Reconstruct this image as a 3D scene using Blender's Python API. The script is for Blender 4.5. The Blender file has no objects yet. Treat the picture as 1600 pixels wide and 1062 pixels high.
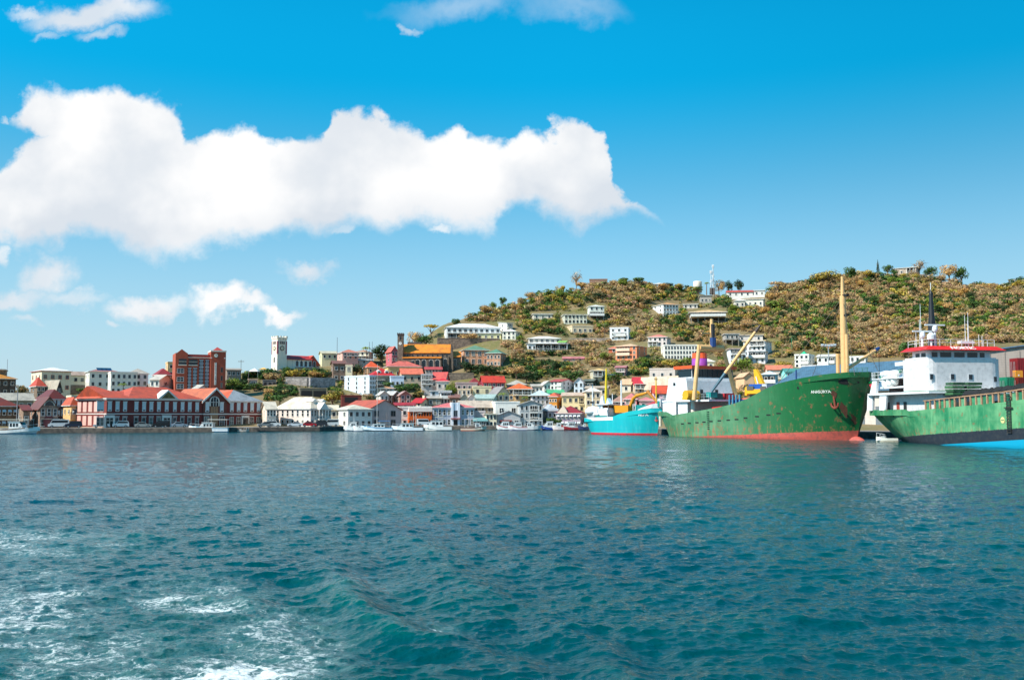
import bpy, math, random
import numpy as np
from math import radians, sin, cos, atan2, pi, sqrt
random.seed(7); rng = np.random.default_rng(11)
SC = bpy.context.scene
COL = SC.collection
F = 1555.6; H0 = 4.0; PIT = math.atan(119/F)

# ------------------------------------------------------------------ camera, sun, sky
cam = bpy.data.cameras.new("camera"); cam.lens = 35; cam.sensor_width = 36
cam.clip_end = 6000; cam.clip_start = .1
co = bpy.data.objects.new("camera", cam); COL.objects.link(co)
co.location = (0, 0, H0); co.rotation_euler = (pi/2+PIT, 0, 0)
SC.camera = co
SC.view_settings.view_transform = 'Standard'; SC.view_settings.look = 'None'
SC.view_settings.exposure = 0.5; SC.view_settings.gamma = 1
SC.render.film_transparent = False
SUN = (-.885, -.465); EL = radians(44)
sl = bpy.data.lights.new("sun", 'SUN'); sl.energy = 5.0; sl.angle = radians(.5); sl.color = (1, .93, .82)
so = bpy.data.objects.new("sun", sl); COL.objects.link(so)
import mathutils
_d = mathutils.Vector((SUN[0]*cos(EL), SUN[1]*cos(EL), sin(EL)))
so.rotation_euler = _d.to_track_quat('Z', 'Y').to_euler()

def uv(px, py):
    u = (px-800)/F; v = (531-py)/F
    fw = cos(PIT)-v*sin(PIT); up = sin(PIT)+v*cos(PIT)
    return u/fw, up/fw
def P(px, py, Y):
    u, v = uv(px, py)
    return (u*Y, Y, H0+v*Y)
def proj(x, y, z):
    u = x/y; v = (z-H0)/y
    vv = (v*cos(PIT)-sin(PIT))/(cos(PIT)+v*sin(PIT))
    fw = cos(PIT)-vv*sin(PIT)
    return 800+u*fw*F, 531-vv*F

W = bpy.data.worlds.new("World"); SC.world = W; W.use_nodes = True
nt = W.node_tree; nt.nodes.clear()
class NB:
    """small node-building helper"""
    def __init__(s, nt): s.nt = nt
    def n(s, t, **kw):
        nd = s.nt.nodes.new(t)
        for k, v in kw.items(): setattr(nd, k, v)
        return nd
    def put(s, sock, v):
        if v is None: return
        if isinstance(v, (int, float, tuple, list)): sock.default_value = v
        else: s.nt.links.new(v, sock)
    def m(s, op, a, b=None, c=None, clamp=False):
        nd = s.n('ShaderNodeMath', operation=op); nd.use_clamp = clamp
        s.put(nd.inputs[0], a); s.put(nd.inputs[1], b); s.put(nd.inputs[2], c)
        return nd.outputs[0]
    def vm(s, op, a, b=None):
        nd = s.n('ShaderNodeVectorMath', operation=op)
        s.put(nd.inputs[0], a); s.put(nd.inputs[1], b)
        return nd.outputs['Value'] if op in ('LENGTH', 'DOT_PRODUCT') else nd.outputs[0]
    def mix(s, f, a, b, blend='MIX'):
        nd = s.n('ShaderNodeMix', data_type='RGBA', blend_type=blend)
        s.put(nd.inputs[0], f)
        s.put(nd.inputs[6], a if not isinstance(a, tuple) else (*a[:3], 1))
        s.put(nd.inputs[7], b if not isinstance(b, tuple) else (*b[:3], 1))
        return nd.outputs[2]
    def noise(s, vec, scale, detail=4, rough=.55, dist=0., out=0):
        nd = s.n('ShaderNodeTexNoise'); s.put(nd.inputs['Vector'], vec)
        nd.inputs['Scale'].default_value = scale; nd.inputs['Detail'].default_value = detail
        nd.inputs['Roughness'].default_value = rough; nd.inputs['Distortion'].default_value = dist
        return nd.outputs[out]
    def step(s, v, a, b, lo=0., hi=1.):
        nd = s.n('ShaderNodeMapRange', interpolation_type='SMOOTHSTEP')
        s.put(nd.inputs[0], v); s.put(nd.inputs[1], a); s.put(nd.inputs[2], b)
        s.put(nd.inputs[3], lo); s.put(nd.inputs[4], hi)
        return nd.outputs[0]
    def xyz(s, v):
        nd = s.n('ShaderNodeSeparateXYZ'); s.put(nd.inputs[0], v); return nd.outputs
    def comb(s, x, y, z):
        nd = s.n('ShaderNodeCombineXYZ'); s.put(nd.inputs[0], x); s.put(nd.inputs[1], y); s.put(nd.inputs[2], z)
        return nd.outputs[0]
b = NB(nt)
sky = b.n('ShaderNodeTexSky', sky_type='NISHITA'); sky.sun_disc = False
sky.sun_elevation = EL; sky.sun_rotation = atan2(SUN[0], SUN[1])
sky.air_density = 1.0; sky.dust_density = .4; sky.ozone_density = 2.0
tc = b.n('ShaderNodeTexCoord').outputs['Generated']
X, Yd, Z = b.xyz(tc)
yy = b.m('MAXIMUM', Yd, .02)
U = b.m('DIVIDE', X, yy); V = b.m('DIVIDE', Z, yy)
uvv = b.comb(U, V, 0.)
nz1 = b.noise(uvv, 9, 7, .58, out=1); 
w1 = b.vm('MULTIPLY', b.vm('SUBTRACT', nz1, (.5, .5, .5)), (.095, .085, 0))
nz2 = b.noise(uvv, 34, 6, .6, out=1)
w2 = b.vm('MULTIPLY', b.vm('SUBTRACT', nz2, (.5, .5, .5)), (.032, .030, 0))
wv = b.vm('ADD', b.vm('ADD', uvv, w1), w2)
U2, V2, _ = b.xyz(wv)
def curve(pts):
    """height of a cloud outline as a function of the horizontal direction"""
    nd = b.n('ShaderNodeFloatCurve'); c = nd.mapping.curves[0]
    q = []
    for px, py in pts:
        u, v = uv(px, py); q.append(((u+.75)/1.5, v/.5))
    while len(c.points) < len(q): c.points.new(.5, .5)
    for p_, (a_, b_) in zip(c.points, q): p_.location = (a_, b_)
    nd.mapping.update()
    b.put(nd.inputs[1], b.m('DIVIDE', b.m('ADD', U2, .75), 1.5))
    return b.m('MULTIPLY', nd.outputs[0], .5)
top = curve([(-360, 330), (-200, 300), (-60, 280), (0, 247), (25, 230), (60, 208), (110, 185), (200, 178), (262, 182), (290, 203), (335, 190), (385, 188), (430, 210), (500, 214), (518, 195), (532, 172), (565, 156), (596, 172), (616, 192), (650, 192), (690, 210), (720, 200), (745, 228), (790, 230), (828, 203), (858, 208), (872, 184), (893, 176), (915, 192), (938, 222), (958, 262), (975, 292), (990, 318), (1020, 331), (1050, 350), (1090, 380), (1300, 480)])
bot = curve([(-360, 420), (-60, 400), (0, 372), (30, 392), (60, 394), (110, 368), (160, 370), (220, 382), (290, 394), (325, 400), (370, 390), (430, 376), (500, 368), (540, 354), (590, 364), (640, 346), (700, 356), (745, 356), (790, 340), (812, 322), (850, 334), (900, 345), (940, 334), (1000, 333), (1040, 334), (1075, 338), (1110, 330), (1300, 330)])
soft = .010
m1 = b.m('MULTIPLY', b.step(b.m('SUBTRACT', top, V2), -soft*.35, soft), b.step(b.m('SUBTRACT', V2, bot), -soft*.9, soft*1.6))
top2 = curve([(-100, 230), (0, 190), (18, 166), (45, 142), (70, 132), (110, 130), (160, 134), (205, 152), (250, 168), (278, 186), (310, 225), (500, 300), (1300, 480)])
bot2 = curve([(-100, 180), (0, 182), (40, 190), (70, 222), (140, 240), (300, 240), (500, 240), (1300, 240)])
m2 = b.m('MULTIPLY', b.step(b.m('SUBTRACT', top2, V2), -soft*.5, soft*1.2), b.step(b.m('SUBTRACT', V2, bot2), -soft*.8, soft*1.4))
mask = b.m('MAXIMUM', m1, m2)
def ell(px, py, rx, ry, edge=.55, amt=1.):
    u, v = uv(px, py)
    d = b.vm('MULTIPLY', b.vm('SUBTRACT', wv, (u, v, 0)), (F/rx, F/ry, 0))
    return b.m('MULTIPLY', b.step(b.vm('LENGTH', d), 1.25, edge), amt)
for e in [(70, 432, 38, 30, .3, .9), (20, 462, 70, 17, .3, .8), (110, 462, 60, 14, .2, .55), (235, 474, 62, 19, .4, .95), (330, 470, 42, 24, .45, 1), (375, 478, 52, 14, .4, .95),
          (428, 491, 38, 12, .5, 1), (482, 432, 40, 17, .2, .85), (48, 494, 34, 8, .2, .5), (188, 502, 16, 8, .2, .6), (150, 12, 105, 26, .4, .9), (165, 47, 36, 12, .2, .6), (60, 6, 45, 12, .3, .7), (95, 40, 30, 8, .2, .4),
          (640, 36, 14, 10, .3, .5), (720, 15, 120, 26, .0, .3), (890, 20, 90, 26, .0, .25), (682, 357, 22, 8, .3, .7), (535, 358, 26, 9, .3, .5), (8, 398, 12, 20, .3, .7),
          (-150, 470, 130, 40, .3, .9), (-260, 120, 150, 60, .3, .8), (1900, 300, 160, 40, .3, .8), (2000, 520, 200, 22, .3, .8), (2, 182, 9, 10, .3, .5)]:
    mask = b.m('MAXIMUM', mask, ell(*e[:4], e[4]*.8, e[5]))
# ragged scattered cloud round the rest of the sky dome (seen only in reflections and from elsewhere)
mask = b.m('MULTIPLY', mask, b.step(Yd, .05, .2))
back = b.m('MULTIPLY', b.step(b.noise(tc, 2.2, 6, .6), .56, .68), b.step(Yd, .45, .1))
mask = b.m('MAXIMUM', mask, back)
dens = b.noise(b.vm('ADD', uvv, (3.1, 1.7, 0)), 7, 5, .5)
shade = b.m('ADD', b.m('MULTIPLY', b.step(dens, .37, .62), .85), b.m('MULTIPLY', b.m('MULTIPLY', b.step(b.m('SUBTRACT', V, bot), .05, .0), m1), .6), None, True)
ccol = b.mix(shade, (1.0, .995, .99), (.69, .745, .81))
bgs = b.n('ShaderNodeBackground'); bgs.inputs[1].default_value = .122
skc = b.mix(1., sky.outputs[0], (.012, 1.0, 1.16), 'MULTIPLY')
skm = b.m('MULTIPLY', b.step(Z, .20, .38, .80, 1.04), b.step(X, .0, .5, 1., .80))
skc = b.mix(1., skc, b.comb(skm, skm, skm), 'MULTIPLY')
# paler, bluish-white air low over the land
lowair = b.step(Z, .33, -.03)
skc = b.mix(b.m('MULTIPLY', lowair, .85), skc, (3.95, 4.15, 4.85))
b.put(bgs.inputs[0], skc)
bgc = b.n('ShaderNodeBackground'); bgc.inputs[1].default_value = .74; b.put(bgc.inputs[0], ccol)
mx = b.n('ShaderNodeMixShader'); b.put(mx.inputs[0], mask)
b.put(mx.inputs[1], bgs.outputs[0]); b.put(mx.inputs[2], bgc.outputs[0])
out = b.n('ShaderNodeOutputWorld'); b.put(out.inputs[0], mx.outputs[0])

# ------------------------------------------------------------------ helpers
def s2l(c):
    return tuple((v/255/12.92 if v/255 <= .04045 else ((v/255+.055)/1.055)**2.4) for v in c)
MC = {}
def new_mat(name):
    m = bpy.data.materials.new(name); m.use_nodes = True
    return m, NB(m.node_tree), m.node_tree.nodes['Principled BSDF']
def wallm(c, dirt=.35, kind='plaster'):
    """c: sRGB 0-255 of the material itself"""
    k = ('w', c, dirt, kind)
    if k in MC: return MC[k]
    m, n, p = new_mat(kind)
    L = s2l(c); tcn = n.n('ShaderNodeTexCoord').outputs['Object']
    x, y, z = n.xyz(tcn)
    a = n.noise(tcn, .55, 5, .6)
    st = n.noise(n.vm('MULTIPLY', tcn, (1.6, 1.6, .18)), 1.5, 4, .6)
    f = n.m('MULTIPLY', n.m('ADD', n.step(a, .42, .7), n.step(st, .5, .72)), dirt)
    d = tuple(v*.55+g for v, g in zip(L, (.012, .009, .006)))
    col = n.mix(n.m('MINIMUM', f, 1.), L, d)
    if kind == 'brick':
        br = n.n('ShaderNodeTexBrick'); n.put(br.inputs['Vector'], n.comb(n.m('ADD', x, y), z, 0.))
        br.inputs['Scale'].default_value = 1.6; br.inputs['Mortar Size'].default_value = .012
        br.inputs['Color1'].default_value = (1, 1, 1, 1); br.inputs['Color2'].default_value = (.72, .72, .72, 1); br.inputs['Mortar'].default_value = (1.25, 1.25, 1.25, 1)
        col = n.mix(1., col, br.outputs[0], 'MULTIPLY')
    if kind == 'stone':
        vo = n.n('ShaderNodeTexVoronoi'); n.put(vo.inputs['Vector'], n.vm('MULTIPLY', tcn, (1, 1, 1.6))); vo.inputs['Scale'].default_value = 1.7
        s_ = n.n('ShaderNodeSeparateColor'); n.put(s_.inputs[0], vo.outputs['Color'])
        col = n.mix(1., col, n.mix(s_.outputs[0], (.6, .6, .6), (1.35, 1.32, 1.28)), 'MULTIPLY')
    if kind == 'clapboard':
        sw = n.m('FRACT', n.m('MULTIPLY', z, 3.3))
        col = n.mix(n.step(sw, .8, 1.), col, tuple(v*.6 for v in L))
    n.put(p.inputs['Base Color'], col); p.inputs['Roughness'].default_value = .85
    MC[k] = m; return m
def roofm(c, kind='roof_sheet'):
    k = ('r', c, kind)
    if k in MC: return MC[k]
    m, n, p = new_mat(kind)
    L = s2l(c); tcn = n.n('ShaderNodeTexCoord').outputs['Object']
    x, y, z = n.xyz(tcn)
    a = n.noise(tcn, .5, 6, .65); a2 = n.noise(n.vm('MULTIPLY', tcn, (2.2, .6, .6)), 1.3, 4, .6)
    col = n.mix(n.step(a, .4, .72), L, tuple(v*.55+.012 for v in L))
    col = n.mix(n.m('MULTIPLY', n.step(a2, .48, .7), .55), col, tuple(v*.45+.02 for v in L))
    rib = n.m('FRACT', n.m('MULTIPLY', n.m('ADD', x, y), 1.3))
    col = n.mix(n.m('MULTIPLY', n.step(rib, .7, 1.), .38), col, tuple(v*.4 for v in L))
    n.put(p.inputs['Base Color'], col); p.inputs['Roughness'].default_value = .6
    MC[k] = m; return m
def plain(c, rough=.5, metal=0., name='paint', var=.18, spec=None):
    k = ('p', c, rough, metal, var)
    if k in MC: return MC[k]
    m, n, p = new_mat(name)
    L = s2l(c); tcn = n.n('ShaderNodeTexCoord').outputs['Object']
    a = n.noise(tcn, 1.7, 4, .6)
    n.put(p.inputs['Base Color'], n.mix(n.m('MULTIPLY', n.step(a, .4, .75), var*2), L, tuple(v*.6 for v in L)))
    p.inputs['Roughness'].default_value = rough; p.inputs['Metallic'].default_value = metal
    MC[k] = m; return m
GLASS = plain((28, 36, 44), .12, 0, 'window_glass')
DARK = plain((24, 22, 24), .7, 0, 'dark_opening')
WHITE = plain((226, 226, 222), .5)
RUBBER = plain((22, 22, 23), .8, 0, 'rubber')

class MB:
    def __init__(s): s.v = []; s.f = []; s.m = []
    def poly(s, pts, m=0):
        i = len(s.v); s.v += [tuple(p) for p in pts]; s.f.append(tuple(range(i, i+len(pts)))); s.m.append(m); return s
    def box(s, x0, x1, y0, y1, z0, z1, m=0):
        i = len(s.v)
        s.v += [(x0, y0, z0), (x1, y0, z0), (x1, y1, z0), (x0, y1, z0), (x0, y0, z1), (x1, y0, z1), (x1, y1, z1), (x0, y1, z1)]
        for q in ((0, 3, 2, 1), (4, 5, 6, 7), (0, 1, 5, 4), (1, 2, 6, 5), (2, 3, 7, 6), (3, 0, 4, 7)):
            s.f.append(tuple(i+k for k in q)); s.m.append(m)
        return s
    def prism(s, prof, axis, a, b_, m=0):
        """closed profile (list of 2-tuples, counter-clockwise) swept along an axis from a to b"""
        def mk(p, t):
            return {'x': (t, p[0], p[1]), 'y': (p[0], t, p[1]), 'z': (p[0], p[1], t)}[axis]
        i = len(s.v); n = len(prof)
        s.v += [mk(p, a) for p in prof]+[mk(p, b_) for p in prof]
        s.f.append(tuple(i+k for k in range(n))); s.f.append(tuple(i+n+k for k in range(n-1, -1, -1))); s.m += [m, m]
        for k in range(n):
            s.f.append((i+k, i+n+k, i+n+(k+1) % n, i+(k+1) % n)); s.m.append(m)
        return s
    def tube(s, p, q, r, r2=None, n=8, m=0):
        p = mathutils.Vector(p); q = mathutils.Vector(q); r2 = r if r2 is None else r2
        d = (q-p).normalized(); a = d.orthogonal().normalized(); c = d.cross(a)
        i = len(s.v)
        for (o, rr) in ((p, r), (q, r2)):
            for k in range(n):
                t = 2*pi*k/n; s.v.append(tuple(o+a*cos(t)*rr+c*sin(t)*rr))
        for k in range(n):
            s.f.append((i+k, i+(k+1) % n, i+n+(k+1) % n, i+n+k)); s.m.append(m)
        s.f.append(tuple(i+k for k in range(n-1, -1, -1))); s.f.append(tuple(i+n+k for k in range(n))); s.m += [m, m]
        return s
    def lathe(s, cx, cy, prof, n=16, m=0, sy=1.):
        i = len(s.v); k_ = len(prof)
        for (r, z) in prof:
            for k in range(n):
                t = 2*pi*k/n; s.v.append((cx+r*cos(t), cy+r*sin(t)*sy, z))
        for j in range(k_-1):
            for k in range(n):
                s.f.append((i+j*n+k, i+j*n+(k+1) % n, i+(j+1)*n+(k+1) % n, i+(j+1)*n+k)); s.m.append(m)
        s.f.append(tuple(i+k for k in range(n-1, -1, -1))); s.f.append(tuple(i+(k_-1)*n+k for k in range(n))); s.m += [m, m]
        return s
    def mesh(s, name, mats, smooth=False):
        me = bpy.data.meshes.new(name); me.from_pydata(s.v, [], s.f)
        for t in mats: me.materials.append(t)
        me.polygons.foreach_set('material_index', s.m)
        if smooth: me.polygons.foreach_set('use_smooth', [True]*len(s.f))
        me.validate(); me.update()
        # outward normals
        import bmesh
        bm = bmesh.new(); bm.from_mesh(me); bmesh.ops.recalc_face_normals(bm, faces=bm.faces); bm.to_mesh(me); bm.free()
        return me
    def build(s, name, mats, parent=None, smooth=False):
        if not isinstance(mats, (list, tuple)): mats = [mats]
        return link(name, s.mesh(name, mats, smooth), parent)
def link(name, data, parent=None, loc=None, rz=0.):
    o = bpy.data.objects.new(name, data); COL.objects.link(o)
    if parent is not None: o.parent = parent
    if loc is not None: o.location = loc
    if rz: o.rotation_euler = (0, 0, rz)
    return o
def tag(o, label=None, cat=None, group=None, kind=None):
    if label: o['label'] = label
    if cat: o['category'] = cat
    if group: o['group'] = group
    if kind: o['kind'] = kind
    return o
def thing(name, label, cat, loc=(0, 0, 0), rz=0., group=None):
    o = link(name, None, None, loc, rz); o.empty_display_size = .5
    return tag(o, label, cat, group)
def text_mesh(txt, size, mat, extrude=.01):
    cu = bpy.data.curves.new('lettering', 'FONT'); cu.body = txt; cu.size = size; cu.align_x = 'CENTER'; cu.align_y = 'CENTER'
    cu.extrude = extrude; cu.offset = size*.018
    o = bpy.data.objects.new('tmp', cu); COL.objects.link(o)
    bpy.context.view_layer.update()
    me = bpy.data.meshes.new_from_object(o.evaluated_get(bpy.context.evaluated_depsgraph_get()))
    bpy.data.objects.remove(o); me.materials.clear(); me.materials.append(mat); me.name = 'lettering'
    return me

# ------------------------------------------------------------------ terrain
QY = [(-900, 150), (-300, 205), (0, 229), (118, 238), (250, 246), (400, 254), (500, 266), (600, 284), (700, 296), (800, 299), (900, 299), (950, 292), (1000, 252), (1037, 216), (1100, 207), (1200, 196), (1300, 186), (1450, 172), (1600, 159), (2000, 135), (2600, 110)]
def quayY(px): return np.interp(px, [a for a, _ in QY], [c for _, c in QY])
TN = {-900: [(230, 655), (280, 640), (330, 615), (390, 600)], -100: [(272, 655), (300, 640), (330, 616), (370, 611)], 100: [(275, 655), (300, 640), (330, 617), (370, 611)],
      260: [(285, 655), (310, 640), (340, 614), (380, 606)], 340: [(292, 652), (322, 635), (352, 606), (400, 594)], 430: [(296, 650), (328, 625), (365, 600), (420, 580)],
      520: [(312, 650), (348, 620), (388, 590), (440, 562)], 600: [(322, 650), (358, 622), (402, 588), (450, 558)], 660: [(332, 650), (362, 620), (404, 586), (460, 534)],
      700: [(336, 650), (366, 616), (408, 580), (480, 510)], 760: [(338, 648), (368, 612), (412, 572), (500, 490)], 850: [(338, 645), (368, 610), (424, 556), (530, 457)],
      930: [(332, 642), (366, 606), (432, 542), (540, 445)], 1010: [(315, 640), (360, 600), (432, 536), (550, 446)], 1060: [(305, 640), (356, 600), (432, 532), (560, 452)],
      1120: [(295, 644), (352, 600), (432, 536), (560, 456)], 1200: [(290, 646), (346, 600), (432, 536), (560, 457)], 1280: [(290, 645), (346, 600), (432, 536), (560, 440)],
      1340: [(300, 642), (350, 600), (432, 532), (560, 434)], 1420: [(300, 642), (350, 600), (432, 530), (560, 434)], 1500: [(300, 642), (350, 600), (432, 530), (570, 440)],
      1570: [(300, 642), (350, 600), (432, 530), (580, 448)], 1620: [(300, 642), (350, 600), (432, 530), (580, 436)], 2600: [(250, 642), (330, 600), (432, 540), (580, 440)]}
_pk = sorted(TN); _NY = []; _NZ = []
for k in range(4):
    _NY.append([TN[p][k][0] for p in _pk]); _NZ.append([H0+uv(800, TN[p][k][1])[1]*TN[p][k][0] for p in _pk])
def terr(x, y):
    x = np.asarray(x, float); y = np.asarray(y, float)
    px = 800+F*x/y
    q = quayY(px)
    ys = [q, q+15]+[np.interp(px, _pk, a) for a in _NY]
    zs = [q*0+1.1, q*0+1.15]+[np.interp(px, _pk, a) for a in _NZ]
    ys[2] = np.maximum(ys[2], ys[1]+4)
    ys += [ys[5]+25, ys[5]+90, ys[5]+420]; zs += [zs[5]+.5, zs[5]*.8, zs[5]*0-2.]
    z = np.where(y < ys[0], -4., 0.*y)
    for i in range(len(ys)-1):
        t = np.clip((y-ys[i])/(ys[i+1]-ys[i]), 0, 1)
        if i < 4: t = t
        zz = zs[i]+(zs[i+1]-zs[i])*t
        z = np.where((y >= ys[i]) & (y <= ys[i+1]), zz, z)
    z = np.where(y > ys[-1], zs[-1], z)
    amp = np.clip((y-ys[2])/60, 0, 1)
    z = z+amp*(1.3*np.sin(x/23+y/31)+.9*np.sin(x/11.3-y/17+2)+.5*np.sin(x/5.1+y/7.3))*np.where(y < ys[-1], 1, 0)
    return z
def hit(px, py, ymin=None):
    """distance at which the sight line through a photo point meets the ground"""
    u, v = uv(px, py)
    Y = np.arange(float(quayY(px))+1 if ymin is None else ymin, 640, .5)
    h = terr(u*Y, Y) >= H0+v*Y
    i = np.argmax(h)
    return float(Y[i]) if h.any() else None
gx = np.concatenate([np.arange(-900, -60, 30), np.arange(-60, 1660, 4), np.arange(1660, 2600, 30)]).astype(float)
nr = 190
vs = []
for px in gx:
    q = float(quayY(px)); u = (px-800)/F
    Y = np.concatenate([[q+.4, q+14.9], q+15+np.linspace(0, 1, nr-2)**1.25*(1000-q)])
    vs.append(np.stack([u*Y, Y, terr(u*Y, Y)], 1))
vs = np.array(vs); nc = len(gx)
idx = np.arange(nc*nr).reshape(nc, nr)
fc = np.stack([idx[:-1, :-1], idx[1:, :-1], idx[1:, 1:], idx[:-1, 1:]], -1).reshape(-1, 4)
def np_mesh(name, v, f, mat, smooth=True, cols=None):
    me = bpy.data.meshes.new(name); v = np.asarray(v, np.float32).reshape(-1, 3); f = np.asarray(f, np.int32)
    me.vertices.add(len(v)); me.vertices.foreach_set('co', v.ravel())
    me.loops.add(f.size); me.loops.foreach_set('vertex_index', f.ravel())
    me.polygons.add(len(f)); me.polygons.foreach_set('loop_start', np.arange(len(f), dtype=np.int32)*f.shape[1])
    me.polygons.foreach_set('loop_total', np.full(len(f), f.shape[1], np.int32))
    if smooth: me.polygons.foreach_set('use_smooth', np.ones(len(f), bool))
    if cols is not None:
        ca = me.color_attributes.new('col', 'FLOAT_COLOR', 'POINT')
        c4 = np.ones((len(v), 4), np.float32); c4[:, :cols.shape[1]] = cols; ca.data.foreach_set('color', c4.ravel())
    if mat: me.materials.append(mat)
    me.update(calc_edges=True); return me
m, n, p = new_mat('dry_earth')
g = n.n('ShaderNodeNewGeometry').outputs['Position']
a = n.noise(g, .045, 6, .6); a2 = n.noise(g, .5, 5, .65); a3 = n.noise(g, 2.5, 4, .7)
c = n.mix(n.step(a, .42, .6), (.22, .155, .07), (.15, .135, .035))
c = n.mix(n.step(a2, .45, .68), c, (.23, .17, .09)); c = n.mix(n.m('MULTIPLY', n.step(a3, .4, .7), .5), c, (.06, .05, .025))
n.put(p.inputs['Base Color'], c); p.inputs['Roughness'].default_value = .95
tag(link('hillside', np_mesh('hillside', vs, fc, m)), kind='structure')
# quay: vertical wall and a paved apron following the shore
mq, n, p = new_mat('quay_concrete')
g = n.n('ShaderNodeNewGeometry').outputs['Position']; zc = n.xyz(g)[2]
c = n.mix(n.step(n.noise(g, .6, 6, .65), .4, .7), (.30, .27, .24), (.16, .145, .13))
c = n.mix(n.step(zc, 1.2, 1.1), c, n.mix(n.step(n.noise(g, 1.1, 5, .6), .35, .7), (.035, .033, .03), (.10, .085, .07)))
n.put(p.inputs['Base Color'], c); p.inputs['Roughness'].default_value = .9
qs = []
for px in gx:
    q = float(quayY(px)); u = (px-800)/F
    qs.append([(u*q, q, -3), (u*q, q, 1.22), (u*(q+.5), q+.5, 1.22), (u*(q+.5), q+.5, 1.14), (u*(q+15), q+15, 1.19)])
qs = np.array(qs); idx = np.arange(nc*5).reshape(nc, 5)
fq = np.stack([idx[:-1, :-1], idx[1:, :-1], idx[1:, 1:], idx[:-1, 1:]], -1).reshape(-1, 4)
tag(link('quay', np_mesh('quay', qs, fq, mq, False)), kind='structure')

# ------------------------------------------------------------------ water
def waves():
    py = np.concatenate([np.linspace(651.2, 662, 60), np.linspace(662.3, 1075, 840), np.linspace(1085, 2200, 60)])
    dist = H0*F/(py-650)
    ta = np.concatenate([np.linspace(-1.9, -.62, 50), np.linspace(-.61, .61, 1250), np.linspace(.62, 1.9, 50)])
    D, T = np.meshgrid(dist, ta, indexing='ij')
    x = T*D; y = D.copy(); z = np.zeros_like(x); dx = np.zeros_like(x); dy = np.zeros_like(x)
    sp = np.gradient(dist); sp = np.abs(sp)[:, None]; lat = (D*.001)
    r = np.random.default_rng(3)
    N = 110
    lam = np.exp(np.linspace(math.log(.11), math.log(8.), N))
    calm = 1-.08*np.clip((T-.05)/.25, 0, 1)           # the lee side behind the ships lies calmer
    for i, L in enumerate(lam):
        k = 2*pi/L; th = -pi/2+r.normal(0, .62)+.25
        kx, ky = k*cos(th), k*sin(th)
        sl_ = .040 if L < .8 else (.030 if L < 1.4 else (.014 if L < 3 else .0085))
        a = sl_/k
        # components finer than the grid fade out
        wgt = np.clip(L/(2.4*np.maximum(sp*abs(sin(th)), lat))-1, 0, 1)
        if wgt.max() <= 0: continue
        gust = 1+.35*np.sin(x*.05*(1+i % 3)+y*.031+i)
        ph = kx*x+ky*y+r.uniform(0, 2*pi)
        A = a*wgt*gust*calm
        z += A*np.cos(ph); s_ = np.sin(ph)
        dx -= .75*A*s_*cos(th); dy -= .75*A*s_*sin(th)
    # wake of the boat the picture is taken from: diverging crests
    def crest(pts, hgt, wd, side=1, rep=1, gap=3.):
        q = np.array([[(a_-800)/F*H0*F/(b_-650), H0*F/(b_-650)] for a_, b_ in pts])
        best = np.full(x.shape, 1e9); sgn = np.zeros(x.shape); tt = np.zeros(x.shape)
        for j in range(len(q)-1):
            p0, p1 = q[j], q[j+1]; d = p1-p0; l2 = (d**2).sum()
            t = ((x-p0[0])*d[0]+(y-p0[1])*d[1])/l2; tc_ = np.clip(t, 0, 1)
            ex = x-p0[0]-tc_*d[0]; ey = y-p0[1]-tc_*d[1]; dd = np.hypot(ex, ey)
            u_ = dd < best; best = np.where(u_, dd, best)
            sgn = np.where(u_, np.sign(ex*d[1]-ey*d[0]), sgn); tt = np.where(u_, (j+tc_)/(len(q)-1), tt)
        sd = best*sgn*side
        env = np.clip(np.sin(pi*np.clip(tt, .0, 1.))*1.6, 0, 1)
        zz = np.exp(-(best/wd)**2)-.42*np.exp(-((best-1.9*wd)/(1.1*wd))**2)
        return hgt*env*zz*.62
    for args in [([(505, 868), (535, 905), (560, 945), (620, 985), (700, 1000), (790, 1003)], .30, .55),
                 ([(610, 820), (660, 850), (700, 880), (735, 915), (760, 960)], .22, .8),
                 ([(690, 815), (760, 850), (840, 880), (930, 900), (1040, 905)], .14, 1.0),
                 ([(560, 770), (640, 783), (730, 800), (800, 812)], .16, 1.6), ([(90, 735), (150, 738), (210, 741)], .28, 1.6),
                 ([(345, 818), (375, 822), (402, 824)], .2, .7), ([(200, 835), (235, 838), (262, 836)], .2, .6),
                 ([(880, 970), (1000, 985), (1150, 975), (1300, 950), (1500, 930), (1700, 900)], .13, 1.0),
                 ([(1010, 1055), (1150, 1040), (1350, 1000), (1600, 960)], .12, .7), ([(840, 960), (930, 1010), (980, 1062), (1000, 1110)], .16, .5),
                 ([(200, 940), (300, 925), (390, 935), (440, 950)], .16, .45), ([(430, 800), (520, 806), (620, 830)], .12, .8), ([(640, 1045), (780, 1020), (900, 1040)], .15, .5)]:
        z += crest(*args)
    X_, Y_ = x+dx, y+dy
    # foam amount: churned wake at lower left
    PX = 800+T*F; PY = 650+H0*F/D
    from_c = lambda cx, cy, rx, ry: np.clip(1.25-np.sqrt(((PX-cx)/rx)**2+((PY-cy)/ry)**2), 0, 1)
    foam = np.zeros_like(x)
    for cx, cy, rx, ry, a_ in [(380, 1045, 150, 45, .88), (40, 950, 190, 90, .60), (90, 850, 190, 32, .46), (150, 1020, 220, 70, .62), (290, 925, 140, 40, .55), (40, 835, 130, 14, .62), (440, 985, 130, 50, .6), (60, 1000, 120, 12, .75), (100, 975, 110, 9, .75),
                               (330, 945, 90, 20, .72), (560, 905, 90, 22, .35), (690, 975, 40, 16, .45), (470, 1020, 100, 40, .62), (250, 1060, 120, 40, .6)]:
        foam = np.maximum(foam, from_c(cx, cy, rx, ry)*a_)
    crestf = np.clip((z-.06)/.25, 0, 1)
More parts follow.
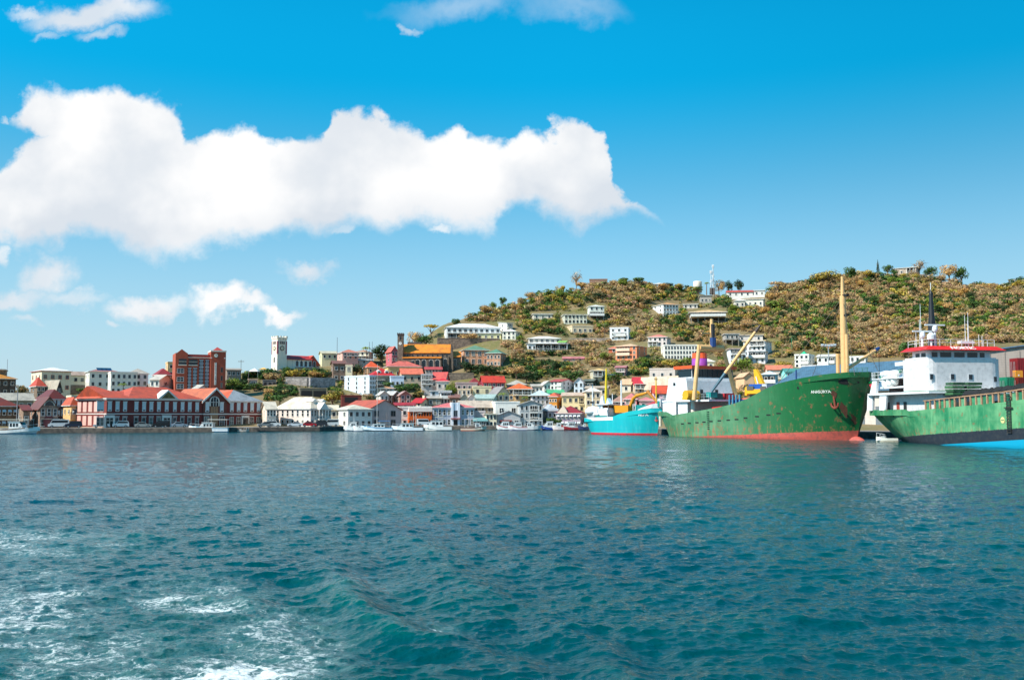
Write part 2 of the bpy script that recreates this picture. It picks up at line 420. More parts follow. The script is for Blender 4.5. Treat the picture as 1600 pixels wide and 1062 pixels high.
    v = np.stack([X_, Y_, z], -1); cols = np.stack([foam, crestf, np.clip(D/250, 0, 1)], -1).reshape(-1, 3)
    nr_, nc_ = x.shape; id_ = np.arange(nr_*nc_).reshape(nr_, nc_)
    f = np.stack([id_[:-1, :-1], id_[1:, :-1], id_[1:, 1:], id_[:-1, 1:]], -1).reshape(-1, 4)
    return v.reshape(-1, 3), f, cols
mw, n, p = new_mat('sea_water')
g = n.n('ShaderNodeNewGeometry').outputs['Position']
att = n.n('ShaderNodeAttribute', attribute_name='col').outputs['Color']
sc_ = n.n('ShaderNodeSeparateColor'); n.put(sc_.inputs[0], att); foam_a, crest_a, dist_a = sc_.outputs[:3]
g2 = n.vm('MULTIPLY', g, (1., 1.0, 0.))
wob = n.vm('MULTIPLY', n.vm('SUBTRACT', n.noise(g2, .9, 5, .6, out=1), (.5, .5, .5)), (1.6, 1.6, 0))
gw = n.vm('ADD', g2, wob)
lace = n.m('ABSOLUTE', n.m('SUBTRACT', n.noise(gw, 2.1, 7, .66), .5))
lace = n.m('SUBTRACT', 1., n.m('MULTIPLY', lace, 7.))
blot = n.noise(gw, .55, 5, .6)
fr = n.m('ADD', n.m('MULTIPLY', foam_a, 1.08), n.m('ADD', n.m('MULTIPLY', lace, .75), n.m('MULTIPLY', n.m('SUBTRACT', blot, .5), 1.3)))
fine = n.noise(g2, 7, 4, .7)
fr = n.m('ADD', fr, n.m('MULTIPLY', n.m('SUBTRACT', fine, .5), 1.3))
fm = n.m('MULTIPLY', n.step(fr, 1.08, 1.65), n.step(foam_a, .02, .3))
sub = n.m('MULTIPLY', n.step(fr, .35, 1.2), n.step(foam_a, .0, .4))       # aerated milky water under the foam
big = n.noise(g2, .05, 4, .6)
body = n.mix(n.step(big, .4, .62), (.0, .054, .053), (.0, .040, .050))
body = n.mix(n.m('MULTIPLY', crest_a, .7), body, (.0, .11, .09))
body = n.mix(n.m('MULTIPLY', sub, .45), body, (.12, .22, .215))
body = n.mix(fm, body, (.62, .66, .66))
n.put(p.inputs['Base Color'], body)
n.put(p.inputs['Roughness'], n.m('ADD', n.m('MULTIPLY', fm, .6), n.m('ADD', .04, n.m('MULTIPLY', dist_a, .10))))
p.inputs['IOR'].default_value = 1.33
rip = n.noise(n.vm('MULTIPLY', g, (1., 1.25, 0.)), 3.2, 6, .62)
rip2 = n.noise(n.vm('MULTIPLY', g, (.55, 1.3, 0.)), .85, 4, .55)
bp = n.n('ShaderNodeBump'); bp.inputs['Strength'].default_value = 1.; bp.inputs['Distance'].default_value = .07
n.put(bp.inputs['Height'], n.m('ADD', rip, n.m('MULTIPLY', n.m('MULTIPLY', rip2, dist_a), 8.)))
n.put(p.inputs['Normal'], bp.outputs[0])
v_, f_, c_ = waves()
tag(link('water', np_mesh('water', v_, f_, mw, True, c_)), kind='structure')
del v_, f_, c_
# the sea beyond the modelled waves, one flat sheet a little lower
mb = MB(); mb.poly([(-3000, -800, -.55), (3000, -800, -.55), (3000, 3000, -.55), (-3000, 3000, -.55)])
o = mb.build('sea', mw); tag(o, kind='structure')

# ------------------------------------------------------------------ buildings
RECTS = []            # picture rectangles of buildings, so that no shrub grows through them
WIN = {}
PANES = [GLASS, plain((58, 66, 74), .2, name='window_glass'), plain((44, 40, 38), .35, name='window_glass'), plain((112, 112, 104), .6, name='curtained_glass')]
_wr = random.Random(4)
def window_mesh(w, h, fc, style):
    vi = _wr.choice((0, 0, 1, 1, 2, 3)) if style != 'arch' else 0
    k = (round(w, 1), round(h, 1), fc, style, vi)
    if k in WIN: return WIN[k]
    w, h = k[0], k[1]; mb = MB(); f = .09 if style != 'hole' else .0
    if style == 'arch':
        n_ = 8; pr = [(-w/2, 0), (w/2, 0)]+[(w/2*cos(pi*i/n_), h-w/2+w/2*sin(pi*i/n_)) for i in range(n_+1)]
        pr2 = [(a*1.28, b_*1.06) for a, b_ in pr]
        mb.prism(pr2, 'y', -.06, .02, 0); mb.prism(pr, 'y', -.09, .01, 1)
    elif style == 'shutter':
        mb.box(-w/2-.1, w/2+.1, -.07, .02, -.1, h+.1, 0); mb.box(-w/2, w/2, -.12, 0, .0, h, 2)
        mb.box(-w/2+.1, w/2-.1, -.14, 0, .06, .34, 1)
        mb.box(-w/2-.18, w/2+.18, -.2, .02, h+.1, h+.25, 0)
    else:
        mb.box(-w/2, w/2, -.03, .02, 0, h, 1)
        if f:
            mb.box(-w/2-f, w/2+f, -.08, .02, h, h+f, 0).box(-w/2-f-.04, w/2+f+.04, -.14, .02, -f-.02, 0, 0)
            mb.box(-w/2-f, -w/2, -.08, .02, 0, h, 0).box(w/2, w/2+f, -.08, .02, 0, h, 0)
            if style == 'sash': mb.box(-w/2, w/2, -.06, 0, h*.48, h*.48+.07, 0)
            if w > 1: mb.box(-.035, .035, -.055, 0, 0, h, 0)
            if style == 'awning': mb.poly([(-w/2-.1, -.75, h*.62), (w/2+.1, -.75, h*.62), (w/2+.1, -.05, h+.12), (-w/2-.1, -.05, h+.12)], 2).poly([(-w/2-.1, -.75, h*.58), (w/2+.1, -.75, h*.58), (w/2+.1, -.05, h+.08), (-w/2-.1, -.05, h+.08)], 2)
    me = mb.mesh('window', [plain(fc, .6, name='window_frame', var=.1), PANES[vi], plain((205, 212, 215), .6, name='shutter_paint')])
    WIN[k] = me; return me

def add_window(root, x, y, z, w, h, fc=(225, 225, 220), style='plain', rz=0., name='window'):
    return link(name, window_mesh(w, h, fc, style), root, (x, y, z), rz)

def roof_mb(w, d, kind, h, z0, o=.45, t=.16, ridge='x', parapet=.5):
    mb = MB(); x0, x1, y0, y1 = -o, w+o, -o, d+o
    if kind in ('hip', 'pyr'):
        if w >= d: rl = 0 if kind == 'pyr' else (w-d)*.5+d*.12*0; rx0, rx1, ry0, ry1 = w/2-max(rl, .05), w/2+max(rl, .05), d/2, d/2
        else:
            rl = 0 if kind == 'pyr' else (d-w)*.5; rx0, rx1, ry0, ry1 = w/2, w/2, d/2-max(rl, .05), d/2+max(rl, .05)
        a = [(x0, y0, z0), (x1, y0, z0), (x1, y1, z0), (x0, y1, z0)]; c = [(x, y, z0+t) for x, y, _ in a]
        if w >= d: r0, r1 = (rx0, ry0, z0+h), (rx1, ry0, z0+h); fs = [(c[0], c[1], r1, r0), (c[1], c[2], r1), (c[2], c[3], r0, r1), (c[3], c[0], r0)]
        else: r0, r1 = (rx0, ry0, z0+h), (rx0, ry1, z0+h); fs = [(c[0], c[1], r0), (c[1], c[2], r1, r0), (c[2], c[3], r1), (c[3], c[0], r0, r1)]
        for f in fs: mb.poly(f, 0)
        mb.poly(a[::-1], 1)
        for i in range(4): mb.poly([a[i], a[(i+1) % 4], c[(i+1) % 4], c[i]], 1)
    elif kind in ('gable', 'gablef'):
        if kind == 'gable':   # ridge along the front
            s = h/(d/2); e = o*s
            pr = [(y0, z0-e), (d/2, z0+h), (y1, z0-e), (y1, z0-e+t), (d/2, z0+h+t), (y0, z0-e+t)]
            mb.prism(pr[:3]+pr[3:], 'x', x0, x1, 0)
        else:
            s = h/(w/2); e = o*s
            pr = [(x0, z0-e), (w/2, z0+h), (x1, z0-e), (x1, z0-e+t), (w/2, z0+h+t), (x0, z0-e+t)]
            mb.prism(pr, 'y', y0, y1, 0)
    elif kind == 'shed':
        mb.prism([(y0, z0), (y1, z0+h), (y1, z0+h+t), (y0, z0+t)], 'x', x0, x1, 0)
    elif kind == 'flat':
        q = parapet
        mb.box(-.12, w+.12, -.12, d+.12, z0, z0+.22, 1)
        if q > .25:
            mb.box(-.1, w+.1, -.1, .12, z0+.22, z0+q, 1).box(-.1, w+.1, d-.12, d+.1, z0+.22, z0+q, 1).box(-.1, .12, .12, d-.12, z0+.22, z0+q, 1).box(w-.12, w+.1, .12, d-.12, z0+.22, z0+q, 1)
    elif kind == 'slab':
        mb.box(x0, x1, y0, y1, z0, z0+.28, 0)
    return mb

def balcony_mb(x0, x1, z, dp, wall=False, rail=1.0, y=0.):
    mb = MB(); mb.box(x0, x1, y-dp, y, z-.2, z, 0)
    if wall: mb.box(x0, x1, y-dp-.06, y-dp+.08, z, z+rail, 0)
    else:
        mb.box(x0, x1, y-dp, y-dp+.07, z+rail-.08, z+rail, 0)
        k = max(2, int((x1-x0)/.5))
        for i in range(k+1):
            x = x0+(x1-x0-.05)*i/k; mb.box(x, x+.05, y-dp+.01, y-dp+.06, z, z+rail-.08, 0)
    return mb

def place(x0, x1, base, D, rel, d, wide=None):
    """world origin (front-left corner), rotation and frontage so that the building spans x0..x1 in the photograph"""
    pc = (x0+x1)/2; u = (pc-800)/F; th = -math.atan(u)+radians(rel)
    w = max(2., (x1-x0)*D/F*.9); cx, cy, z = P(pc, base, D)
    for _ in range(40):
        ct, st = cos(th), sin(th); pts = []
        for lx, ly in ((-w/2, 0), (w/2, 0), (w/2, d), (-w/2, d)):
            pts.append(proj(cx+lx*ct-ly*st, cy+lx*st+ly*ct, z)[0])
        a, c = min(pts), max(pts)
        w = max(1.5, w+((x1-x0)-(c-a))*D/F*.8); cx += ((x0+x1)-(a+c))/2*D/F*.8
    ct, st = cos(th), sin(th)
    return (cx-w/2*ct, cy-w/2*st, z), th, w

def house(label, x0, x1, base, eave, top, D=None, rel=0, roof='hip', wall=(225, 222, 212), rc=(190, 190, 185), nf=3, fl=2, ns=2, d=9, name='house', cat='house', group=None,
          ww=.9, wh=1.2, fc=(228, 226, 220), ws='plain', kind='plaster', o=.45, bal=(), ver=(), parapet=.5, rect=True, dirt=.35, door=None, extra=None, sides=True, stilts=0, chim=None, dormer=0, roofkind='roof_sheet', skip=()):
    pc = (x0+x1)/2
    if isinstance(D, str): D = float(quayY(pc))+float(D[1:])
    else:
        h_ = hit(pc, base)
        if h_ is not None: D = h_ if D is None or D > h_ else max(D, h_-12)
    (ox, oy, oz), th, w = place(x0, x1, base, D, rel, d)
    zz = lambda py: P(pc, py, D)[2]
    hw = zz(eave)-oz; hr = max(.2, zz(top)-zz(eave))
    if roof in ('gable', 'hip', 'pyr'): hr *= 1+.5*d/D           # the ridge stands farther back than the front
    root = thing(name, label, cat, (ox, oy, oz), th, group)
    # foundation reaches the lowest ground under the walls
    c_, s_ = cos(th), sin(th); low = 0.
    for lx, ly in ((0, 0), (w, 0), (w, d), (0, d)):
        low = min(low, float(terr(ox+lx*c_-ly*s_, oy+lx*s_+ly*c_))-oz)
    low = max(low-.6, -14)
    wm = wallm(wall, dirt, kind)
    mb = MB(); zb = low if not stilts else 0
    z00 = stilts if stilts else low
    wallh = hw
    if roof == 'gable':
        mb.prism([(0, z00), (d, z00), (d, hw), (d/2, hw+hr), (0, hw)], 'x', 0, w, 0)
    elif roof == 'gablef':
        mb.prism([(0, z00), (w, z00), (w, hw), (w/2, hw+hr), (0, hw)], 'y', 0, d, 0)
    elif roof == 'shed':
        mb.prism([(0, z00), (d, z00), (d, hw+hr), (0, hw)], 'x', 0, w, 0)
    else: mb.box(0, w, 0, d, z00, hw, 0)
    mb.build('wall', wm, root)
    if stilts:
        sm = wallm((150, 140, 128)); k = max(2, int(w/3.2))
        for i in range(k+1):
            x = .15+(w-.5)*i/k; MB().box(x, x+.3, .1, .4, low, stilts, 0).build('post', sm, root)
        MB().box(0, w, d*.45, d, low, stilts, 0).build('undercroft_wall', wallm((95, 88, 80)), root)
    trim = plain(fc, .6, name='trim')
    rmb = roof_mb(w, d, roof, hr, hw, o if roof != 'flat' else 0, parapet=parapet)
    rmb.build('roof', [roofm(rc, roofkind) if roof != 'flat' else wm, trim if roof != 'flat' else wm], root)
    fh = hw/fl; seed = random.Random(hash((x0, base)) & 0xffff)
    def row(n_, length, put, f):
        hh = min(wh, fh*.62); zz_ = f*fh+fh*.28
        for i in range(n_):
            if (f, i) in skip: continue
            put(length*(i+.5)/n_, zz_, min(ww, length/n_*.5), hh)
    for f in range(fl):
        if stilts and (f+1)*fh <= stilts+.5: continue
        row(nf, w, lambda a, z, wd, hh: add_window(root, a, 0, z, wd, hh, fc, ws), f)
        if sides and ns:
            if rel > 3: row(ns, d, lambda a, z, wd, hh: add_window(root, 0, d-a, z, wd, hh, fc, ws, -pi/2), f)
            if rel < -3: row(ns, d, lambda a, z, wd, hh: add_window(root, w, a, z, wd, hh, fc, ws, pi/2), f)
    for (f, a, c, dp, wl) in bal:     # storey, from, to (share of the frontage), depth, solid?
        balcony_mb(w*a, w*c, f*fh+.02, dp, wl).build('balcony', plain(fc, .6, name='trim'), root)
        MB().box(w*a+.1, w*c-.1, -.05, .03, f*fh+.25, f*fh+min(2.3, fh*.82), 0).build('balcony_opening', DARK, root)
    for (f, a, c, dp) in ver:         # verandah: slab, posts and a dark recess
        mb = balcony_mb(w*a, w*c, f*fh+.02, dp); k = max(2, int(w*(c-a)/3))
        for i in range(k+1):
            x = w*a+.05+(w*(c-a)-.25)*i/k; mb.box(x, x+.16, -dp, -dp+.16, f*fh+.02, (f+1)*fh-.05, 0)
        mb.box(w*a-.2, w*c+.2, -dp-.3, -.03, (f+1)*fh-.05, (f+1)*fh+.1, 0)
        mb.build('verandah', plain(fc, .6, name='trim'), root)
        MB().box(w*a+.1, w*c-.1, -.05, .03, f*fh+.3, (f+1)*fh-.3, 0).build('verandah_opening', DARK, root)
    if door is not None:
        MB().box(w*door-.55, w*door+.55, -.06, .02, 0, 2.1, 0).build('door', plain((70, 60, 58), .6, name='door_paint'), root)
    if chim is not None:
        MB().box(w*chim-.4, w*chim+.4, d*.5-.4, d*.5+.4, hw, hw+hr+1., 0).build('chimney', wm, root)
    for i in range(dormer):
        x = w*(i+1)/(dormer+1); q = MB().prism([(x-.8, hw+hr*.25), (x+.8, hw+hr*.25), (x+.8, hw+hr*.25+.9), (x, hw+hr*.25+1.6), (x-.8, hw+hr*.25+.9)], 'y', d*.12-.2, d*.5, 0)
        dm = q.build('dormer', wallm((225, 222, 212)), root); MB().box(x-.4, x+.4, d*.12-.25, d*.12-.18, hw+hr*.25+.2, hw+hr*.25+.85, 0).build('dormer_window', GLASS, dm)
    if rect: RECTS.append((x0, x1, min(top, eave), base, D))
    if extra: extra(root, w, d, hw, hr, fh)
    return root, w, d, hw, hr

HG = 'houses on the hillside'; TG = 'buildings of the harbour town'; WG = 'buildings along the waterfront'
CREAM = (226, 212, 184); WH = (232, 225, 213); PINK = (214, 160, 150); PEACH = (226, 182, 142); RED = (170, 62, 44); ORG = (205, 92, 42); SALM = (206, 104, 92); GREY = (168, 162, 154); PWH = (220, 208, 200)

# --- waterfront, far left
house('brown stone building with a dark red hipped roof at the left edge of the quay', -45, 27, 671, 635, 619, 'q22', 12, 'hip', (120, 98, 80), (120, 48, 34), 6, 2, 2, 14, 'warehouse', 'building', WG, kind='stone', ws='awning')
def gab(root, w, d, hw, hr, fh):
    add_window(root, w/2, 0, hw+hr*.2, 2.0, 1.1, (220, 215, 200), 'arch')
    MB().prism([(w/2-1.2, 0), (w/2+1.2, 0)]+[(w/2+1.2*cos(pi*i/8), 2.2+1.2*sin(pi*i/8)) for i in range(9)], 'y', -.1, .02, 0).build('arched_door', plain((96, 40, 46), .6, name='door_paint'), root)
    [MB().box(-.1, w+.1, -.12, 0, z_-.25, z_, 0).build('string_course', wallm((178, 150, 132)), root) for z_ in (hw, hw*.5)]
house('brown stone gabled warehouse with half-round window in its gable and a red arched door', 45, 90, 670, 637, 620, 'q13', 8, 'gablef', (158, 128, 112), (110, 56, 44), 3, 2, 2, 18, 'gabled_warehouse', 'building', WG, kind='stone', ws='sash', wh=1.6, extra=gab, skip=((0, 1),))
house('low brown stone wing with one window left of the gabled stone warehouse', 26, 46, 670, 641, 633, 'q15', 8, 'gable', (140, 116, 98), (118, 50, 38), 1, 1, 1, 10, 'stone_wing', 'building', WG, kind='stone', ws='sash', wh=1.8)
house('tall dark building with white shutters and dark red hipped roof behind the gabled warehouse', 55, 101, 668, 624, 608, 'q34', 14, 'hip', (92, 52, 50), (104, 36, 30), 4, 3, 2, 12, 'shuttered_building', 'building', WG, ws='shutter', ww=1., wh=1.5)
house('narrow peach building with an orange roof and yellow ground floor beside the red brick hall', 101, 117, 669, 634, 620, 'q20', 14, 'hip', (224, 184, 128), (196, 84, 44), 1, 2, 2, 8, 'peach_building', 'building', WG, extra=lambda r, w, d, hw, hr, fh: MB().box(.0, w, -.12, .0, 0, fh*.75, 0).build('yellow_shopfront', plain((226, 176, 52), .6), r))
house('flat cream block with one window behind the peach building', 103, 142, 650, 620, 617, 315, 10, 'flat', CREAM, nf=3, fl=2, ns=1, d=8, group=TG, name='flat_block', cat='building')
MB_ = None
# --- hill top, far left
r_, w_, d_, hw_, hr_ = house('dark stone fort building with an orange roof at the left edge of the skyline', -30, 24, 618, 592, 584, 345, 10, 'hip', (74, 66, 62), (196, 128, 40), 4, 2, 2, 12, 'fort_building', 'building', TG, kind='stone', o=.6)
MB().lathe(w_*.55, d_*.6, [(2.3, hw_), (2.3, hw_+2.9), (2.7, hw_+3.0), (2.7, hw_+3.3), (1.9, hw_+3.7)], 16).build('turret', wallm((120, 106, 90), kind='stone'), r_)
house('long low grey-roofed shed above the dark red roofs', -20, 52, 640, 625, 614, 312, 8, 'gable', (150, 140, 126), (176, 168, 154), 5, 1, 1, 9, 'shed', 'building', TG)
house('cream house with a white pyramid roof and red fascia on the left skyline', 48, 110, 612, 580, 573, 345, 14, 'hip', CREAM, (236, 232, 226), 4, 2, 3, 14, 'large_house', 'house', TG, fc=(170, 60, 50), chim=None)
house('rounded cream house with a brown stone base right of the white pyramid roof', 88, 133, 612, 586, 580, 333, 6, 'gable', CREAM, (176, 150, 132), 4, 2, 2, 9, 'cream_house', 'house', TG, fc=(150, 140, 128), extra=lambda r, w, d, hw, hr, fh: MB().box(-.1, w+.1, -.15, 0, -1, hw*.42, 0).build('stone_base', wallm((118, 104, 92), kind='stone'), r))
house('small tower house with an orange-red pyramid roof below the cream house', 47, 70, 622, 604, 588, 318, 14, 'pyr', (120, 100, 84), (186, 66, 38), 2, 2, 1, 8, 'tower_house', 'house', TG)
house('dark gabled house with a pale grey roof slope beside the orange-red pyramid roof', 70, 92, 622, 606, 594, 316, 26, 'gablef', (62, 58, 60), (172, 160, 142), 2, 2, 1, 9, 'dark_gabled_house', 'house', TG, fc=(200, 200, 196))
house('white three-storey house with a large glazed bay above the red brick hall', 140, 172, 613, 583, 581, 322, -24, 'flat', WH, nf=2, fl=2, ns=3, d=9, group=TG, name='white_house', extra=lambda r, w, d, hw, hr, fh: add_window(r, w*.5, 0, hw*.52, 3.2, 1.9, (200, 205, 205), 'sash'))
house('white house with a faded red hip roof covered in solar panels', 133, 184, 606, 581, 574, 352, 8, 'hip', WH, (172, 112, 104), 4, 2, 2, 10, 'solar_house', 'house', TG, extra=lambda r, w, d, hw, hr, fh: [MB().poly([(w*a, d*.08, hw+hr*.30), (w*a+1.9, d*.08, hw+hr*.30), (w*a+1.9, d*.40, hw+hr*1.02), (w*a, d*.40, hw+hr*1.02)]).build('solar_panel', plain((26, 42, 72), .2, name='solar_cell'), r) for a in (.28, .44, .6)])
house('long white block with four dark windows above the red brick hall', 168, 214, 616, 583, 581, 327, 6, 'flat', WH, nf=5, fl=3, ns=1, d=9, group=TG, name='white_block', cat='building')
house('white house under a pale grey hip roof left of the brick clock building', 196, 231, 614, 584, 575, 335, 6, 'hip', (226, 224, 224), (176, 166, 154), 3, 3, 2, 9, 'white_house', 'house', TG)
house('red-walled house with a red hip roof left of the brick clock building', 238, 268, 606, 586, 575, 350, 12, 'hip', (168, 66, 64), (150, 44, 48), 3, 2, 1, 9, 'red_house', 'house', TG)
house('white gabled house with grey roof in front of the red-roofed house', 234, 269, 618, 593, 585, 328, -28, 'gable', WH, (196, 188, 176), 2, 2, 1, 9, 'white_house', 'house', TG)
house('tall tan block standing behind the brick clock building', 258, 272, 600, 567, 565, 385, 8, 'flat', (222, 184, 132), nf=1, fl=3, ns=1, d=6, group=TG, name='tan_block', cat='building')
house('low grey shed with a small red gable in front of the clock building', 230, 262, 617, 606, 600, 312, 8, 'gable', (190, 182, 170), (158, 148, 136), 2, 1, 1, 7, 'shed', 'building', TG)
house('small red gabled roof house in front of the clock building', 246, 262, 616, 607, 596, 306, 4, 'gablef', (206, 190, 170), (184, 62, 40), 1, 1, 0, 7, 'red_gabled_house', 'house', TG)
house('grey-brown long building right of the brick clock building', 350, 376, 600, 578, 575, 378, 6, 'gable', (150, 130, 120), (168, 152, 136), 3, 2, 1, 9, 'long_building', 'building', TG)
house('small white building with a red arched canopy in front of the clock building', 303, 323, 625, 607, 601, 302, -28, 'gable', WH, (196, 190, 180), 1, 1, 1, 7, 'white_building', 'building', TG)
house('small dark red roofed building behind the brown gable', 306, 346, 628, 613, 606, 298, 8, 'hip', (170, 120, 100), (150, 46, 38), 2, 1, 1, 8, 'small_building', 'building', TG)

# --- brick clock building
BRICK = (176, 84, 60)
def clock_building():
    D = 330; X0, X1 = 268, 351.5
    (ox, oy, oz), th, w = place(X0, X1, 618, D, 6, 12)
    root = thing('clock_tower_building', 'tall red brick office building with a clock tower on its right corner', 'building', (ox, oy, oz), th, TG)
    k = w/(X1-X0); fx = lambda px: (px-X0)*k; fz = lambda py: P(310, py, D)[2]-oz
    bm_ = wallm(BRICK, .2, 'brick'); tr = plain((226, 214, 196), .6, name='trim')
    MB().box(fx(288.3), fx(325.8), .7, 12, -4, fz(559)).build('wall', bm_, root)
    t1 = MB().box(0, fx(288), 0, 11.5, -4, fz(552)).prism([(.4, fz(552)), (fx(287), fz(552)), (fx(278), fz(546))], 'y', .1, 4, 0).build('corner_turret', bm_, root)
    t2 = MB().box(fx(326), w, -.4, 8, -4, fz(549)).build('clock_tower', bm_, root)
    MB().box(fx(325.6), w+.15, -.6, 8.2, fz(549), fz(546.8)).build('cornice', tr, t2)
    MB().poly([(fx(330), -.2, fz(546.8)), (fx(347), -.2, fz(546.8)), (fx(338.7), 3, fz(540.5))]).poly([(fx(347), -.2, fz(546.8)), (fx(347), 6.2, fz(546.8)), (fx(338.7), 3, fz(540.5))]).poly([(fx(347), 6.2, fz(546.8)), (fx(330), 6.2, fz(546.8)), (fx(338.7), 3, fz(540.5))]).poly([(fx(330), 6.2, fz(546.8)), (fx(330), -.2, fz(546.8)), (fx(338.7), 3, fz(540.5))]).build('tower_roof', roofm((176, 60, 46)), t2)
    MB().box(fx(288.1), fx(325.9), .3, .7, fz(559)-.02, fz(558)).build('cornice', tr, root)
    MB().box(fx(288.1), fx(325.9), .9, 11, fz(559)+.02, fz(553.5)).build('roof', roofm((158, 54, 44)), root)
    # clock
    c = MB().tube((fx(334.5), -.42, fz(555)), (fx(334.5), -.62, fz(555)), .75, n=20).build('clock', plain((120, 96, 70), .5), t2)
    MB().tube((fx(334.5), -.6, fz(555)), (fx(334.5), -.66, fz(555)), .6, n=20).build('clock_face', plain((226, 222, 206), .4, var=.05), c)
    MB().box(fx(334.5)-.04, fx(334.5)+.04, -.7, -.66, fz(555), fz(555)+.45).box(fx(334.5), fx(334.5)+.32, -.7, -.67, fz(555)-.04, fz(555)+.04).build('clock_hands', DARK, c)
    sg = MB().box(fx(332.6), fx(336), -.5, -.4, fz(601), fz(566)).build('sign_board', plain((232, 228, 216), .5, var=.05), t2)
    txt = 'FINANCIAL COMPLEX'; n_ = len(txt); hgt = (fz(566)-fz(601))/n_; mt = plain((96, 84, 78), .5, var=0.)
    for i, ch in enumerate(txt):
        if ch == ' ': continue
        o = link('letter', text_mesh(ch, hgt*1.05, mt), sg, (fx(334.3), -.52, fz(566)-hgt*(i+.5))); o.rotation_euler = (pi/2, 0, 0)
    # glazed strips
    for a, b_ in ((288.8, 294.5), (297.5, 304), (307.5, 314.5), (317.5, 324)):
        z1 = fz(562 if a > 300 else 575); z0 = fz(612)
        g_ = MB().box(fx(a), fx(b_), .6, .75, z0, z1).build('glazing_strip', plain((44, 54, 62), .2, name='window_glass'), root)
        mb = MB()
        for j in range(1, 4): x = fx(a)+(fx(b_)-fx(a))*j/4; mb.box(x-.06, x+.06, .5, .62, z0, z1)
        nn = int((z1-z0)/1.1)
        for j in range(nn+1): z = z0+(z1-z0)*j/nn; mb.box(fx(a)-.05, fx(b_)+.05, .48, .6, z-.09, z+.09)
        mb.build('mullions', plain((176, 190, 200), .5), g_)
    for a, b_, p0, p1 in ((273, 286, 570, 561), (290, 304.5, 570, 561)):
        g_ = MB().box(fx(a), fx(b_), -.06 if a < 288 else .62, .75, fz(p0), fz(p1)).build('window', GLASS, root)
        MB().box(fx(a)-.1, fx(b_)+.1, -.25 if a < 288 else .4, .6 if a > 288 else 0, fz(p0)-.3, fz(p0)).box(fx(a), fx(b_), -.12 if a < 288 else .55, .6 if a > 288 else 0, (fz(p0)+fz(p1))/2, (fz(p0)+fz(p1))/2+.12).build('window_sill', tr, g_)
    for py in (583, 596, 607):
        g_ = add_window(root, fx(276.5), 0, fz(py), 2.0, 1.4, (214, 220, 220), 'sash')
        add_window(t2, fx(345), -.4, fz(py-2), .55, 1.6, (150, 110, 100), 'plain')
    for px in (327, 349.5): MB().box(fx(px)-.18, fx(px)+.18, -.6, -.4, fz(559.5), fz(558)).build('flood_lamp', WHITE, t2)
    RECTS.append((X0, X1, 546, 618, D))
clock_building()

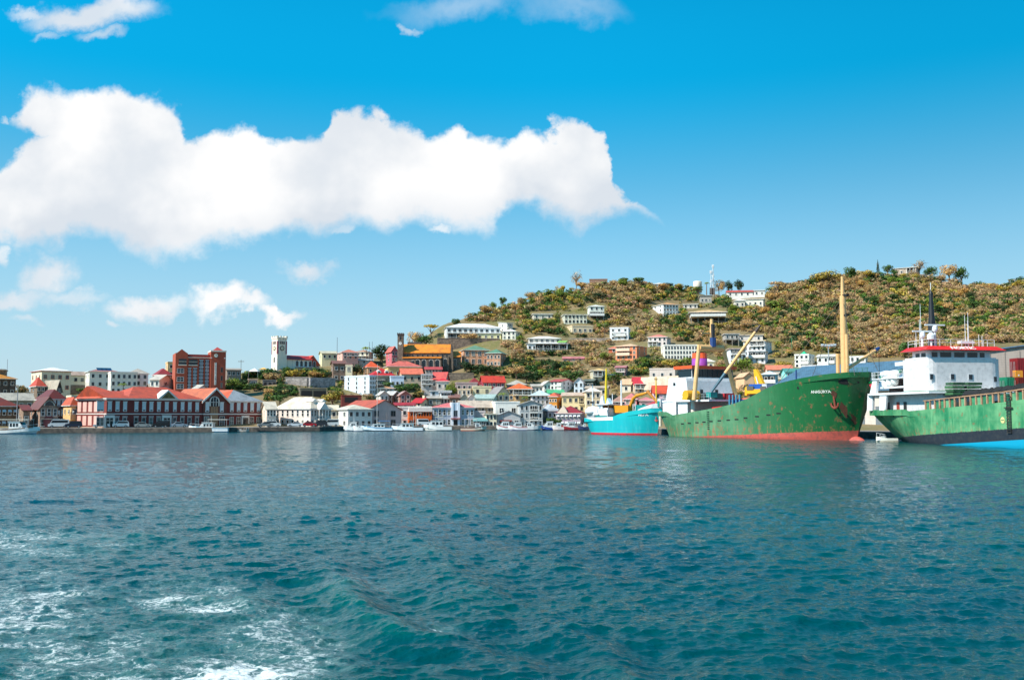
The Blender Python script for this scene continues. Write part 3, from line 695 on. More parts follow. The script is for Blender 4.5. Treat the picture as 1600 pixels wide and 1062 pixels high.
# --- the red brick hall on the quay
def brick_hall():
    bm_ = wallm((124, 52, 46), .25, 'brick'); tr = plain((222, 216, 208), .6, name='trim'); rm = roofm((192, 80, 50), 'roof_tiles')
    D0 = 250.; (ox, oy, oz), th, w = place(118, 316, 668.5, D0+6, 27, 17)
    root = thing('brick_hall', 'long two-storey dark red brick hall with white shutters and an orange-red hipped roof', 'building', (ox, oy, oz), th, WG)
    fzw = 3.55; H = 7.2
    # front window positions: photo column -> position along the facade
    def along(px):
        lo, hi = -2., w+20
        for _ in range(40):
            md = (lo+hi)/2; q = proj(ox+md*cos(th), oy+md*sin(th), oz+3)[0]
            if q < px: lo = md
            else: hi = md
        return lo
    low = -1.2
    MB().box(0, w, 0, 17, low, H).build('wall', bm_, root)
    MB().box(-.12, w+.02, -.14, 17.1, 3.5, 3.72).box(-.2, w+.02, -.25, 17.2, H-.12, H+.12).box(-.35, w, -.4, 17.3, H+.12, H+.3).build('string_course', tr, root)
    MB().box(-.1, w, -.12, 17.1, low, .35).build('plinth', wallm((196, 170, 150)), root)
    # roofs: left hip, low ridge, main hip
    def hipo(x0, x1, y0, y1, h, rx0, rx1, ry):
        mb = MB(); a = [(x0, y0), (x1, y0), (x1, y1), (x0, y1)]; z = H+.3
        A = [(x, y, z) for x, y in a]; r0, r1 = (rx0, ry, z+h), (rx1, ry, z+h)
        for f in ((A[0], A[1], r1, r0), (A[1], A[2], r1), (A[2], A[3], r0, r1), (A[3], A[0], r0), (A[3], A[2], A[1], A[0])): mb.poly(f)
        return mb
    xa = along(197); xb = along(228); xc = along(288)
    hipo(-.35, xa+2, -.4, 17.3, 3.1, along(157), along(170), 8).build('roof', rm, root)
    hipo(xa-6, along(222), 1.5, 16, 2.0, xa-4, along(225), 9).build('roof', rm, root)
    hipo(along(198), w+.2, -.38, 17.2, 3.2, xb+.5, xc-1.2, 8.1).build('roof', rm, root)
    # pediment
    p0, p1, pm = along(244.5), along(277), along(260.5)
    pd = MB().prism([(p0, H+.3), (p1, H+.3), (pm, H+2.6)], 'y', -.55, 3, 0).build('pediment', tr, root)
    MB().prism([(p0+.9, H+.42), (p1-.9, H+.42), (pm, H+2.15)], 'y', -.6, -.5, 0).build('pediment_relief', wallm((120, 104, 60), .9, 'stone'), pd)
    sh = lambda x, z, ww_, hh_: add_window(root, x, 0, z, ww_, hh_, (220, 218, 212), 'shutter')
    for px in (146.5, 158.8, 171, 183, 194.9, 212.6, 224.6, 236, 247.8, 260, 272.8, 284.7, 296, 307.6):
        sh(along(px), 4.3, .85, 2.2)
    for px in (146.5, 158.8, 182.5, 194.9, 212.6, 224.6, 236, 247.8, 272.8, 284.7, 296, 307.6):
        x = along(px); o = add_window(root, x, 0, .75, .9, 1.95, (214, 210, 204), 'sash')
        MB().box(x-.65, x+.65, -.2, 0, 2.86, 3.02).build('lintel', tr, o).location = (-x, 0, -.75)
    for px in (170.5, 260):
        x = along(px); dr = MB().box(x-1.3, x+1.3, -.3, 0, 0, 3.3).build('door_surround', tr, root); MB().box(x-.85, x+.85, -.36, -.3, 0, 2.6).build('door', GLASS, dr)
        MB().box(x-.05, x+.05, -.42, -.36, 0, 2.6).box(x-.85, x+.85, -.42, -.36, 1.9, 2.0).build('door_frame', tr, dr)
    # left end wall: tall bays, sunlit pink of the brick put into their colour
    for j in range(5):
        for z, h in ((.7, 2.4), (4.1, 2.6)): MB().box(-.1, 0, 1.6+j*3.1, 3.6+j*3.1, z, z+h).build('wall_panel', wallm((224, 176, 164)), root)
    RECTS.append((118, 316, 607, 668, 256))
    # gabled middle section
    x0, x1 = w+.02, along(353)
    r2 = thing('gabled_hall', 'brown brick gabled hall with an arched fan window between two red brick wings', 'building', (ox+x0*cos(th), oy+x0*sin(th), oz), th, WG)
    W2 = x1-x0; bb = wallm((116, 66, 56), .3, 'brick'); hh = 7.2
    MB().prism([(0, low), (W2, low), (W2, hh), (W2/2, hh+3.1), (0, hh)], 'y', -.35, 16, 0).build('wall', bb, r2)
    MB().box(W2*.3, W2*.62, -.42, -.35, .4, 5.6).build('wall_panel', wallm((168, 128, 96), .3, 'brick'), r2)
    MB().prism([(-.7, hh-.75), (W2/2, hh+2.95), (W2+.7, hh-.75), (W2+.7, hh-.3), (W2/2, hh+3.4), (-.7, hh-.3)], 'y', -.8, 16.2, 0).build('roof', [roofm((188, 96, 60))], r2)
    MB().prism([(-.7, hh-.8), (W2/2, hh+2.9), (W2+.7, hh-.8), (W2+.7, hh-.25), (W2/2, hh+3.45), (-.7, hh-.25)], 'y', -.95, -.8, 0).build('gable_trim', tr, r2)
    fw_ = add_window(r2, W2*.46, -.38, 5.7, 2.3, 2.5, (224, 220, 210), 'arch', name='arched_window')
    mb = MB(); [mb.box(W2*.46+a-.05, W2*.46+a+.05, -.6, -.44, 5.7, 8) for a in (-.4, .4)]; mb.box(W2*.46-1.1, W2*.46+1.1, -.6, -.44, 6.7, 6.8); q = mb.build('mullions', tr, fw_); q.location = (-W2*.46, .38, -5.7)
    for a in (.16, .78): add_window(r2, W2*a, -.35, 4.2, .95, 2.4, (220, 218, 212), 'shutter')
    add_window(r2, W2*.46, -.35, 3.6, .5, 2.0, (90, 80, 76), 'plain'); 
    for a in (.14, .8): add_window(r2, W2*a, -.35, .3, 1.3, 2.6, (214, 210, 204), 'sash')
    MB().box(-.05, W2+.05, -.5, -.35, 3.45, 3.75).build('string_course', tr, r2)
    # right wing with grey front slope and orange side slope
    x3 = along(409.5); W3 = x3-x1
    r3 = thing('brick_wing', 'red brick wing with a grey hipped front roof slope and white shutters', 'building', (ox+(x1+.02)*cos(th), oy+(x1+.02)*sin(th), oz), th, WG)
    MB().box(0, W3, .3, 16, low, 7.1).build('wall', bm_, r3)
    MB().box(-.05, W3+.1, .16, 16.1, 3.45, 3.75).box(-.1, W3+.2, .05, 16.2, 6.85, 7.15).build('string_course', tr, r3)
    MB().box(-.02, W3+.1, .18, 16.1, low, .35).build('plinth', wallm((196, 170, 150)), r3)
    z = 7.15; A = [(-.2, -.1, z), (W3+.4, -.1, z), (W3+.4, 16.3, z), (-.2, 16.3, z)]; ap = (W3*.48, 5.5, z+3.2); ap2 = (W3*.48-4, 15, z+3.2)
    MB().poly([A[0], A[1], ap], 1).poly([A[1], A[2], ap2, ap], 1).poly([A[2], A[3], ap2], 0).poly([A[3], A[0], ap, ap2], 0).poly(A[::-1], 0).build('roof', [roofm((206, 88, 46), 'roof_tiles'), roofm((150, 156, 162))], r3)
    for px in (362.7, 373.3, 383.8, 394.4, 404.5): add_window(r3, along(px)-x1, .3, 4.3, .9, 2.2, (220, 218, 212), 'shutter')
    for px in (362.7, 373.3, 394.4, 404.5): add_window(r3, along(px)-x1, .3, .75, 1.05, 2.0, (214, 210, 204), 'sash')
    x = along(383.8)-x1; dr = MB().box(x-1.2, x+1.2, .02, .3, 0, 3.2).build('door_surround', tr, r3); MB().box(x-.8, x+.8, -.05, .02, 0, 2.6).build('door', GLASS, dr)
    RECTS.append((316, 410, 610, 668, 262))
brick_hall()

# --- hill with the white church
def white_church():
    D = 392; tw = wallm((242, 228, 208), .12); pk = plain((166, 92, 104), .6)
    (ox, oy, oz), th, w = place(424, 447.5, 578, D, 28, 4.6)
    root = thing('white_church', 'white church with a square battlemented clock tower and a red-roofed arcaded nave', 'church', (ox, oy, oz), th, TG)
    fz = lambda py: P(436, py, D)[2]-oz; T = fz(529)
    t = MB().box(0, w, 0, 4.6, -3, T).build('tower', tw, root)
    mb = MB().box(-.2, w+.2, -.2, 4.8, T, T+.5)
    for i in range(4):
        a = (w+.4)*i/3.5-.2; mb.box(a, a+.55, -.2, .15, T+.5, T+1.1); mb.box(a, a+.55, 4.45, 4.8, T+.5, T+1.1)
        c = 5.0*i/3.5-.2; mb.box(-.2, .15, c, c+.5, T+.5, T+1.1); mb.box(w-.15, w+.2, c, c+.5, T+.5, T+1.1)
    mb.build('battlement', tw, t)
    zb = fz(553); mb = MB()
    for (a, b_, c, d2) in ((-.08, .5, -.08, .0), (w-.5, w+.08, -.08, 0), (-.08, 0, 0, .5), (-.08, 0, 4.1, 4.6)): MB().box(a, b_, c, d2, zb, fz(533)).build('pilaster', pk, t)
    zc = fz(544)
    for face in (0, 1):
        P0 = (w*.5, -.02, zc) if face == 0 else (-.02, 2.3, zc); P1 = (w*.5, -.14, zc) if face == 0 else (-.14, 2.3, zc)
        P2 = (w*.5, -.17, zc) if face == 0 else (-.17, 2.3, zc)
        ck = MB().tube(P0, P1, .95, n=20).build('clock', plain((70, 56, 52), .5), t); MB().tube(P1, P2, .66, n=20).build('clock_face', plain((206, 196, 170), .5, var=.05), ck)
    for face in (0, 1):
        for a in (-.8, 0, .8):
            if face == 0: add_window(t, w*.5+a, 0, fz(537), .4, .9, (150, 120, 120), 'plain')
            else: add_window(t, 0, 2.3+a, fz(537), .4, .9, (150, 120, 120), 'plain', -pi/2)
    add_window(t, 0, 2.3, fz(566), 1.0, 2.2, (232, 230, 226), 'arch', -pi/2); 
    # nave to the right
    L = 60*D/F/cos(radians(20)); z1 = fz(560); z2 = fz(554.5)
    nv = MB().box(w, w+L*.72, .6, 7.5, -3, z1).build('nave', tw, root)
    MB().prism([(.1, z1-.2), (4, z2), (8., z1-.2), (8., z1), (4, z2+.3), (.1, z1)], 'x', w, w+L*.74, 0).build('roof', roofm((186, 46, 44)), root)
    for i in range(5): add_window(nv, w+5.+i*1.95, .6, z1-2.8, 1.1, 2.2, (214, 212, 210), 'arch')
    for i in range(2): MB().box(w+.8+i*2, w+.85+i*2, .55, .62, 0, z1-.3).build('seam', GREYM, nv)
    MB().box(w+4., w+L*.72, -.9, .6, z1-3.2, z1-3.0).build('balcony', plain((200, 206, 214), .6), root)
    g = MB().prism([(w+L*.66, -3), (w+L, -3), (w+L, z1-1.6), (w+L*.80, z2+.1), (w+L*.66, z1-.4)], 'y', 2, 10, 0).build('chancel', wallm((196, 172, 158)), root)
    MB().poly([(w+L*.64, 1.5, z1), (w+L*.80, 1.5, z2+.5), (w+L*1.02, 1.5, z1-2.2), (w+L*.66, 1.5, z1-2.2)]).poly([(w+L*.8, 1.5, z2+.5), (w+L*.8, 10.5, z2+.5), (w+L*1.04, 10.5, z1-2.), (w+L*1.02, 1.5, z1-2.2)]).poly([(w+L*.8, 1.5, z2+.5), (w+L*.64, 1.5, z1), (w+L*.64, 10.5, z1), (w+L*.8, 10.5, z2+.5)]).build('chancel_roof', roofm((206, 70, 36)), root)
    RECTS.append((424, 515, 525, 578, D))
GREYM = plain((150, 146, 140), .7)
white_church()

def simple_wall(label, x0, x1, base, topy, D, rel, d, col, kind='stone', name='retaining_wall', cat='wall', openings=()):
    (ox, oy, oz), th, w = place(x0, x1, base, D, rel, d)
    root = thing(name, label, cat, (ox, oy, oz), th)
    h = P((x0+x1)/2, topy, D)[2]-oz
    MB().box(0, w, 0, d, -3, h).build('wall', wallm(col, .6, kind), root)
    MB().box(-.1, w+.1, -.1, d+.1, h, h+.2).build('coping', wallm(tuple(min(255, int(v*1.12)) for v in col), .3), root)
    for a, c, z0, z1 in openings: MB().box(w*a, w*c, -.05, .02, h*z0, h*z1).build('opening', DARK, root)
    RECTS.append((x0, x1, topy, base, D)); return root
simple_wall('pale grey stone retaining wall below the white church', 446, 482, 604, 590, 362, -14, 2, (168, 160, 156))
simple_wall('grey stone retaining wall curving right below the church trees', 481, 524, 604, 591, 364, 26, 2, (148, 146, 150))
simple_wall('overgrown stone ruin with arched openings left of the retaining wall', 410, 431, 605, 594, 358, 0, 3, (112, 110, 112), name='stone_ruin', cat='ruin', openings=((.1, .3, 0, .7), (.45, .65, 0, .7), (.78, .95, 0, .7)))
simple_wall('dark open-fronted concrete building under the retaining wall', 467, 510, 628, 607, 336, 4, 6, (120, 112, 96), 'plaster', 'concrete_building', 'building', ((.04, .45, .0, .85), (.5, .97, .0, .85)))
simple_wall('rough brown stone wall below the stone church', 700, 741, 597, 583, 392, -4, 2, (116, 104, 92))
simple_wall('brown stone retaining wall under the long white building', 683, 780, 543, 529, 442, 4, 2, (128, 108, 96))
simple_wall('long low terrace wall across the dry slope', 884, 975, 533, 529, 445, 2, 1, (172, 156, 146))
simple_wall('low stone wall running across the slope under the verandah building', 838, 900, 563, 559, 425, 2, 1, (168, 158, 158))
simple_wall('red-brown open shed wall above the long tiled roof', 532, 565, 630, 618, 322, 4, 5, (128, 56, 48), 'plaster', 'open_shed', 'building', ((.15, .8, .15, .8),))
house('pink hut with a dark window below the white canopy', 387, 402, 604, 594, 592, 356, 6, 'flat', (206, 168, 150), nf=1, fl=1, ns=1, d=4, name='hut', cat='hut', group=TG, ww=1.4)
# town left of the stone church
T = house
T('white-walled house with faded tin roof left of the pink villa', 499, 527, 562, 552, 548, 425, 8, 'gable', (214, 206, 168), (196, 186, 160), 3, 1, 1, 8, 'cream_house', 'house', TG)
T('pink villa with a terracotta hip roof and balcony on the middle skyline', 527, 560, 561, 551, 545, 415, 14, 'hip', (228, 176, 162), (196, 116, 92), 3, 2, 1, 9, 'villa', 'house', TG, bal=((1, .3, .95, 1., False),))
T('cream villa with verandah right of the pink villa on the skyline', 556, 583, 563, 550, 546, 412, -12, 'hip', CREAM, (182, 128, 92), 3, 2, 1, 9, 'villa', 'house', TG, ver=((0, .1, .9, 1.2),))
T('low grey-roofed annexe below the two skyline villas', 545, 583, 569, 563, 560, 398, 2, 'shed', (198, 188, 178), (178, 180, 180), 4, 1, 1, 6, 'annexe', 'building', TG)
T('small cream wooden house with one dark window among the trees', 540, 553, 583, 572, 570, 384, -8, 'flat', (226, 214, 186), nf=1, fl=1, ns=1, d=5, name='wooden_house', group=TG, ww=1.2, wh=1.6)
T('crumbling brown stone house beside the church trees', 517, 539, 596, 568, 563, 380, 6, 'gable', (132, 108, 94), (128, 84, 72), 2, 2, 1, 8, 'stone_house', 'house', TG, kind='stone')
T('pale blue-white four-storey building above the tiled warehouse roof', 538, 587, 616, 588, 586, 352, 36, 'flat', (206, 216, 228), nf=4, fl=4, ns=3, d=15, name='pale_blue_building', cat='building', group=TG, ww=.7)
T('house with an orange pyramid roof behind the bright red roof', 568, 592, 584, 574, 563, 392, 10, 'pyr', (190, 150, 120), (212, 84, 36), 2, 1, 1, 10, 'orange_roofed_house', 'house', TG)
T('stone house with a bright red hipped roof and white dormers', 573, 617, 602, 587, 574, 372, 12, 'hip', (156, 142, 126), (192, 34, 36), 3, 1, 2, 10, 'red_roofed_house', 'house', TG, kind='stone', dormer=2)
T('small dark open verandah house beside the pale blue building', 586, 600, 603, 594, 590, 366, 4, 'shed', (70, 62, 60), (176, 166, 158), 3, 1, 1, 7, 'verandah_house', 'house', TG)
T('tall pink gabled house left of the stone church tower', 603, 621, 566, 548, 541, 412, 16, 'gablef', (196, 104, 112), (198, 100, 84), 2, 2, 1, 9, 'pink_house', 'house', TG)
T('yellow-walled hall with a large rose-pink hipped roof in front of the stone church', 600, 658, 590, 573, 563, 380, 10, 'hip', (218, 188, 128), SALM, 5, 1, 3, 10, 'pink_roofed_hall', 'building', TG)
T('hall with a salmon-orange roof slope below the rose-pink roof', 624, 660, 597, 584, 575, 368, 6, 'gable', (206, 182, 156), (218, 112, 84), 3, 1, 1, 9, 'salmon_roofed_hall', 'building', TG, fc=(196, 180, 160))
T('pale blue house above the dark trees', 609, 631, 606, 589, 587, 362, 4, 'flat', (190, 204, 222), nf=3, fl=1, ns=1, d=6, name='pale_blue_house', group=TG)
T('long low orange-roofed cream house above the small gabled houses', 587, 616, 614, 607, 603, 350, 6, 'hip', (216, 200, 170), (214, 146, 92), 4, 1, 1, 8, 'cream_house', 'house', TG, ver=((0, .1, .9, 1.),))
T('white gabled house nearest the tall mast left of the two pink gables', 588, 607, 628, 616, 611, 340, 10, 'gablef', PWH, (206, 202, 196), 2, 1, 1, 8, 'gabled_house', 'house', TG, ws='sash')
T('grey-brown stone house with pale roof between two small gabled houses', 602, 624, 632, 617, 611, 342, -18, 'gable', (150, 126, 112), (200, 194, 188), 2, 2, 1, 8, 'stone_house', 'house', TG, kind='stone')
T('pink-brown gabled house with violet windows right of the grey-brown one', 620, 642, 632, 617, 611, 338, 8, 'gablef', (172, 116, 102), (182, 146, 138), 2, 2, 1, 8, 'pink_gabled_house', 'house', TG)
T('low house with crimson roof behind the pink gable', 615, 648, 638, 633, 629, 318, 6, 'gable', (190, 150, 140), (170, 44, 52), 3, 1, 1, 7, 'crimson_roofed_house', 'house', TG)
T('cream cottage with bright red roof above the orange restaurant', 644, 672, 636, 629, 622, 318, -26, 'gable', (222, 208, 176), (186, 34, 40), 2, 1, 1, 7, 'cottage', 'house', TG, chim=.8)
T('grey stone house left of the octagonal lookout', 668, 689, 634, 622, 619, 330, 0, 'gable', (150, 138, 124), (178, 168, 156), 2, 1, 1, 7, 'stone_house', 'house', TG, kind='stone')
T('white two-storey house with flat awning roof below the church', 672, 704, 620, 611, 609, 342, 0, 'slab', (214, 216, 220), (226, 226, 226), 3, 1, 1, 8, 'white_house', 'house', TG)
T('pale grey lookout tower with wide flat eaves', 687, 704, 632, 613, 611, 328, 4, 'slab', (206, 208, 216), (220, 222, 226), 3, 2, 2, 6, 'lookout_tower', 'building', TG, bal=((1, 0, 1, .8, True),))
T('house with salmon-red roof and small front gable below the stone church', 675, 701, 607, 592, 581, 366, -10, 'gable', (170, 150, 140), (202, 84, 76), 3, 1, 1, 8, 'salmon_roofed_house', 'house', TG)
T('smaller house with a bright red roof in front of the salmon-red roofed house', 682, 701, 609, 596, 590, 358, 0, 'hip', (206, 190, 180), (200, 50, 56), 2, 1, 1, 6, 'small_house', 'house', TG)
T('narrow grey house with balconies left of the salmon-red roofed house', 658, 676, 607, 586, 583, 366, 2, 'flat', (178, 176, 176), nf=2, fl=3, ns=1, d=7, group=TG, name='balcony_house', bal=((1, 0, 1, 1., False), (2, 0, 1, 1., False)))
T('small pink-tiled canopy house between the stone church and salmon roof', 664, 690, 584, 577, 573, 378, 2, 'gable', (190, 170, 160), (178, 72, 76), 5, 1, 1, 6, 'arcaded_house', 'house', TG)
T('grey-pink long flat house under the dark red domed roof', 711, 746, 611, 599, 597, 358, 4, 'flat', (168, 146, 146), nf=4, fl=1, ns=1, d=8, group=TG, name='flat_house')
T('dark red hipped roof house behind the long flat grey-pink house', 728, 753, 606, 602, 590, 366, 8, 'hip', (140, 70, 64), (134, 40, 42), 2, 1, 1, 10, 'dark_red_roofed_house', 'house', TG)
T('low cream house with two windows under the flat grey-pink house', 715, 738, 618, 609, 608, 348, -6, 'flat', (216, 190, 160), nf=3, fl=1, ns=1, d=6, group=TG, name='cream_house')
T('cream terrace house left of the red barn roof', 738, 768, 617, 605, 604, 350, 2, 'flat', (222, 208, 170), nf=2, fl=1, ns=1, d=7, group=TG, name='terrace_house', fc=(150, 140, 120))
T('dark pink barn-like house with an orange-red roof and white end gable', 750, 789, 614, 597, 587, 366, 8, 'gable', (158, 62, 78), (196, 58, 36), 5, 2, 1, 9, 'red_barn_house', 'house', TG, wh=.9)
T('pale grey hip roof house behind the orange hip roof', 792, 822, 606, 601, 593, 378, 0, 'hip', (176, 170, 166), (180, 172, 160), 3, 1, 1, 9, 'grey_roofed_house', 'house', TG)
T('peach house with a bright orange hipped roof and pale verandah', 790, 832, 626, 608, 598, 355, 6, 'hip', (228, 184, 130), (224, 104, 46), 4, 2, 2, 10, 'orange_roofed_house', 'house', TG, ver=((1, .2, .95, 1.2),))
T('cream gabled house with grey side roof below the dark pink barn', 764, 796, 628, 614, 604, 340, 20, 'gablef', (216, 196, 166), (148, 140, 138), 2, 1, 2, 9, 'cream_gabled_house', 'house', TG)
T('mint-green cottage with five openings above the long grey roof', 741, 778, 634, 622, 616, 322, -14, 'gable', (172, 206, 196), (158, 178, 172), 4, 1, 1, 7, 'mint_cottage', 'house', TG)
T('small pink-white cottage left of the mint-green cottage', 730, 742, 634, 621, 616, 322, 4, 'gablef', (226, 208, 198), (200, 190, 180), 1, 1, 1, 6, 'cottage', 'house', TG)
T('weathered grey-green shack left of the two small cottages', 717, 731, 634, 621, 616, 324, 6, 'gablef', (158, 162, 148), (150, 150, 142), 1, 1, 1, 6, 'shack', 'house', TG)
T('small brown house under trees at left of the weathered shack', 702, 717, 634, 621, 616, 325, 0, 'gable', (138, 106, 88), (134, 92, 80), 1, 1, 1, 7, 'brown_house', 'house', TG)
# stone church
def stone_church():
    D = 402; st = wallm((112, 98, 86), .5, 'stone'); orf = roofm((226, 134, 30), 'orange_roof_sheet')
    (ox, oy, oz), th, w = place(620, 708, 588, D, -4, 10)
    root = thing('stone_church', 'long dark stone church with an orange roof and a square battlemented tower', 'church', (ox, oy, oz), th, TG)
    k = w/88; fx = lambda px: (px-620)*k; fz = lambda py: P(660, py, D)[2]-oz
    MB().box(fx(629.2), w, 3.2, 12, -4, fz(550.5)).prism([(fx(704.5), -4), (w, -4), (w, fz(550)), (fx(706), fz(536)), (fx(704.5), fz(550))], 'y', 3.0, 12.4, 0).build('nave', st, root)
    MB().prism([(2.9, fz(551)), (7.6, fz(536.6)), (12.4, fz(551)), (12.4, fz(550)), (7.6, fz(535.6)), (2.9, fz(550))], 'x', fx(628), fx(704.6), 0).build('roof', orf, root)
    al = MB().box(fx(629.3), fx(690), 0, 3.1, -4, fz(559.5)).build('aisle', st, root)
    MB().prism([(-.3, fz(559.5)), (3.15, fz(557.2)), (3.15, fz(556.6)), (-.3, fz(558.9))], 'x', fx(628), fx(691), 0).build('aisle_roof', orf, al)
    tw = MB().box(0, fx(629), 1.5, 5, -4, fz(523)).build('tower', st, root)
    mb = MB().box(-.15, fx(629)+.15, 1.3, 5.2, fz(523), fz(522))
    for i in range(4):
        a = -.15+(fx(629)+.3-.4)*i/3; mb.box(a, a+.42, 1.3, 1.7, fz(522), fz(519.5)).box(a, a+.42, 4.8, 5.2, fz(522), fz(519.5))
    mb.build('battlement', wallm((70, 60, 56), .4, 'stone'), tw)
    ck = MB().tube((fx(624.5), 1.5, fz(536)), (fx(624.5), 1.38, fz(536)), .62, n=18).build('clock', plain((226, 224, 216), .5, var=.05), tw)
    MB().box(fx(624.5)-.04, fx(624.5)+.04, 1.33, 1.38, fz(536), fz(536)+.42).box(fx(624.5), fx(624.5)+.3, 1.33, 1.38, fz(536)-.04, fz(536)+.04).build('clock_hands', DARK, ck)
    add_window(tw, fx(624.5), 1.5, fz(530), .5, 1.3, (90, 78, 70), 'arch')
    for px in (653, 663, 674.5, 684.5): add_window(al, fx(px), 0, fz(573), 1.5, 2.9, (196, 188, 176), 'arch')
    for px in (646,): add_window(al, fx(px), 0, fz(573), 1.1, 2.6, (196, 188, 176), 'arch')
    for px in (636, 644, 652, 660, 668, 676, 684, 692, 699): add_window(root, fx(px), 3.2, fz(556), .7, .8, (132, 116, 104), 'arch')
    add_window(root, fx(696.5), 3.2, fz(572), 1.4, 3.2, (196, 188, 176), 'arch')
    mb = MB()
    for px in (641, 649, 658, 669, 679.5, 689.5): mb.box(fx(px)-.3, fx(px)+.3, -.6, 0, -4, fz(563))
    mb.box(fx(701)-.4, fx(701)+.4, 2.2, 3.2, -4, fz(556)).box(w-.4, w+.3, 2.2, 3.2, -4, fz(550)); mb.build('buttress', st, root)
    ch = MB().box(w, w+3.2, 4, 11, -4, fz(556.5)).build('chancel', st, root)
    MB().prism([(3.6, fz(557)), (7.5, fz(548)), (11.4, fz(557)), (11.4, fz(556)), (7.5, fz(547)), (3.6, fz(556))], 'x', w, w+3.3, 0).build('chancel_roof', orf, ch)
    add_window(ch, w+1., 4, fz(571), .9, 2.8, (196, 188, 176), 'arch')
    MB().box(fx(632), fx(655), 13, 15, fz(550), fz(530.5)).build('rear_gable', wallm((84, 76, 74), .5, 'stone'), root)
    RECTS.append((620, 722, 519, 588, D))
stone_church()
T('convent-like peach stone building with a green hipped roof beside the stone church', 718, 764, 571, 547, 538, 420, 8, 'hip', (206, 154, 122), (104, 140, 112), 4, 2, 2, 14, 'green_roofed_building', 'building', TG, kind='stone', wh=1.7, ww=1.2, ws='plain')
T('smaller peach building with a green pyramid roof right of the long green roof', 760, 791, 573, 552, 544, 412, -14, 'pyr', (190, 144, 118), (92, 136, 108), 4, 2, 2, 10, 'green_roofed_pavilion', 'building', TG, kind='stone')
T('long white two-storey institution with a broad white roof on the shoulder of the hill', 694, 782, 530, 512, 504, 462, 6, 'hip', (230, 228, 224), (236, 236, 236), 10, 2, 2, 13, 'white_institution', 'building', HG, fc=(190, 188, 184), wh=1.2, ww=1.3, ver=((0, .02, .5, .8),))
T('cream wing at the right end of the long white institution', 745, 783, 531, 521, 519, 452, 0, 'slab', (228, 218, 168), (232, 232, 230), 4, 1, 1, 6, 'cream_wing', 'building', HG)
T('white apartment house with red balcony rails right of the long white institution', 779, 801, 519, 505, 502, 470, 30, 'shed', WH, (230, 228, 226), 4, 2, 1, 8, 'apartment_house', 'house', HG, bal=((1, .1, .9, .8, False),))
T('white hip-roofed house with a grey garage door in front of the apartment house', 785, 813, 531, 518, 513, 452, -14, 'hip', (228, 224, 206), (232, 230, 224), 3, 2, 1, 9, 'hip_roofed_house', 'house', HG)
T('white two-tiered verandah building with long dark window bands on the dry slope', 821, 887, 548, 537, 533, 437, 6, 'hip', (228, 227, 228), (224, 218, 212), 9, 1, 2, 11, 'verandah_building', 'building', HG, ver=((0, .18, .98, 1.2),))
T('set-back upper storey house with a wide white roof above the verandah building', 823, 876, 537, 529, 524, 446, 6, 'hip', (206, 196, 184), (230, 224, 216), 6, 1, 2, 10, 'upper_house', 'house', HG, rect=True, wh=1.3, ww=1.6)
T('small house with a lime-green roof right of the verandah building', 872, 886, 545, 535, 531, 444, -8, 'shed', (212, 212, 214), (138, 190, 84), 2, 1, 1, 6, 'lime_roofed_house', 'house', HG)
T('long cream single-storey house with two windows below the white villas', 886, 926, 521, 510, 508, 468, 16, 'flat', (224, 202, 168), nf=4, fl=1, ns=2, d=9, name='cream_bungalow', group=HG, dirt=.5)
T('white villa with square windows and a porch left of the tower house', 878, 917, 506, 492, 489, 492, 8, 'slab', (222, 220, 202), (228, 226, 218), 6, 2, 2, 9, 'white_villa', 'house', HG, fc=(170, 166, 150))
T('slim white tower house on tall stilts with a hipped roof', 918, 944, 500, 479, 475, 500, 8, 'hip', (226, 228, 216), (226, 222, 212), 3, 3, 2, 7, 'tower_house', 'house', HG, stilts=3., bal=((1, .0, 1, 1., True),))
T('low white house with flat roof high on the left shoulder of the hill', 831, 863, 499, 491, 488, 512, 6, 'slab', (226, 214, 196), (232, 228, 222), 3, 1, 2, 8, 'low_white_house', 'house', HG)
T('plain white cube house with a row of dark windows under its flat roof', 953, 985, 531, 513, 510, 460, -6, 'flat', (232, 232, 234), nf=3, fl=3, ns=2, d=9, name='cube_house', group=HG, wh=.9, bal=((1, .2, .85, .7, True),))
T('white three-storey house with a peach-orange hip roof among green trees', 1020, 1060, 493, 476, 471.5, 496, 26, 'hip', (230, 230, 228), (222, 158, 96), 5, 3, 2, 12, 'orange_roofed_villa', 'house', HG, ww=1., wh=1.1)
T('large pale house on stilts with a tan hip roof and wraparound balcony', 1077, 1134, 506, 488, 482, 482, 4, 'hip', (218, 200, 188), (222, 180, 124), 6, 3, 2, 13, 'stilt_house', 'house', HG, stilts=3.2, bal=((2, 0, 1, 1.3, True),), o=.9)
T('flat-roofed white pavilion above the stilt house', 1068, 1090, 482, 476, 473, 520, 0, 'slab', (214, 206, 196), (226, 222, 216), 3, 1, 1, 7, 'pavilion', 'house', HG)
T('house with a pink hip roof and white arched porch on the dry slope', 1013, 1048, 541, 527, 521, 452, -10, 'hip', (222, 204, 198), (214, 128, 112), 4, 2, 1, 10, 'pink_roofed_house', 'house', HG, ver=((0, .0, .5, 1.),), dirt=.2)
T('long white three-storey institution with rows of arched windows above the ships', 1033, 1090, 562, 540, 536, 436, 8, 'flat', (234, 228, 216), nf=11, fl=3, ns=1, d=11, name='arched_institution', cat='building', group=HG, ww=.8, wh=1.4, ws='arch')
T('peach-orange apartment house with stepped balconies and an outside stair', 962, 1011, 562, 541, 536, 436, -22, 'hip', (226, 136, 96), (226, 186, 146), 4, 3, 2, 11, 'peach_apartment_house', 'house', HG, bal=((1, .05, .7, 1., True), (2, .05, .7, 1., True)), fc=(232, 196, 170))
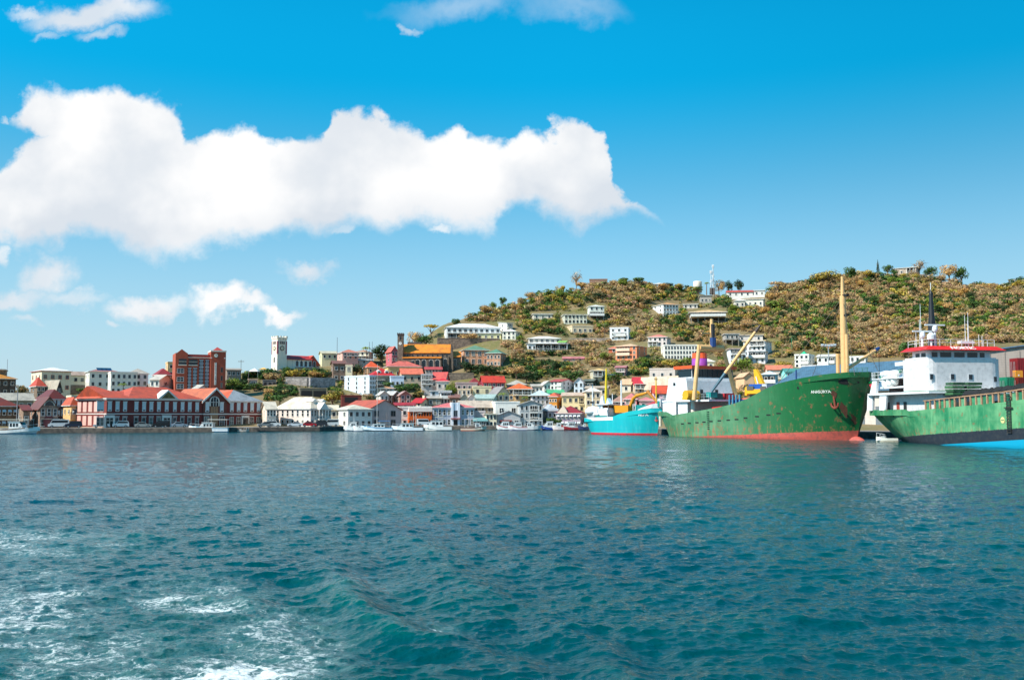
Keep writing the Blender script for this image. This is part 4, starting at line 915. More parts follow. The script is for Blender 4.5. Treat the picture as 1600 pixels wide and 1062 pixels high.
T('small orange hip-roofed annexe left of the peach apartment house', 951, 967, 551, 545, 541, 440, 0, 'hip', (214, 112, 82), (222, 112, 78), 1, 1, 1, 6, 'annexe', 'house', HG)
T('small pink two-storey balcony house under the dry slope', 962, 981, 588, 574, 571, 408, -8, 'gable', (206, 144, 142), (184, 120, 120), 2, 2, 1, 7, 'pink_balcony_house', 'house', HG, bal=((1, 0, 1, .9, False),))
T('cream verandah house with a yellow-orange roof above the turquoise ship', 922, 948, 597, 579, 575, 380, 8, 'hip', (206, 196, 166), (222, 180, 112), 2, 2, 2, 8, 'yellow_roofed_house', 'house', TG, ver=((1, .0, .7, 1.),))
T('dark green wooden house behind the white mast of the turquoise ship', 912, 934, 608, 595, 592, 366, -12, 'gable', (52, 74, 66), (104, 112, 102), 3, 1, 1, 8, 'dark_green_house', 'house', TG)
T('grey-white flat block above the tan-roofed chapel', 1015, 1061, 592, 577, 575, 372, -10, 'flat', (206, 192, 184), nf=3, fl=1, ns=2, d=9, name='flat_block', cat='building', group=TG)
T('white gabled chapel with a long tan roof behind the ship bow', 1007, 1062, 622, 600, 587, 345, 42, 'gablef', (230, 224, 222), (212, 188, 164), 2, 2, 5, 20, 'chapel', 'building', TG, ww=.7, wh=1.4)
T('pink warehouse with an orange-red roof right of the chapel', 1019, 1056, 636, 614, 602, 322, 4, 'gable', (214, 176, 190), (208, 78, 46), 3, 2, 1, 10, 'pink_warehouse', 'building', TG)
T('house with a crimson roof and cream verandah left of the chapel', 988, 1010, 614, 600, 589, 352, 6, 'gable', (210, 178, 148), (192, 46, 58), 3, 2, 1, 7, 'crimson_roofed_house', 'house', TG, ver=((1, .05, .95, .9),))
T('white gabled cottage left of the crimson roof', 971, 991, 613, 600, 592, 354, -10, 'gable', (226, 212, 192), (212, 172, 136), 1, 1, 1, 7, 'white_cottage', 'house', TG)
T('dusty pink house with a brown hip roof behind the turquoise ship', 956, 981, 645, 628, 618, 318, 4, 'hip', (196, 142, 140), (168, 128, 112), 2, 2, 1, 8, 'dusty_pink_house', 'house', TG)
T('rose-pink house with hipped roof under the digger arm', 976, 1000, 642, 624, 614, 326, -8, 'hip', (212, 140, 144), (204, 120, 118), 2, 2, 1, 8, 'rose_pink_house', 'house', TG)
T('pink house half hidden behind the digger arm', 996, 1022, 640, 626, 620, 318, 6, 'hip', (220, 168, 168), (196, 120, 124), 2, 1, 1, 8, 'pink_house', 'house', TG)
T('white bungalow with a crimson roof behind the turquoise ship bow', 1010, 1036, 644, 634, 626, 306, 4, 'hip', (226, 214, 206), (186, 60, 70), 2, 1, 1, 7, 'white_bungalow', 'house', TG)
# upper hill
T('long white house with a faded red roof near the mast on the ridge', 1135, 1182, 463, 456, 452.5, 548, 4, 'gable', (232, 228, 220), (196, 82, 66), 5, 1, 1, 9, 'red_roofed_bungalow', 'house', HG)
T('small white annexe at the right end of the red-roofed ridge bungalow', 1178, 1195, 462, 454, 452, 546, 0, 'slab', (230, 226, 220), (226, 220, 214), 2, 1, 1, 7, 'annexe', 'house', HG)
T('white L-shaped house with long carport roof under the ridge', 1160, 1195, 479, 468, 465, 530, -6, 'slab', (228, 222, 206), (232, 228, 222), 4, 1, 1, 8, 'carport_house', 'house', HG)
T('small hip-roofed house left of the long carport roof', 1146, 1164, 480, 470, 466, 528, 6, 'hip', (216, 206, 192), (226, 216, 206), 2, 1, 1, 7, 'hip_roofed_cottage', 'house', HG)
T('grey stone terrace house below the water tank', 1093, 1112, 474, 462, 459, 536, 4, 'slab', (168, 160, 150), (176, 170, 160), 3, 1, 1, 8, 'terrace_house', 'house', HG)
T('pale hip-roofed house cresting the ridge left of the water tank', 1020, 1040, 449, 444, 440.5, 566, 4, 'hip', (206, 206, 206), (214, 208, 200), 3, 1, 1, 8, 'ridge_house', 'house', HG)
T('weathered grey house with a wide white roof alone on the hilltop', 1395, 1437, 429, 419, 414, 560, -12, 'slab', (176, 160, 146), (226, 214, 200), 4, 1, 2, 9, 'hilltop_house', 'house', HG, kind='stone', ver=((0, .6, .9, .8),))
T('long low stone ruin on the crest of the left hilltop', 921, 949, 441, 437, 435.5, 560, 0, 'flat', (150, 116, 100), nf=0, fl=1, ns=0, d=4, name='stone_ruin', cat='ruin', group=HG)
T('grey unfinished concrete house on columns on the slope', 1129, 1155, 540, 522, 518, 462, 8, 'slab', (168, 162, 156), (206, 204, 204), 3, 2, 1, 9, 'concrete_house', 'house', HG, stilts=2.6)
T('white house with a maroon balcony rail left of the large white apartments', 1136, 1166, 570, 545, 540, 428, 8, 'slab', (226, 226, 230), (206, 180, 176), 4, 3, 1, 9, 'maroon_balcony_house', 'house', HG, bal=((2, .1, .9, .9, False),))
T('large white three-storey apartment house with a tan roof terrace', 1162, 1206, 556, 533, 529, 444, -14, 'slab', (230, 228, 230), (222, 190, 140), 5, 3, 2, 11, 'white_apartments', 'house', HG, ver=((2, .3, .98, .8),))
T('lower white wing with two balconies below the tan roof terrace', 1170, 1200, 568, 549, 547, 428, -8, 'slab', (226, 222, 226), (226, 224, 226), 3, 2, 1, 8, 'white_wing', 'house', HG, bal=((1, 0, 1, .9, True),))
T('pale house with a flat overhanging roof behind the large white apartments', 1153, 1192, 533, 524, 521, 456, 0, 'slab', (214, 204, 198), (216, 196, 182), 3, 1, 1, 9, 'flat_roofed_house', 'house', HG)
T('narrow white house partly hidden behind the beige crane post', 1092, 1116, 590, 565, 559, 400, 6, 'hip', (226, 208, 170), (226, 216, 200), 2, 2, 1, 8, 'cream_tower_house', 'house', TG)
T('white lace-balcony house right of the purple funnel', 1106, 1138, 594, 580, 575, 378, 0, 'hip', (226, 220, 216), (224, 220, 214), 4, 1, 1, 8, 'lace_balcony_house', 'house', TG, bal=((0, .4, 1, .9, False),))
T('white house with an emerald green roof light above the blue shed', 1242, 1273, 575, 555, 550, 418, -14, 'flat', (232, 230, 222), nf=3, fl=3, ns=2, d=9, name='emerald_roofed_house', group=HG, bal=((1, .4, 1, .8, True),), extra=lambda r, w, d, hw, hr, fh: MB().poly([(w*.3, 1, hw+.3), (w*.8, 1, hw+.3), (w*.55, 3, hw+1.8)]).poly([(w*.8, 1, hw+.3), (w*.8, 6, hw+.3), (w*.55, 3, hw+1.8)]).poly([(w*.8, 6, hw+.3), (w*.3, 6, hw+.3), (w*.55, 3, hw+1.8)]).poly([(w*.3, 6, hw+.3), (w*.3, 1, hw+.3), (w*.55, 3, hw+1.8)]).build('roof_light', plain((44, 176, 126), .5), r))
T('white house with a shallow gable and dark porch above the blue shed', 1277, 1311, 578, 557, 553, 414, -10, 'gable', (232, 232, 228), (214, 208, 200), 3, 2, 1, 9, 'porch_house', 'house', HG, bal=((1, .6, 1, 1., True),))
T('small white house with two arched windows just above the blue shed roof', 1254, 1282, 583, 573, 570, 392, 0, 'gable', (230, 228, 226), (206, 200, 196), 2, 1, 1, 7, 'small_white_house', 'house', TG)
T('white box house behind the raised boom', 1328, 1356, 574, 558, 555, 414, -6, 'flat', (230, 228, 226), nf=3, fl=2, ns=1, d=8, name='white_box_house', group=HG, bal=((0, 0, 1, .8, True),))
T('pale blue two-storey house with a white roof behind the yellow digger', 1192, 1216, 611, 585, 579, 352, -6, 'hip', (104, 168, 196), (206, 224, 236), 2, 2, 1, 8, 'blue_house', 'house', TG, bal=((1, 0, 1, .8, True),))
T('long house with a coral roof and white gable behind the pale blue house', 1196, 1238, 592, 577, 570, 372, 6, 'gable', (226, 206, 190), (218, 126, 96), 3, 1, 1, 8, 'coral_roofed_house', 'house', TG)
T('turquoise house with a teal roof beside the blue shed', 1221, 1254, 604, 581, 575, 360, 10, 'gable', (136, 212, 206), (78, 142, 132), 3, 2, 2, 9, 'turquoise_house', 'house', TG, ww=.7)
T('plain peach gabled house above the deck of the green ship', 1150, 1178, 612, 588, 582, 350, 18, 'gablef', (232, 184, 142), (222, 176, 136), 1, 2, 0, 9, 'peach_gabled_house', 'house', TG, skip=((1, 0),))
# --- waterfront, middle
T('cream quayside wing with a small front gable left of the hipped customs building', 409, 431, 669, 639, 628, 'q14', 8, 'gable', (226, 206, 190), (206, 194, 176), 3, 2, 1, 9, 'cream_wing', 'building', WG, ws='sash', wh=1.7, ww=.7)
def port(root, w, d, hw, hr, fh):
    tr = plain((220, 212, 204), .6, name='trim')
    p = MB().prism([(w*.26, hw-.1), (w*.72, hw-.1), (w*.49, hw+1.9)], 'y', -1.6, 4, 0).build('porch_gable', tr, root)
    b_ = balcony_mb(w*.26, w*.72, fh, 1.4); [b_.box(w*a-.1, w*a+.1, -1.4, -1.2, 0, hw-.1) for a in (.27, .42, .56, .71)]; b_.build('balcony', tr, root)
    MB().box(w*.3, w*.68, -.06, .02, fh+.2, hw-.6).build('balcony_opening', plain((150, 140, 136), .6), root)
    for a in (.35, .8): 
        q = MB().box(w*a-.6, w*a+.6, 1.5, 4, hw+.5, hw+2.1).prism([(w*a-.9, hw+2.1), (w*a+.9, hw+2.1), (w*a, hw+2.8)], 'y', 1.3, 4.2, 0).build('dormer', tr, root)
T('large cream customs building with a broad hipped roof, dormers and a columned balcony', 430, 517, 669.5, 639, 620, 'q13', 40, 'hip', (226, 208, 198), (214, 200, 180), 7, 2, 7, 15, 'customs_building', 'building', WG, ws='sash', wh=1.6, ww=.8, extra=port)
T('pale cream low building with a wide doorway right of the customs building', 505, 527, 668, 640, 633, 'q22', 0, 'gable', (230, 214, 190), (222, 206, 178), 2, 2, 1, 9, 'low_building', 'building', WG)
T('white two-storey office with grey roof and three dark windows on the quay', 522, 581, 668, 640, 632, 'q12', 24, 'hip', (220, 218, 212), (206, 198, 178), 4, 2, 2, 10, 'white_office', 'building', WG, ww=1.3, wh=1.2)
T('big pinkish gabled warehouse with a long orange-tiled roof running back to the left', 531, 627, 668, 640, 625, 'q17', 30, 'gablef', (206, 178, 172), (182, 84, 60), 2, 2, 0, 17, 'tiled_warehouse', 'building', WG, ww=1.6, wh=1.6, fc=(180, 160, 156), roofkind='roof_tiles')
T('white building with a flat roof behind the orange restaurant', 620, 674, 667, 637, 634, 'q20', 6, 'flat', (234, 228, 220), nf=3, fl=2, ns=2, d=8, name='white_building', cat='building', group=WG)
def rest(root, w, d, hw, hr, fh):
    org = plain((214, 96, 26), .6, name='orange_paint')
    MB().box(-.1, w+.1, -1.9, 0, fh-.1, fh+1.0).build('balcony', org, root)
    mb = MB()
    for i in range(9): x = w*i/8.2; mb.box(x, x+.22, -1.85, -1.6, 0, hw)
    mb.build('post', org, root)
    MB().box(.1, w-.1, -.06, .02, fh+1., hw-.2).build('dining_room_opening', plain((52, 34, 34), .7), root)
    MB().box(-.2, w+.2, -2.1, .0, hw, hw+1.1).build('fascia', plain((232, 214, 204), .6), root)
T('orange two-storey quayside restaurant with a balcony and white fascia', 635, 673, 667, 643, 640, 'q15', 6, 'slab', (206, 98, 34), (226, 206, 196), 4, 2, 1, 8, 'restaurant', 'building', WG, extra=rest, o=.1)
def bluetower(root, w, d, hw, hr, fh):
    tb = wallm((206, 214, 226), .1)
    t = MB().box(w*.45, w*.63, -.7, 3, -1, hw+1.6).build('entrance_tower', tb, root)
    MB().box(w*.45-.2, w*.45+.5, -.9, 3.2, -1, hw+1.7).box(w*.63-.5, w*.63+.2, -.9, 3.2, -1, hw+1.7).build('pilaster', wallm((222, 228, 236), .1), t)
    add_window(t, w*.54, -.7, fh+.4, 1.2, 1.7, (120, 120, 126), 'plain'); MB().box(w*.54-1.5, w*.54+1.5, -1.5, -.7, 2.5, 2.8).build('canopy', plain((160, 60, 52), .6), t)
    MB().box(w*.54-.7, w*.54+.7, -.78, -.68, 0, 2.3).build('door', DARK, t)
T('long blue-grey two-storey building with a rose roof and a pale entrance tower', 672, 741, 667, 637, 629, 'q15', 6, 'hip', (158, 168, 184), (214, 110, 108), 9, 2, 1, 10, 'blue_grey_building', 'building', WG, ww=.75, wh=1.5, ws='sash', extra=bluetower)
T('long brown building with a pale tin roof behind the blue-grey building', 716, 770, 655, 636, 626, 'q32', 4, 'gable', (150, 132, 112), (192, 174, 156), 5, 2, 1, 9, 'tin_roofed_building', 'building', WG)
T('pale narrow wall building right of the blue-grey building', 739, 758, 667, 644, 642, 'q18', 0, 'flat', (202, 190, 190), nf=0, fl=2, ns=0, d=7, name='narrow_building', cat='building', group=WG)
T('small quay shelter with a teal awning and dark front', 741, 760, 668, 658, 653, 'q11', 0, 'shed', (74, 82, 84), (112, 160, 160), 3, 1, 1, 4, 'quay_shelter', 'shelter', WG)
T('cream pavilion with arched openings and an orange base on the quay', 757, 776, 668, 647, 645.5, 'q13', 4, 'slab', (230, 216, 186), (226, 214, 196), 3, 2, 1, 7, 'arched_pavilion', 'building', WG, ws='arch', ww=.8, wh=1.7)
T('large white block with two dark windows and a blank wall above the grey gabled store', 768, 812, 652, 629, 626.5, 'q26', 8, 'flat', (232, 227, 218), nf=2, fl=1, ns=1, d=10, name='large_white_block', cat='building', group=WG, ww=1.3, wh=1.7)
T('grey-white gabled store with three square windows and a rust awning', 774, 813, 668, 649, 642, 'q14', 4, 'gablef', (186, 186, 186), (170, 174, 176), 3, 1, 1, 10, 'gabled_store', 'building', WG, ww=1.2, wh=1.2, extra=lambda r, w, d, hw, hr, fh: MB().box(w*.12, w*.62, -1.2, 0, 2.0, 2.4).build('awning', plain((140, 54, 40), .7), r))
T('grey three-storey building with shallow gable and pale window surrounds', 809, 848, 668, 632, 626, 'q15', 4, 'gablef', (178, 180, 180), (162, 164, 164), 5, 3, 1, 11, 'grey_building', 'building', WG, ww=.8, wh=1.4, bal=((1, .45, .8, .6, False), (2, .45, .8, .6, False)))
T('narrow grey house with pale quoins right of the grey three-storey building', 848, 870, 667, 642, 631, 'q20', 12, 'hip', (166, 170, 176), (176, 182, 190), 2, 2, 1, 8, 'narrow_grey_house', 'house', WG)
T('pale grey hip-roofed house above the red-roofed purple building', 846, 872, 655, 640, 634, 'q34', 0, 'hip', (190, 192, 196), (170, 176, 186), 2, 2, 1, 7, 'pale_grey_house', 'house', TG)
def purp(root, w, d, hw, hr, fh):
    MB().prism([(w*.02, hw), (w*.5, hw), (w*.3, hw+2.6)], 'y', -.3, 1, 0).build('front_gable', wallm((226, 206, 186)), root)
T('mauve quayside building with a maroon hipped roof and small cream gable', 869, 914, 667, 646, 634, 'q15', -8, 'hip', (166, 144, 156), (146, 34, 46), 6, 2, 2, 10, 'mauve_building', 'building', WG, ws='awning', wh=1.0, extra=purp)
T('pagoda-roofed pale blue house with a pink upper wall behind the grey building', 829, 858, 632, 618, 609, 345, 4, 'hip', (210, 204, 208), (190, 206, 212), 4, 2, 1, 8, 'pagoda_roofed_house', 'house', TG, o=.8)
T('ochre-orange house with a coral roof and tiny windows', 858, 878, 640, 620, 613, 334, -14, 'hip', (214, 140, 52), (222, 100, 66), 3, 2, 1, 7, 'ochre_house', 'house', TG, wh=.8, ww=.6)
T('low building with a bright green roof behind the ochre house', 854, 881, 622, 614, 609, 352, 6, 'gable', (160, 190, 170), (74, 172, 118), 2, 1, 1, 7, 'green_roofed_building', 'building', TG)
T('cream two-storey block with a pinkish roof edge above the maroon roof', 878, 916, 645, 618, 613, 336, -4, 'gable', (228, 206, 160), (206, 178, 156), 4, 2, 1, 9, 'cream_block', 'building', TG, fc=(206, 190, 156), bal=((1, .75, .98, .5, False),))
T('cream house with a pale tiered hip roof behind the wheelhouse of the turquoise ship', 912, 938, 646, 612, 604, 336, 6, 'hip', (224, 202, 164), (222, 210, 196), 3, 3, 1, 8, 'tiered_house', 'house', TG)
T('pale stone block with a shallow tan roof above the tiered cream house', 915, 952, 630, 606, 603, 345, -6, 'gable', (206, 186, 166), (196, 176, 156), 3, 2, 1, 8, 'stone_block', 'building', TG)
T('small white house with three dark windows left of the white apartments', 829, 848, 614, 603, 600, 362, 4, 'gable', (206, 200, 188), (190, 182, 170), 3, 1, 1, 7, 'small_white_house', 'house', TG, ww=.7)
T('white stepped gable house left of the block with dark balconies', 842, 866, 618, 601, 595, 364, 12, 'gablef', (222, 216, 208), (206, 196, 188), 3, 2, 1, 9, 'stepped_gable_house', 'house', TG)
T('white block with three dark recessed balconies and a thin red roof edge', 860, 897, 616, 596, 592, 362, -24, 'gable', (230, 224, 222), (178, 72, 70), 3, 3, 3, 11, 'balcony_block', 'building', TG, bal=((1, .6, .98, .4, True), (2, .6, .98, .4, True)))
T('pale blue gabled house with a dark balcony right of the balcony block', 897, 915, 616, 597, 590, 356, -6, 'gablef', (206, 216, 228), (206, 186, 176), 2, 2, 1, 8, 'pale_blue_gabled_house', 'house', TG, ww=.8)
T('low long cream roof at the foot of the dry slope', 880, 912, 564, 560, 557, 425, 0, 'gable', (206, 150, 150), (196, 118, 118), 3, 1, 0, 5, 'long_shed', 'building', HG)
T('pale house with cars parked in front below the dry slope', 1062, 1085, 604, 592, 588, 358, 0, 'slab', (200, 186, 172), (206, 196, 186), 2, 1, 1, 7, 'pale_house', 'house', TG)

# --- port sheds on the right
def blue_shed():
    D = 236; A = P(1196, 610, 250); Bp = P(1600, 571, 185)
    root = thing('blue_roofed_shed', 'long port shed with a blue sheet roof behind the green ships', 'warehouse', (A[0], A[1], 1.15), atan2(Bp[1]-A[1], Bp[0]-A[0]), None)
    L = math.hypot(Bp[0]-A[0], Bp[1]-A[1])+10; h = 9.3
    MB().prism([(1., -2), (26., -2), (26., 8.6), (13.5, 14.6), (1., 8.6)], 'x', 0, L, 0).build('wall', wallm((206, 196, 186), .3, 'clapboard'), root)
    MB().prism([(-.6, h-1.), (13.5, h+6.0), (27.6, h-1.), (27.6, h-.7), (13.5, h+6.3), (-.6, h-.7)], 'x', -1.5, L+.4, 0).build('roof', roofm((74, 108, 132), 'blue_sheet'), root)
    for k in range(9): MB().box(4+k*6.2, 7+k*6.2, .9, 1., 0, 5).build('shed_door', plain((110, 118, 124), .6), root)
    for k in range(6): MB().poly([(6+k*9., 3, h+1.15), (8+k*9., 3, h+1.15), (8+k*9., 5, h+2.15), (6+k*9., 5, h+2.15)]).build('roof_light', plain((190, 200, 208), .4), root)
    RECTS.append((1196, 1600, 560, 640, 236))
blue_shed()
def grey_shed():
    (ox, oy, oz), th, w = place(1545, 1720, 640, 178, 2, 20)
    root = thing('grey_shed', 'tall grey corrugated shed with a blue roof edge at the right edge', 'warehouse', (ox, oy, 1.15), th, None)
    fz = lambda py: P(1600, py, 178)[2]-1.15
    MB().prism([(0, -2), (w, -2), (w, fz(545)), (w*.42, fz(538)), (0, fz(546))], 'y', 0, 22, 0).build('wall', wallm((158, 146, 138), .35, 'clapboard'), root)
    MB().prism([(-.5, fz(546.5)), (w*.42, fz(538.5)), (w+.5, fz(545.5)), (w+.5, fz(544)), (w*.42, fz(537)), (-.5, fz(545))], 'y', -.5, 22.5, 0).build('roof', roofm((70, 112, 146), 'blue_sheet'), root)
    mb = MB(); [mb.box(0, w, -.06, 0, z, z+.12) for z in (4.2, 8.4)]; [mb.box(x, x+.14, -.08, 0, 0, fz(547)) for x in np.arange(.5, w, 2.4)]
    mb.build('cladding_rail', plain((132, 122, 116), .7), root)
    RECTS.append((1545, 1600, 537, 640, 178))
grey_shed()
def container(label, px, py, D, L, col, rz, z=None, txt=None):
    x, y, zz = P(px, py, D); z = zz if z is None else z
    root = thing('shipping_container', label, 'container', (x, y, z), rz, 'containers stacked on the quay')
    mb = MB().box(0, L, 0, 2.44, 0, 3.05)
    for k in range(int(L/.3)): mb.box(.12+k*.3, .26+k*.3, -.05, 0, .15, 2.9)
    for k in range(7): mb.box(-.05, 0, .14+k*.33, .3+k*.33, .15, 2.9)
    for a in (0, L-.12): mb.box(a-.06, a+.16, -.08, .05, 0, 2.6)
    mb.build('shell', plain(col, .55, name='container_paint'), root)
    for a in (.35, 1.35): MB().box(-.1, -.05, a, a+.75, .12, 2.46).build('door', plain(tuple(int(v*.9) for v in col), .5, name='container_paint'), root)
    mb = MB(); [mb.box(-.14, -.1, a, a+.05, .1, 2.5) for a in (.6, .95, 1.5, 1.9)]; mb.build('locking_bar', plain((150, 150, 150), .4), root)
    MB().box(L*.3, L*.5, -.09, -.05, .6, 1.2).build('marking', plain((226, 226, 220), .5, var=.05), root)
    return root
g0 = P(1575, 612, 166); gz = 1.2
for k in range(3): container(['green container standing behind the ship deck, lowest of its stack', 'green container in the middle of the stack behind the ship deck', 'green container on top of the stack, behind the black tyres'][k], 1573.5, 612, 163, 6.1, (30, 128, 96), .06, gz+3.07*k)
for k, (c, l) in enumerate([((120, 44, 38), 'rust-red container at the bottom of the right-hand stack'), ((128, 56, 48), 'rust-red container second from the bottom of the right-hand stack'), ((116, 34, 26), 'brown container under the topmost red one'), ((134, 30, 34), 'crimson container with white markings on top of the right-hand stack')]):
    container(l, 1591, 600, 162, 6.1, c, .03, gz+3.07*k)
o = container('small orange-yellow box container standing beside the red stack', 1588, 601, 159.5, 2.2, (226, 150, 46), .03, gz+3.07*3-.2); o.scale = (.5, .4, .36)

# ------------------------------------------------------------------ ships
def hull_mesh(name, L, B, zk, sheer, wl, deckp, rake, over, mats, nx=70, nz=14, thick=True, gam=1.):
    """sheer, wl, deckp: lists of (s, value); rake at the bow, overhang at the stern. Returns object-less mesh and a surface function"""
    S = lambda t, c: float(np.interp(t, [a for a, _ in c], [v for _, v in c]))
    def pt(s, t, side):
        zs = S(s, sheer); z = zk+(zs-zk)*t
        q = max(0., min(1., (z+.2)/(zs+.2)))**gam
        hb = B/2*(S(s, wl)*(1-q)+S(s, deckp)*q)
        if z < 0: hb *= max(.0, 1-(z/zk)**2*.6)
        bw = max(0., (s-.72)/.28)**1.6; sw = max(0., (.2-s)/.2)**1.5
        x = s*L+rake*bw*q-over*sw*q
        return (x, side*hb, z)
    v = []; f = []; mi = []
    for side in (-1, 1):
        b0 = len(v)
        for i in range(nx+1):
            s = .5-.5*cos(pi*i/nx)
            for j in range(nz+1): v.append(pt(s, j/nz, side))
        for i in range(nx):
            for j in range(nz):
                a = b0+i*(nz+1)+j; f.append((a, a+nz+1, a+nz+2, a+1)); mi.append(0)
    N = (nx+1)*(nz+1)
    for i in range(nx):      # deck a little below the rail
        a = i*(nz+1)+nz; c = a+nz+1; k = len(v)
        dz = .9
        for q in (a, c, c+N, a+N): x, y, z = v[q]; v.append((x, y*.985, z-dz))
        f.append((k, k+1, k+2, k+3)); mi.append(1)
        f.append((a, c, k+1, k)); mi.append(0); f.append((a+N, c+N, k+2, k+3)); mi.append(0)
    for e in (0, nx):
        for j in range(nz):
            a = e*(nz+1)+j; f.append((a, a+1, a+1+N, a+N)); mi.append(0)
    me = bpy.data.meshes.new(name); me.from_pydata(v, [], f)
    for m_ in mats: me.materials.append(m_)
    me.polygons.foreach_set('material_index', mi); me.polygons.foreach_set('use_smooth', [True]*len(f)); me.update()
    import bmesh
    bm = bmesh.new(); bm.from_mesh(me); bmesh.ops.remove_doubles(bm, verts=bm.verts, dist=.002); bmesh.ops.recalc_face_normals(bm, faces=bm.faces)
    for e_ in bm.edges:
        if len(e_.link_faces) == 2 and e_.calc_face_angle(0) > .7: e_.smooth = False
    bm.to_mesh(me); bm.free()
    def surf(x, z, side=-1):
        lo, hi = 0., 1.
        for _ in range(30):
            md = (lo+hi)/2; zs = S(md, sheer); X_ = pt(md, (z-zk)/(zs-zk), side)[0]
            if X_ < x: lo = md
            else: hi = md
        zs = S(lo, sheer); return pt(lo, (z-zk)/(zs-zk), side)[1]
    return me, surf, lambda s: S(s, sheer)
def ship_paint(top, boot, z0, slope, rust=.5, alt=None, bow=None, stripe=None, name='ship_paint'):
    """top colour above the boot line z0+slope*x, boot colour below; rust runs and worn patches"""
    m, n, p = new_mat(name); tcn = n.n('ShaderNodeTexCoord').outputs['Object']; x, y, z = n.xyz(tcn)
    L1, L2 = s2l(top), s2l(boot); nz = n.noise(tcn, .9, 5, .65); nf = n.noise(tcn, 3.3, 4, .65)
    st = n.noise(n.vm('MULTIPLY', tcn, (1.2, 1.2, .13)), 1.5, 5, .62)
    c = n.mix(n.step(n.noise(tcn, .22, 4, .6), .38, .66), L1, s2l(alt or tuple(int(v*.75) for v in top)))
    c = n.mix(n.m('MULTIPLY', n.step(st, .5, .72), .55), c, tuple(v*1.25+.015 for v in L1))
    if bow: c = n.mix(n.step(n.m('ADD', x, n.m('MULTIPLY', nz, 6.)), bow[1], bow[2]), c, n.mix(n.m('MULTIPLY', n.step(st, .5, .72), .4), s2l(bow[0]), tuple(v*1.4+.01 for v in s2l(bow[0]))))  # darker green towards the bow: partly its own paint, partly shade put into the colour
    c = n.mix(n.m('MULTIPLY', n.step(nz, .58, .68), rust), c, (.26, .10, .045))
    low = n.step(z, 3.2, .8)
    c = n.mix(n.m('MULTIPLY', n.m('MULTIPLY', n.step(st, .49, .60), n.step(nf, .40, .58)), n.m('MULTIPLY', low, rust*1.4)), c, (.34, .11, .05))
    plate = n.m('MAXIMUM', n.step(n.m('ABSOLUTE', n.m('SUBTRACT', n.m('FRACT', n.m('MULTIPLY', x, .16)), .5)), .012, .004), n.step(n.m('ABSOLUTE', n.m('SUBTRACT', n.m('FRACT', n.m('MULTIPLY', z, .45)), .5)), .02, .008))
    c = n.mix(n.m('MULTIPLY', plate, .28), c, tuple(v*.3 for v in L1))
    line = n.m('ADD', n.m('ADD', z0, n.m('MULTIPLY', x, slope)), n.m('MULTIPLY', n.m('SUBTRACT', nf, .5), .35*(rust > .2)))
    bc = n.mix(n.step(n.noise(tcn, 1.6, 5, .7), .45, .62), L2, tuple(v*.62+.02 for v in L2))
    if stripe: # a second colour under the first
        sc2, z1, s1 = stripe
        bc = n.mix(n.step(n.m('SUBTRACT', z, n.m('ADD', z1, n.m('MULTIPLY', x, s1))), .03, -.03), bc, s2l(sc2))
    c = n.mix(n.step(n.m('SUBTRACT', z, line), .05, -.05), c, bc)
    n.put(p.inputs['Base Color'], c); n.put(p.inputs['Roughness'], n.m('ADD', .38, n.m('MULTIPLY', nz, .3)))
    return m
class Ship:
    def __init__(s, label, stern, head, cat='ship', name='cargo_ship', group=None):
        s.o = stern; s.th = atan2(head[1], head[0]); s.root = thing(name, label, cat, (stern[0], stern[1], 0), s.th, group)
    def world(s, x, y): return (s.o[0]+x*cos(s.th)-y*sin(s.th), s.o[1]+x*sin(s.th)+y*cos(s.th))
    def X(s, px, y=0., z=5.):
        lo, hi = -15., 90.
        for _ in range(40):
            md = (lo+hi)/2; w = s.world(md, y)
            if proj(w[0], w[1], z)[0] < px: lo = md
            else: hi = md
        return lo
    def Z(s, px, py, y=0.):
        x = s.X(px, y); w = s.world(x, y); return P(px, py, w[1])[2]
    def Yl(s, px, x, z=5.):
        """sideways position seen at column px for a given x along the ship"""
        lo, hi = -14., 14.
        for _ in range(40):
            md = (lo+hi)/2; w = s.world(x, md)
            if proj(w[0], w[1], z)[0] < px: lo = md
            else: hi = md
        return lo
def HX(S, surf, px, z):
    lo, hi = -4., 60.
    for _ in range(40):
        md = (lo+hi)/2; w = S.world(md, surf(md, z))
        if proj(w[0], w[1], z)[0] < px: lo = md
        else: hi = md
    return lo
def on_hull(sh, surf, me, x, z, parent, name, off=.06):
    """wrap a flat mesh (its x = along the ship, y = up) on the hull side that faces the picture"""
    me = me.copy()
    for v in me.vertices:
        X_, Z_ = x+v.co.x, z+v.co.y; e = max(0., v.co.z)
        v.co = (X_, surf(X_, Z_)-off-e, Z_)
    return link(name, me, parent)
def disc(r, n=14):
    mb = MB(); mb.poly([(r*cos(2*pi*k/n), r*sin(2*pi*k/n), 0) for k in range(n)]); return mb
BEIGE = plain((224, 178, 120), .55, name='mast_paint'); SWH = plain((228, 230, 232), .45, name='white_ship_paint', var=.22); BLUEP = plain((28, 62, 120), .5)
DECK = plain((92, 84, 76), .8, name='deck_plating', var=.4); TEALP = plain((20, 130, 128), .5)
def winrow(mb_mat, root, pts): pass
def railing(root, pts, h=1., step=1.2, mat=None):
    mb = MB()
    for a, c in zip(pts[:-1], pts[1:]):
        L = math.dist(a, c); k = max(1, int(L/step))
        for zz in (h, h*.55): mb.tube((a[0], a[1], a[2]+zz), (c[0], c[1], c[2]+zz), .035, n=4)
        for i in range(k+1):
            t = i/k; q = [a[j]+(c[j]-a[j])*t for j in range(3)]; mb.tube(q, (q[0], q[1], q[2]+h), .035, n=4)
    return mb.build('railing', mat or SWH, root)

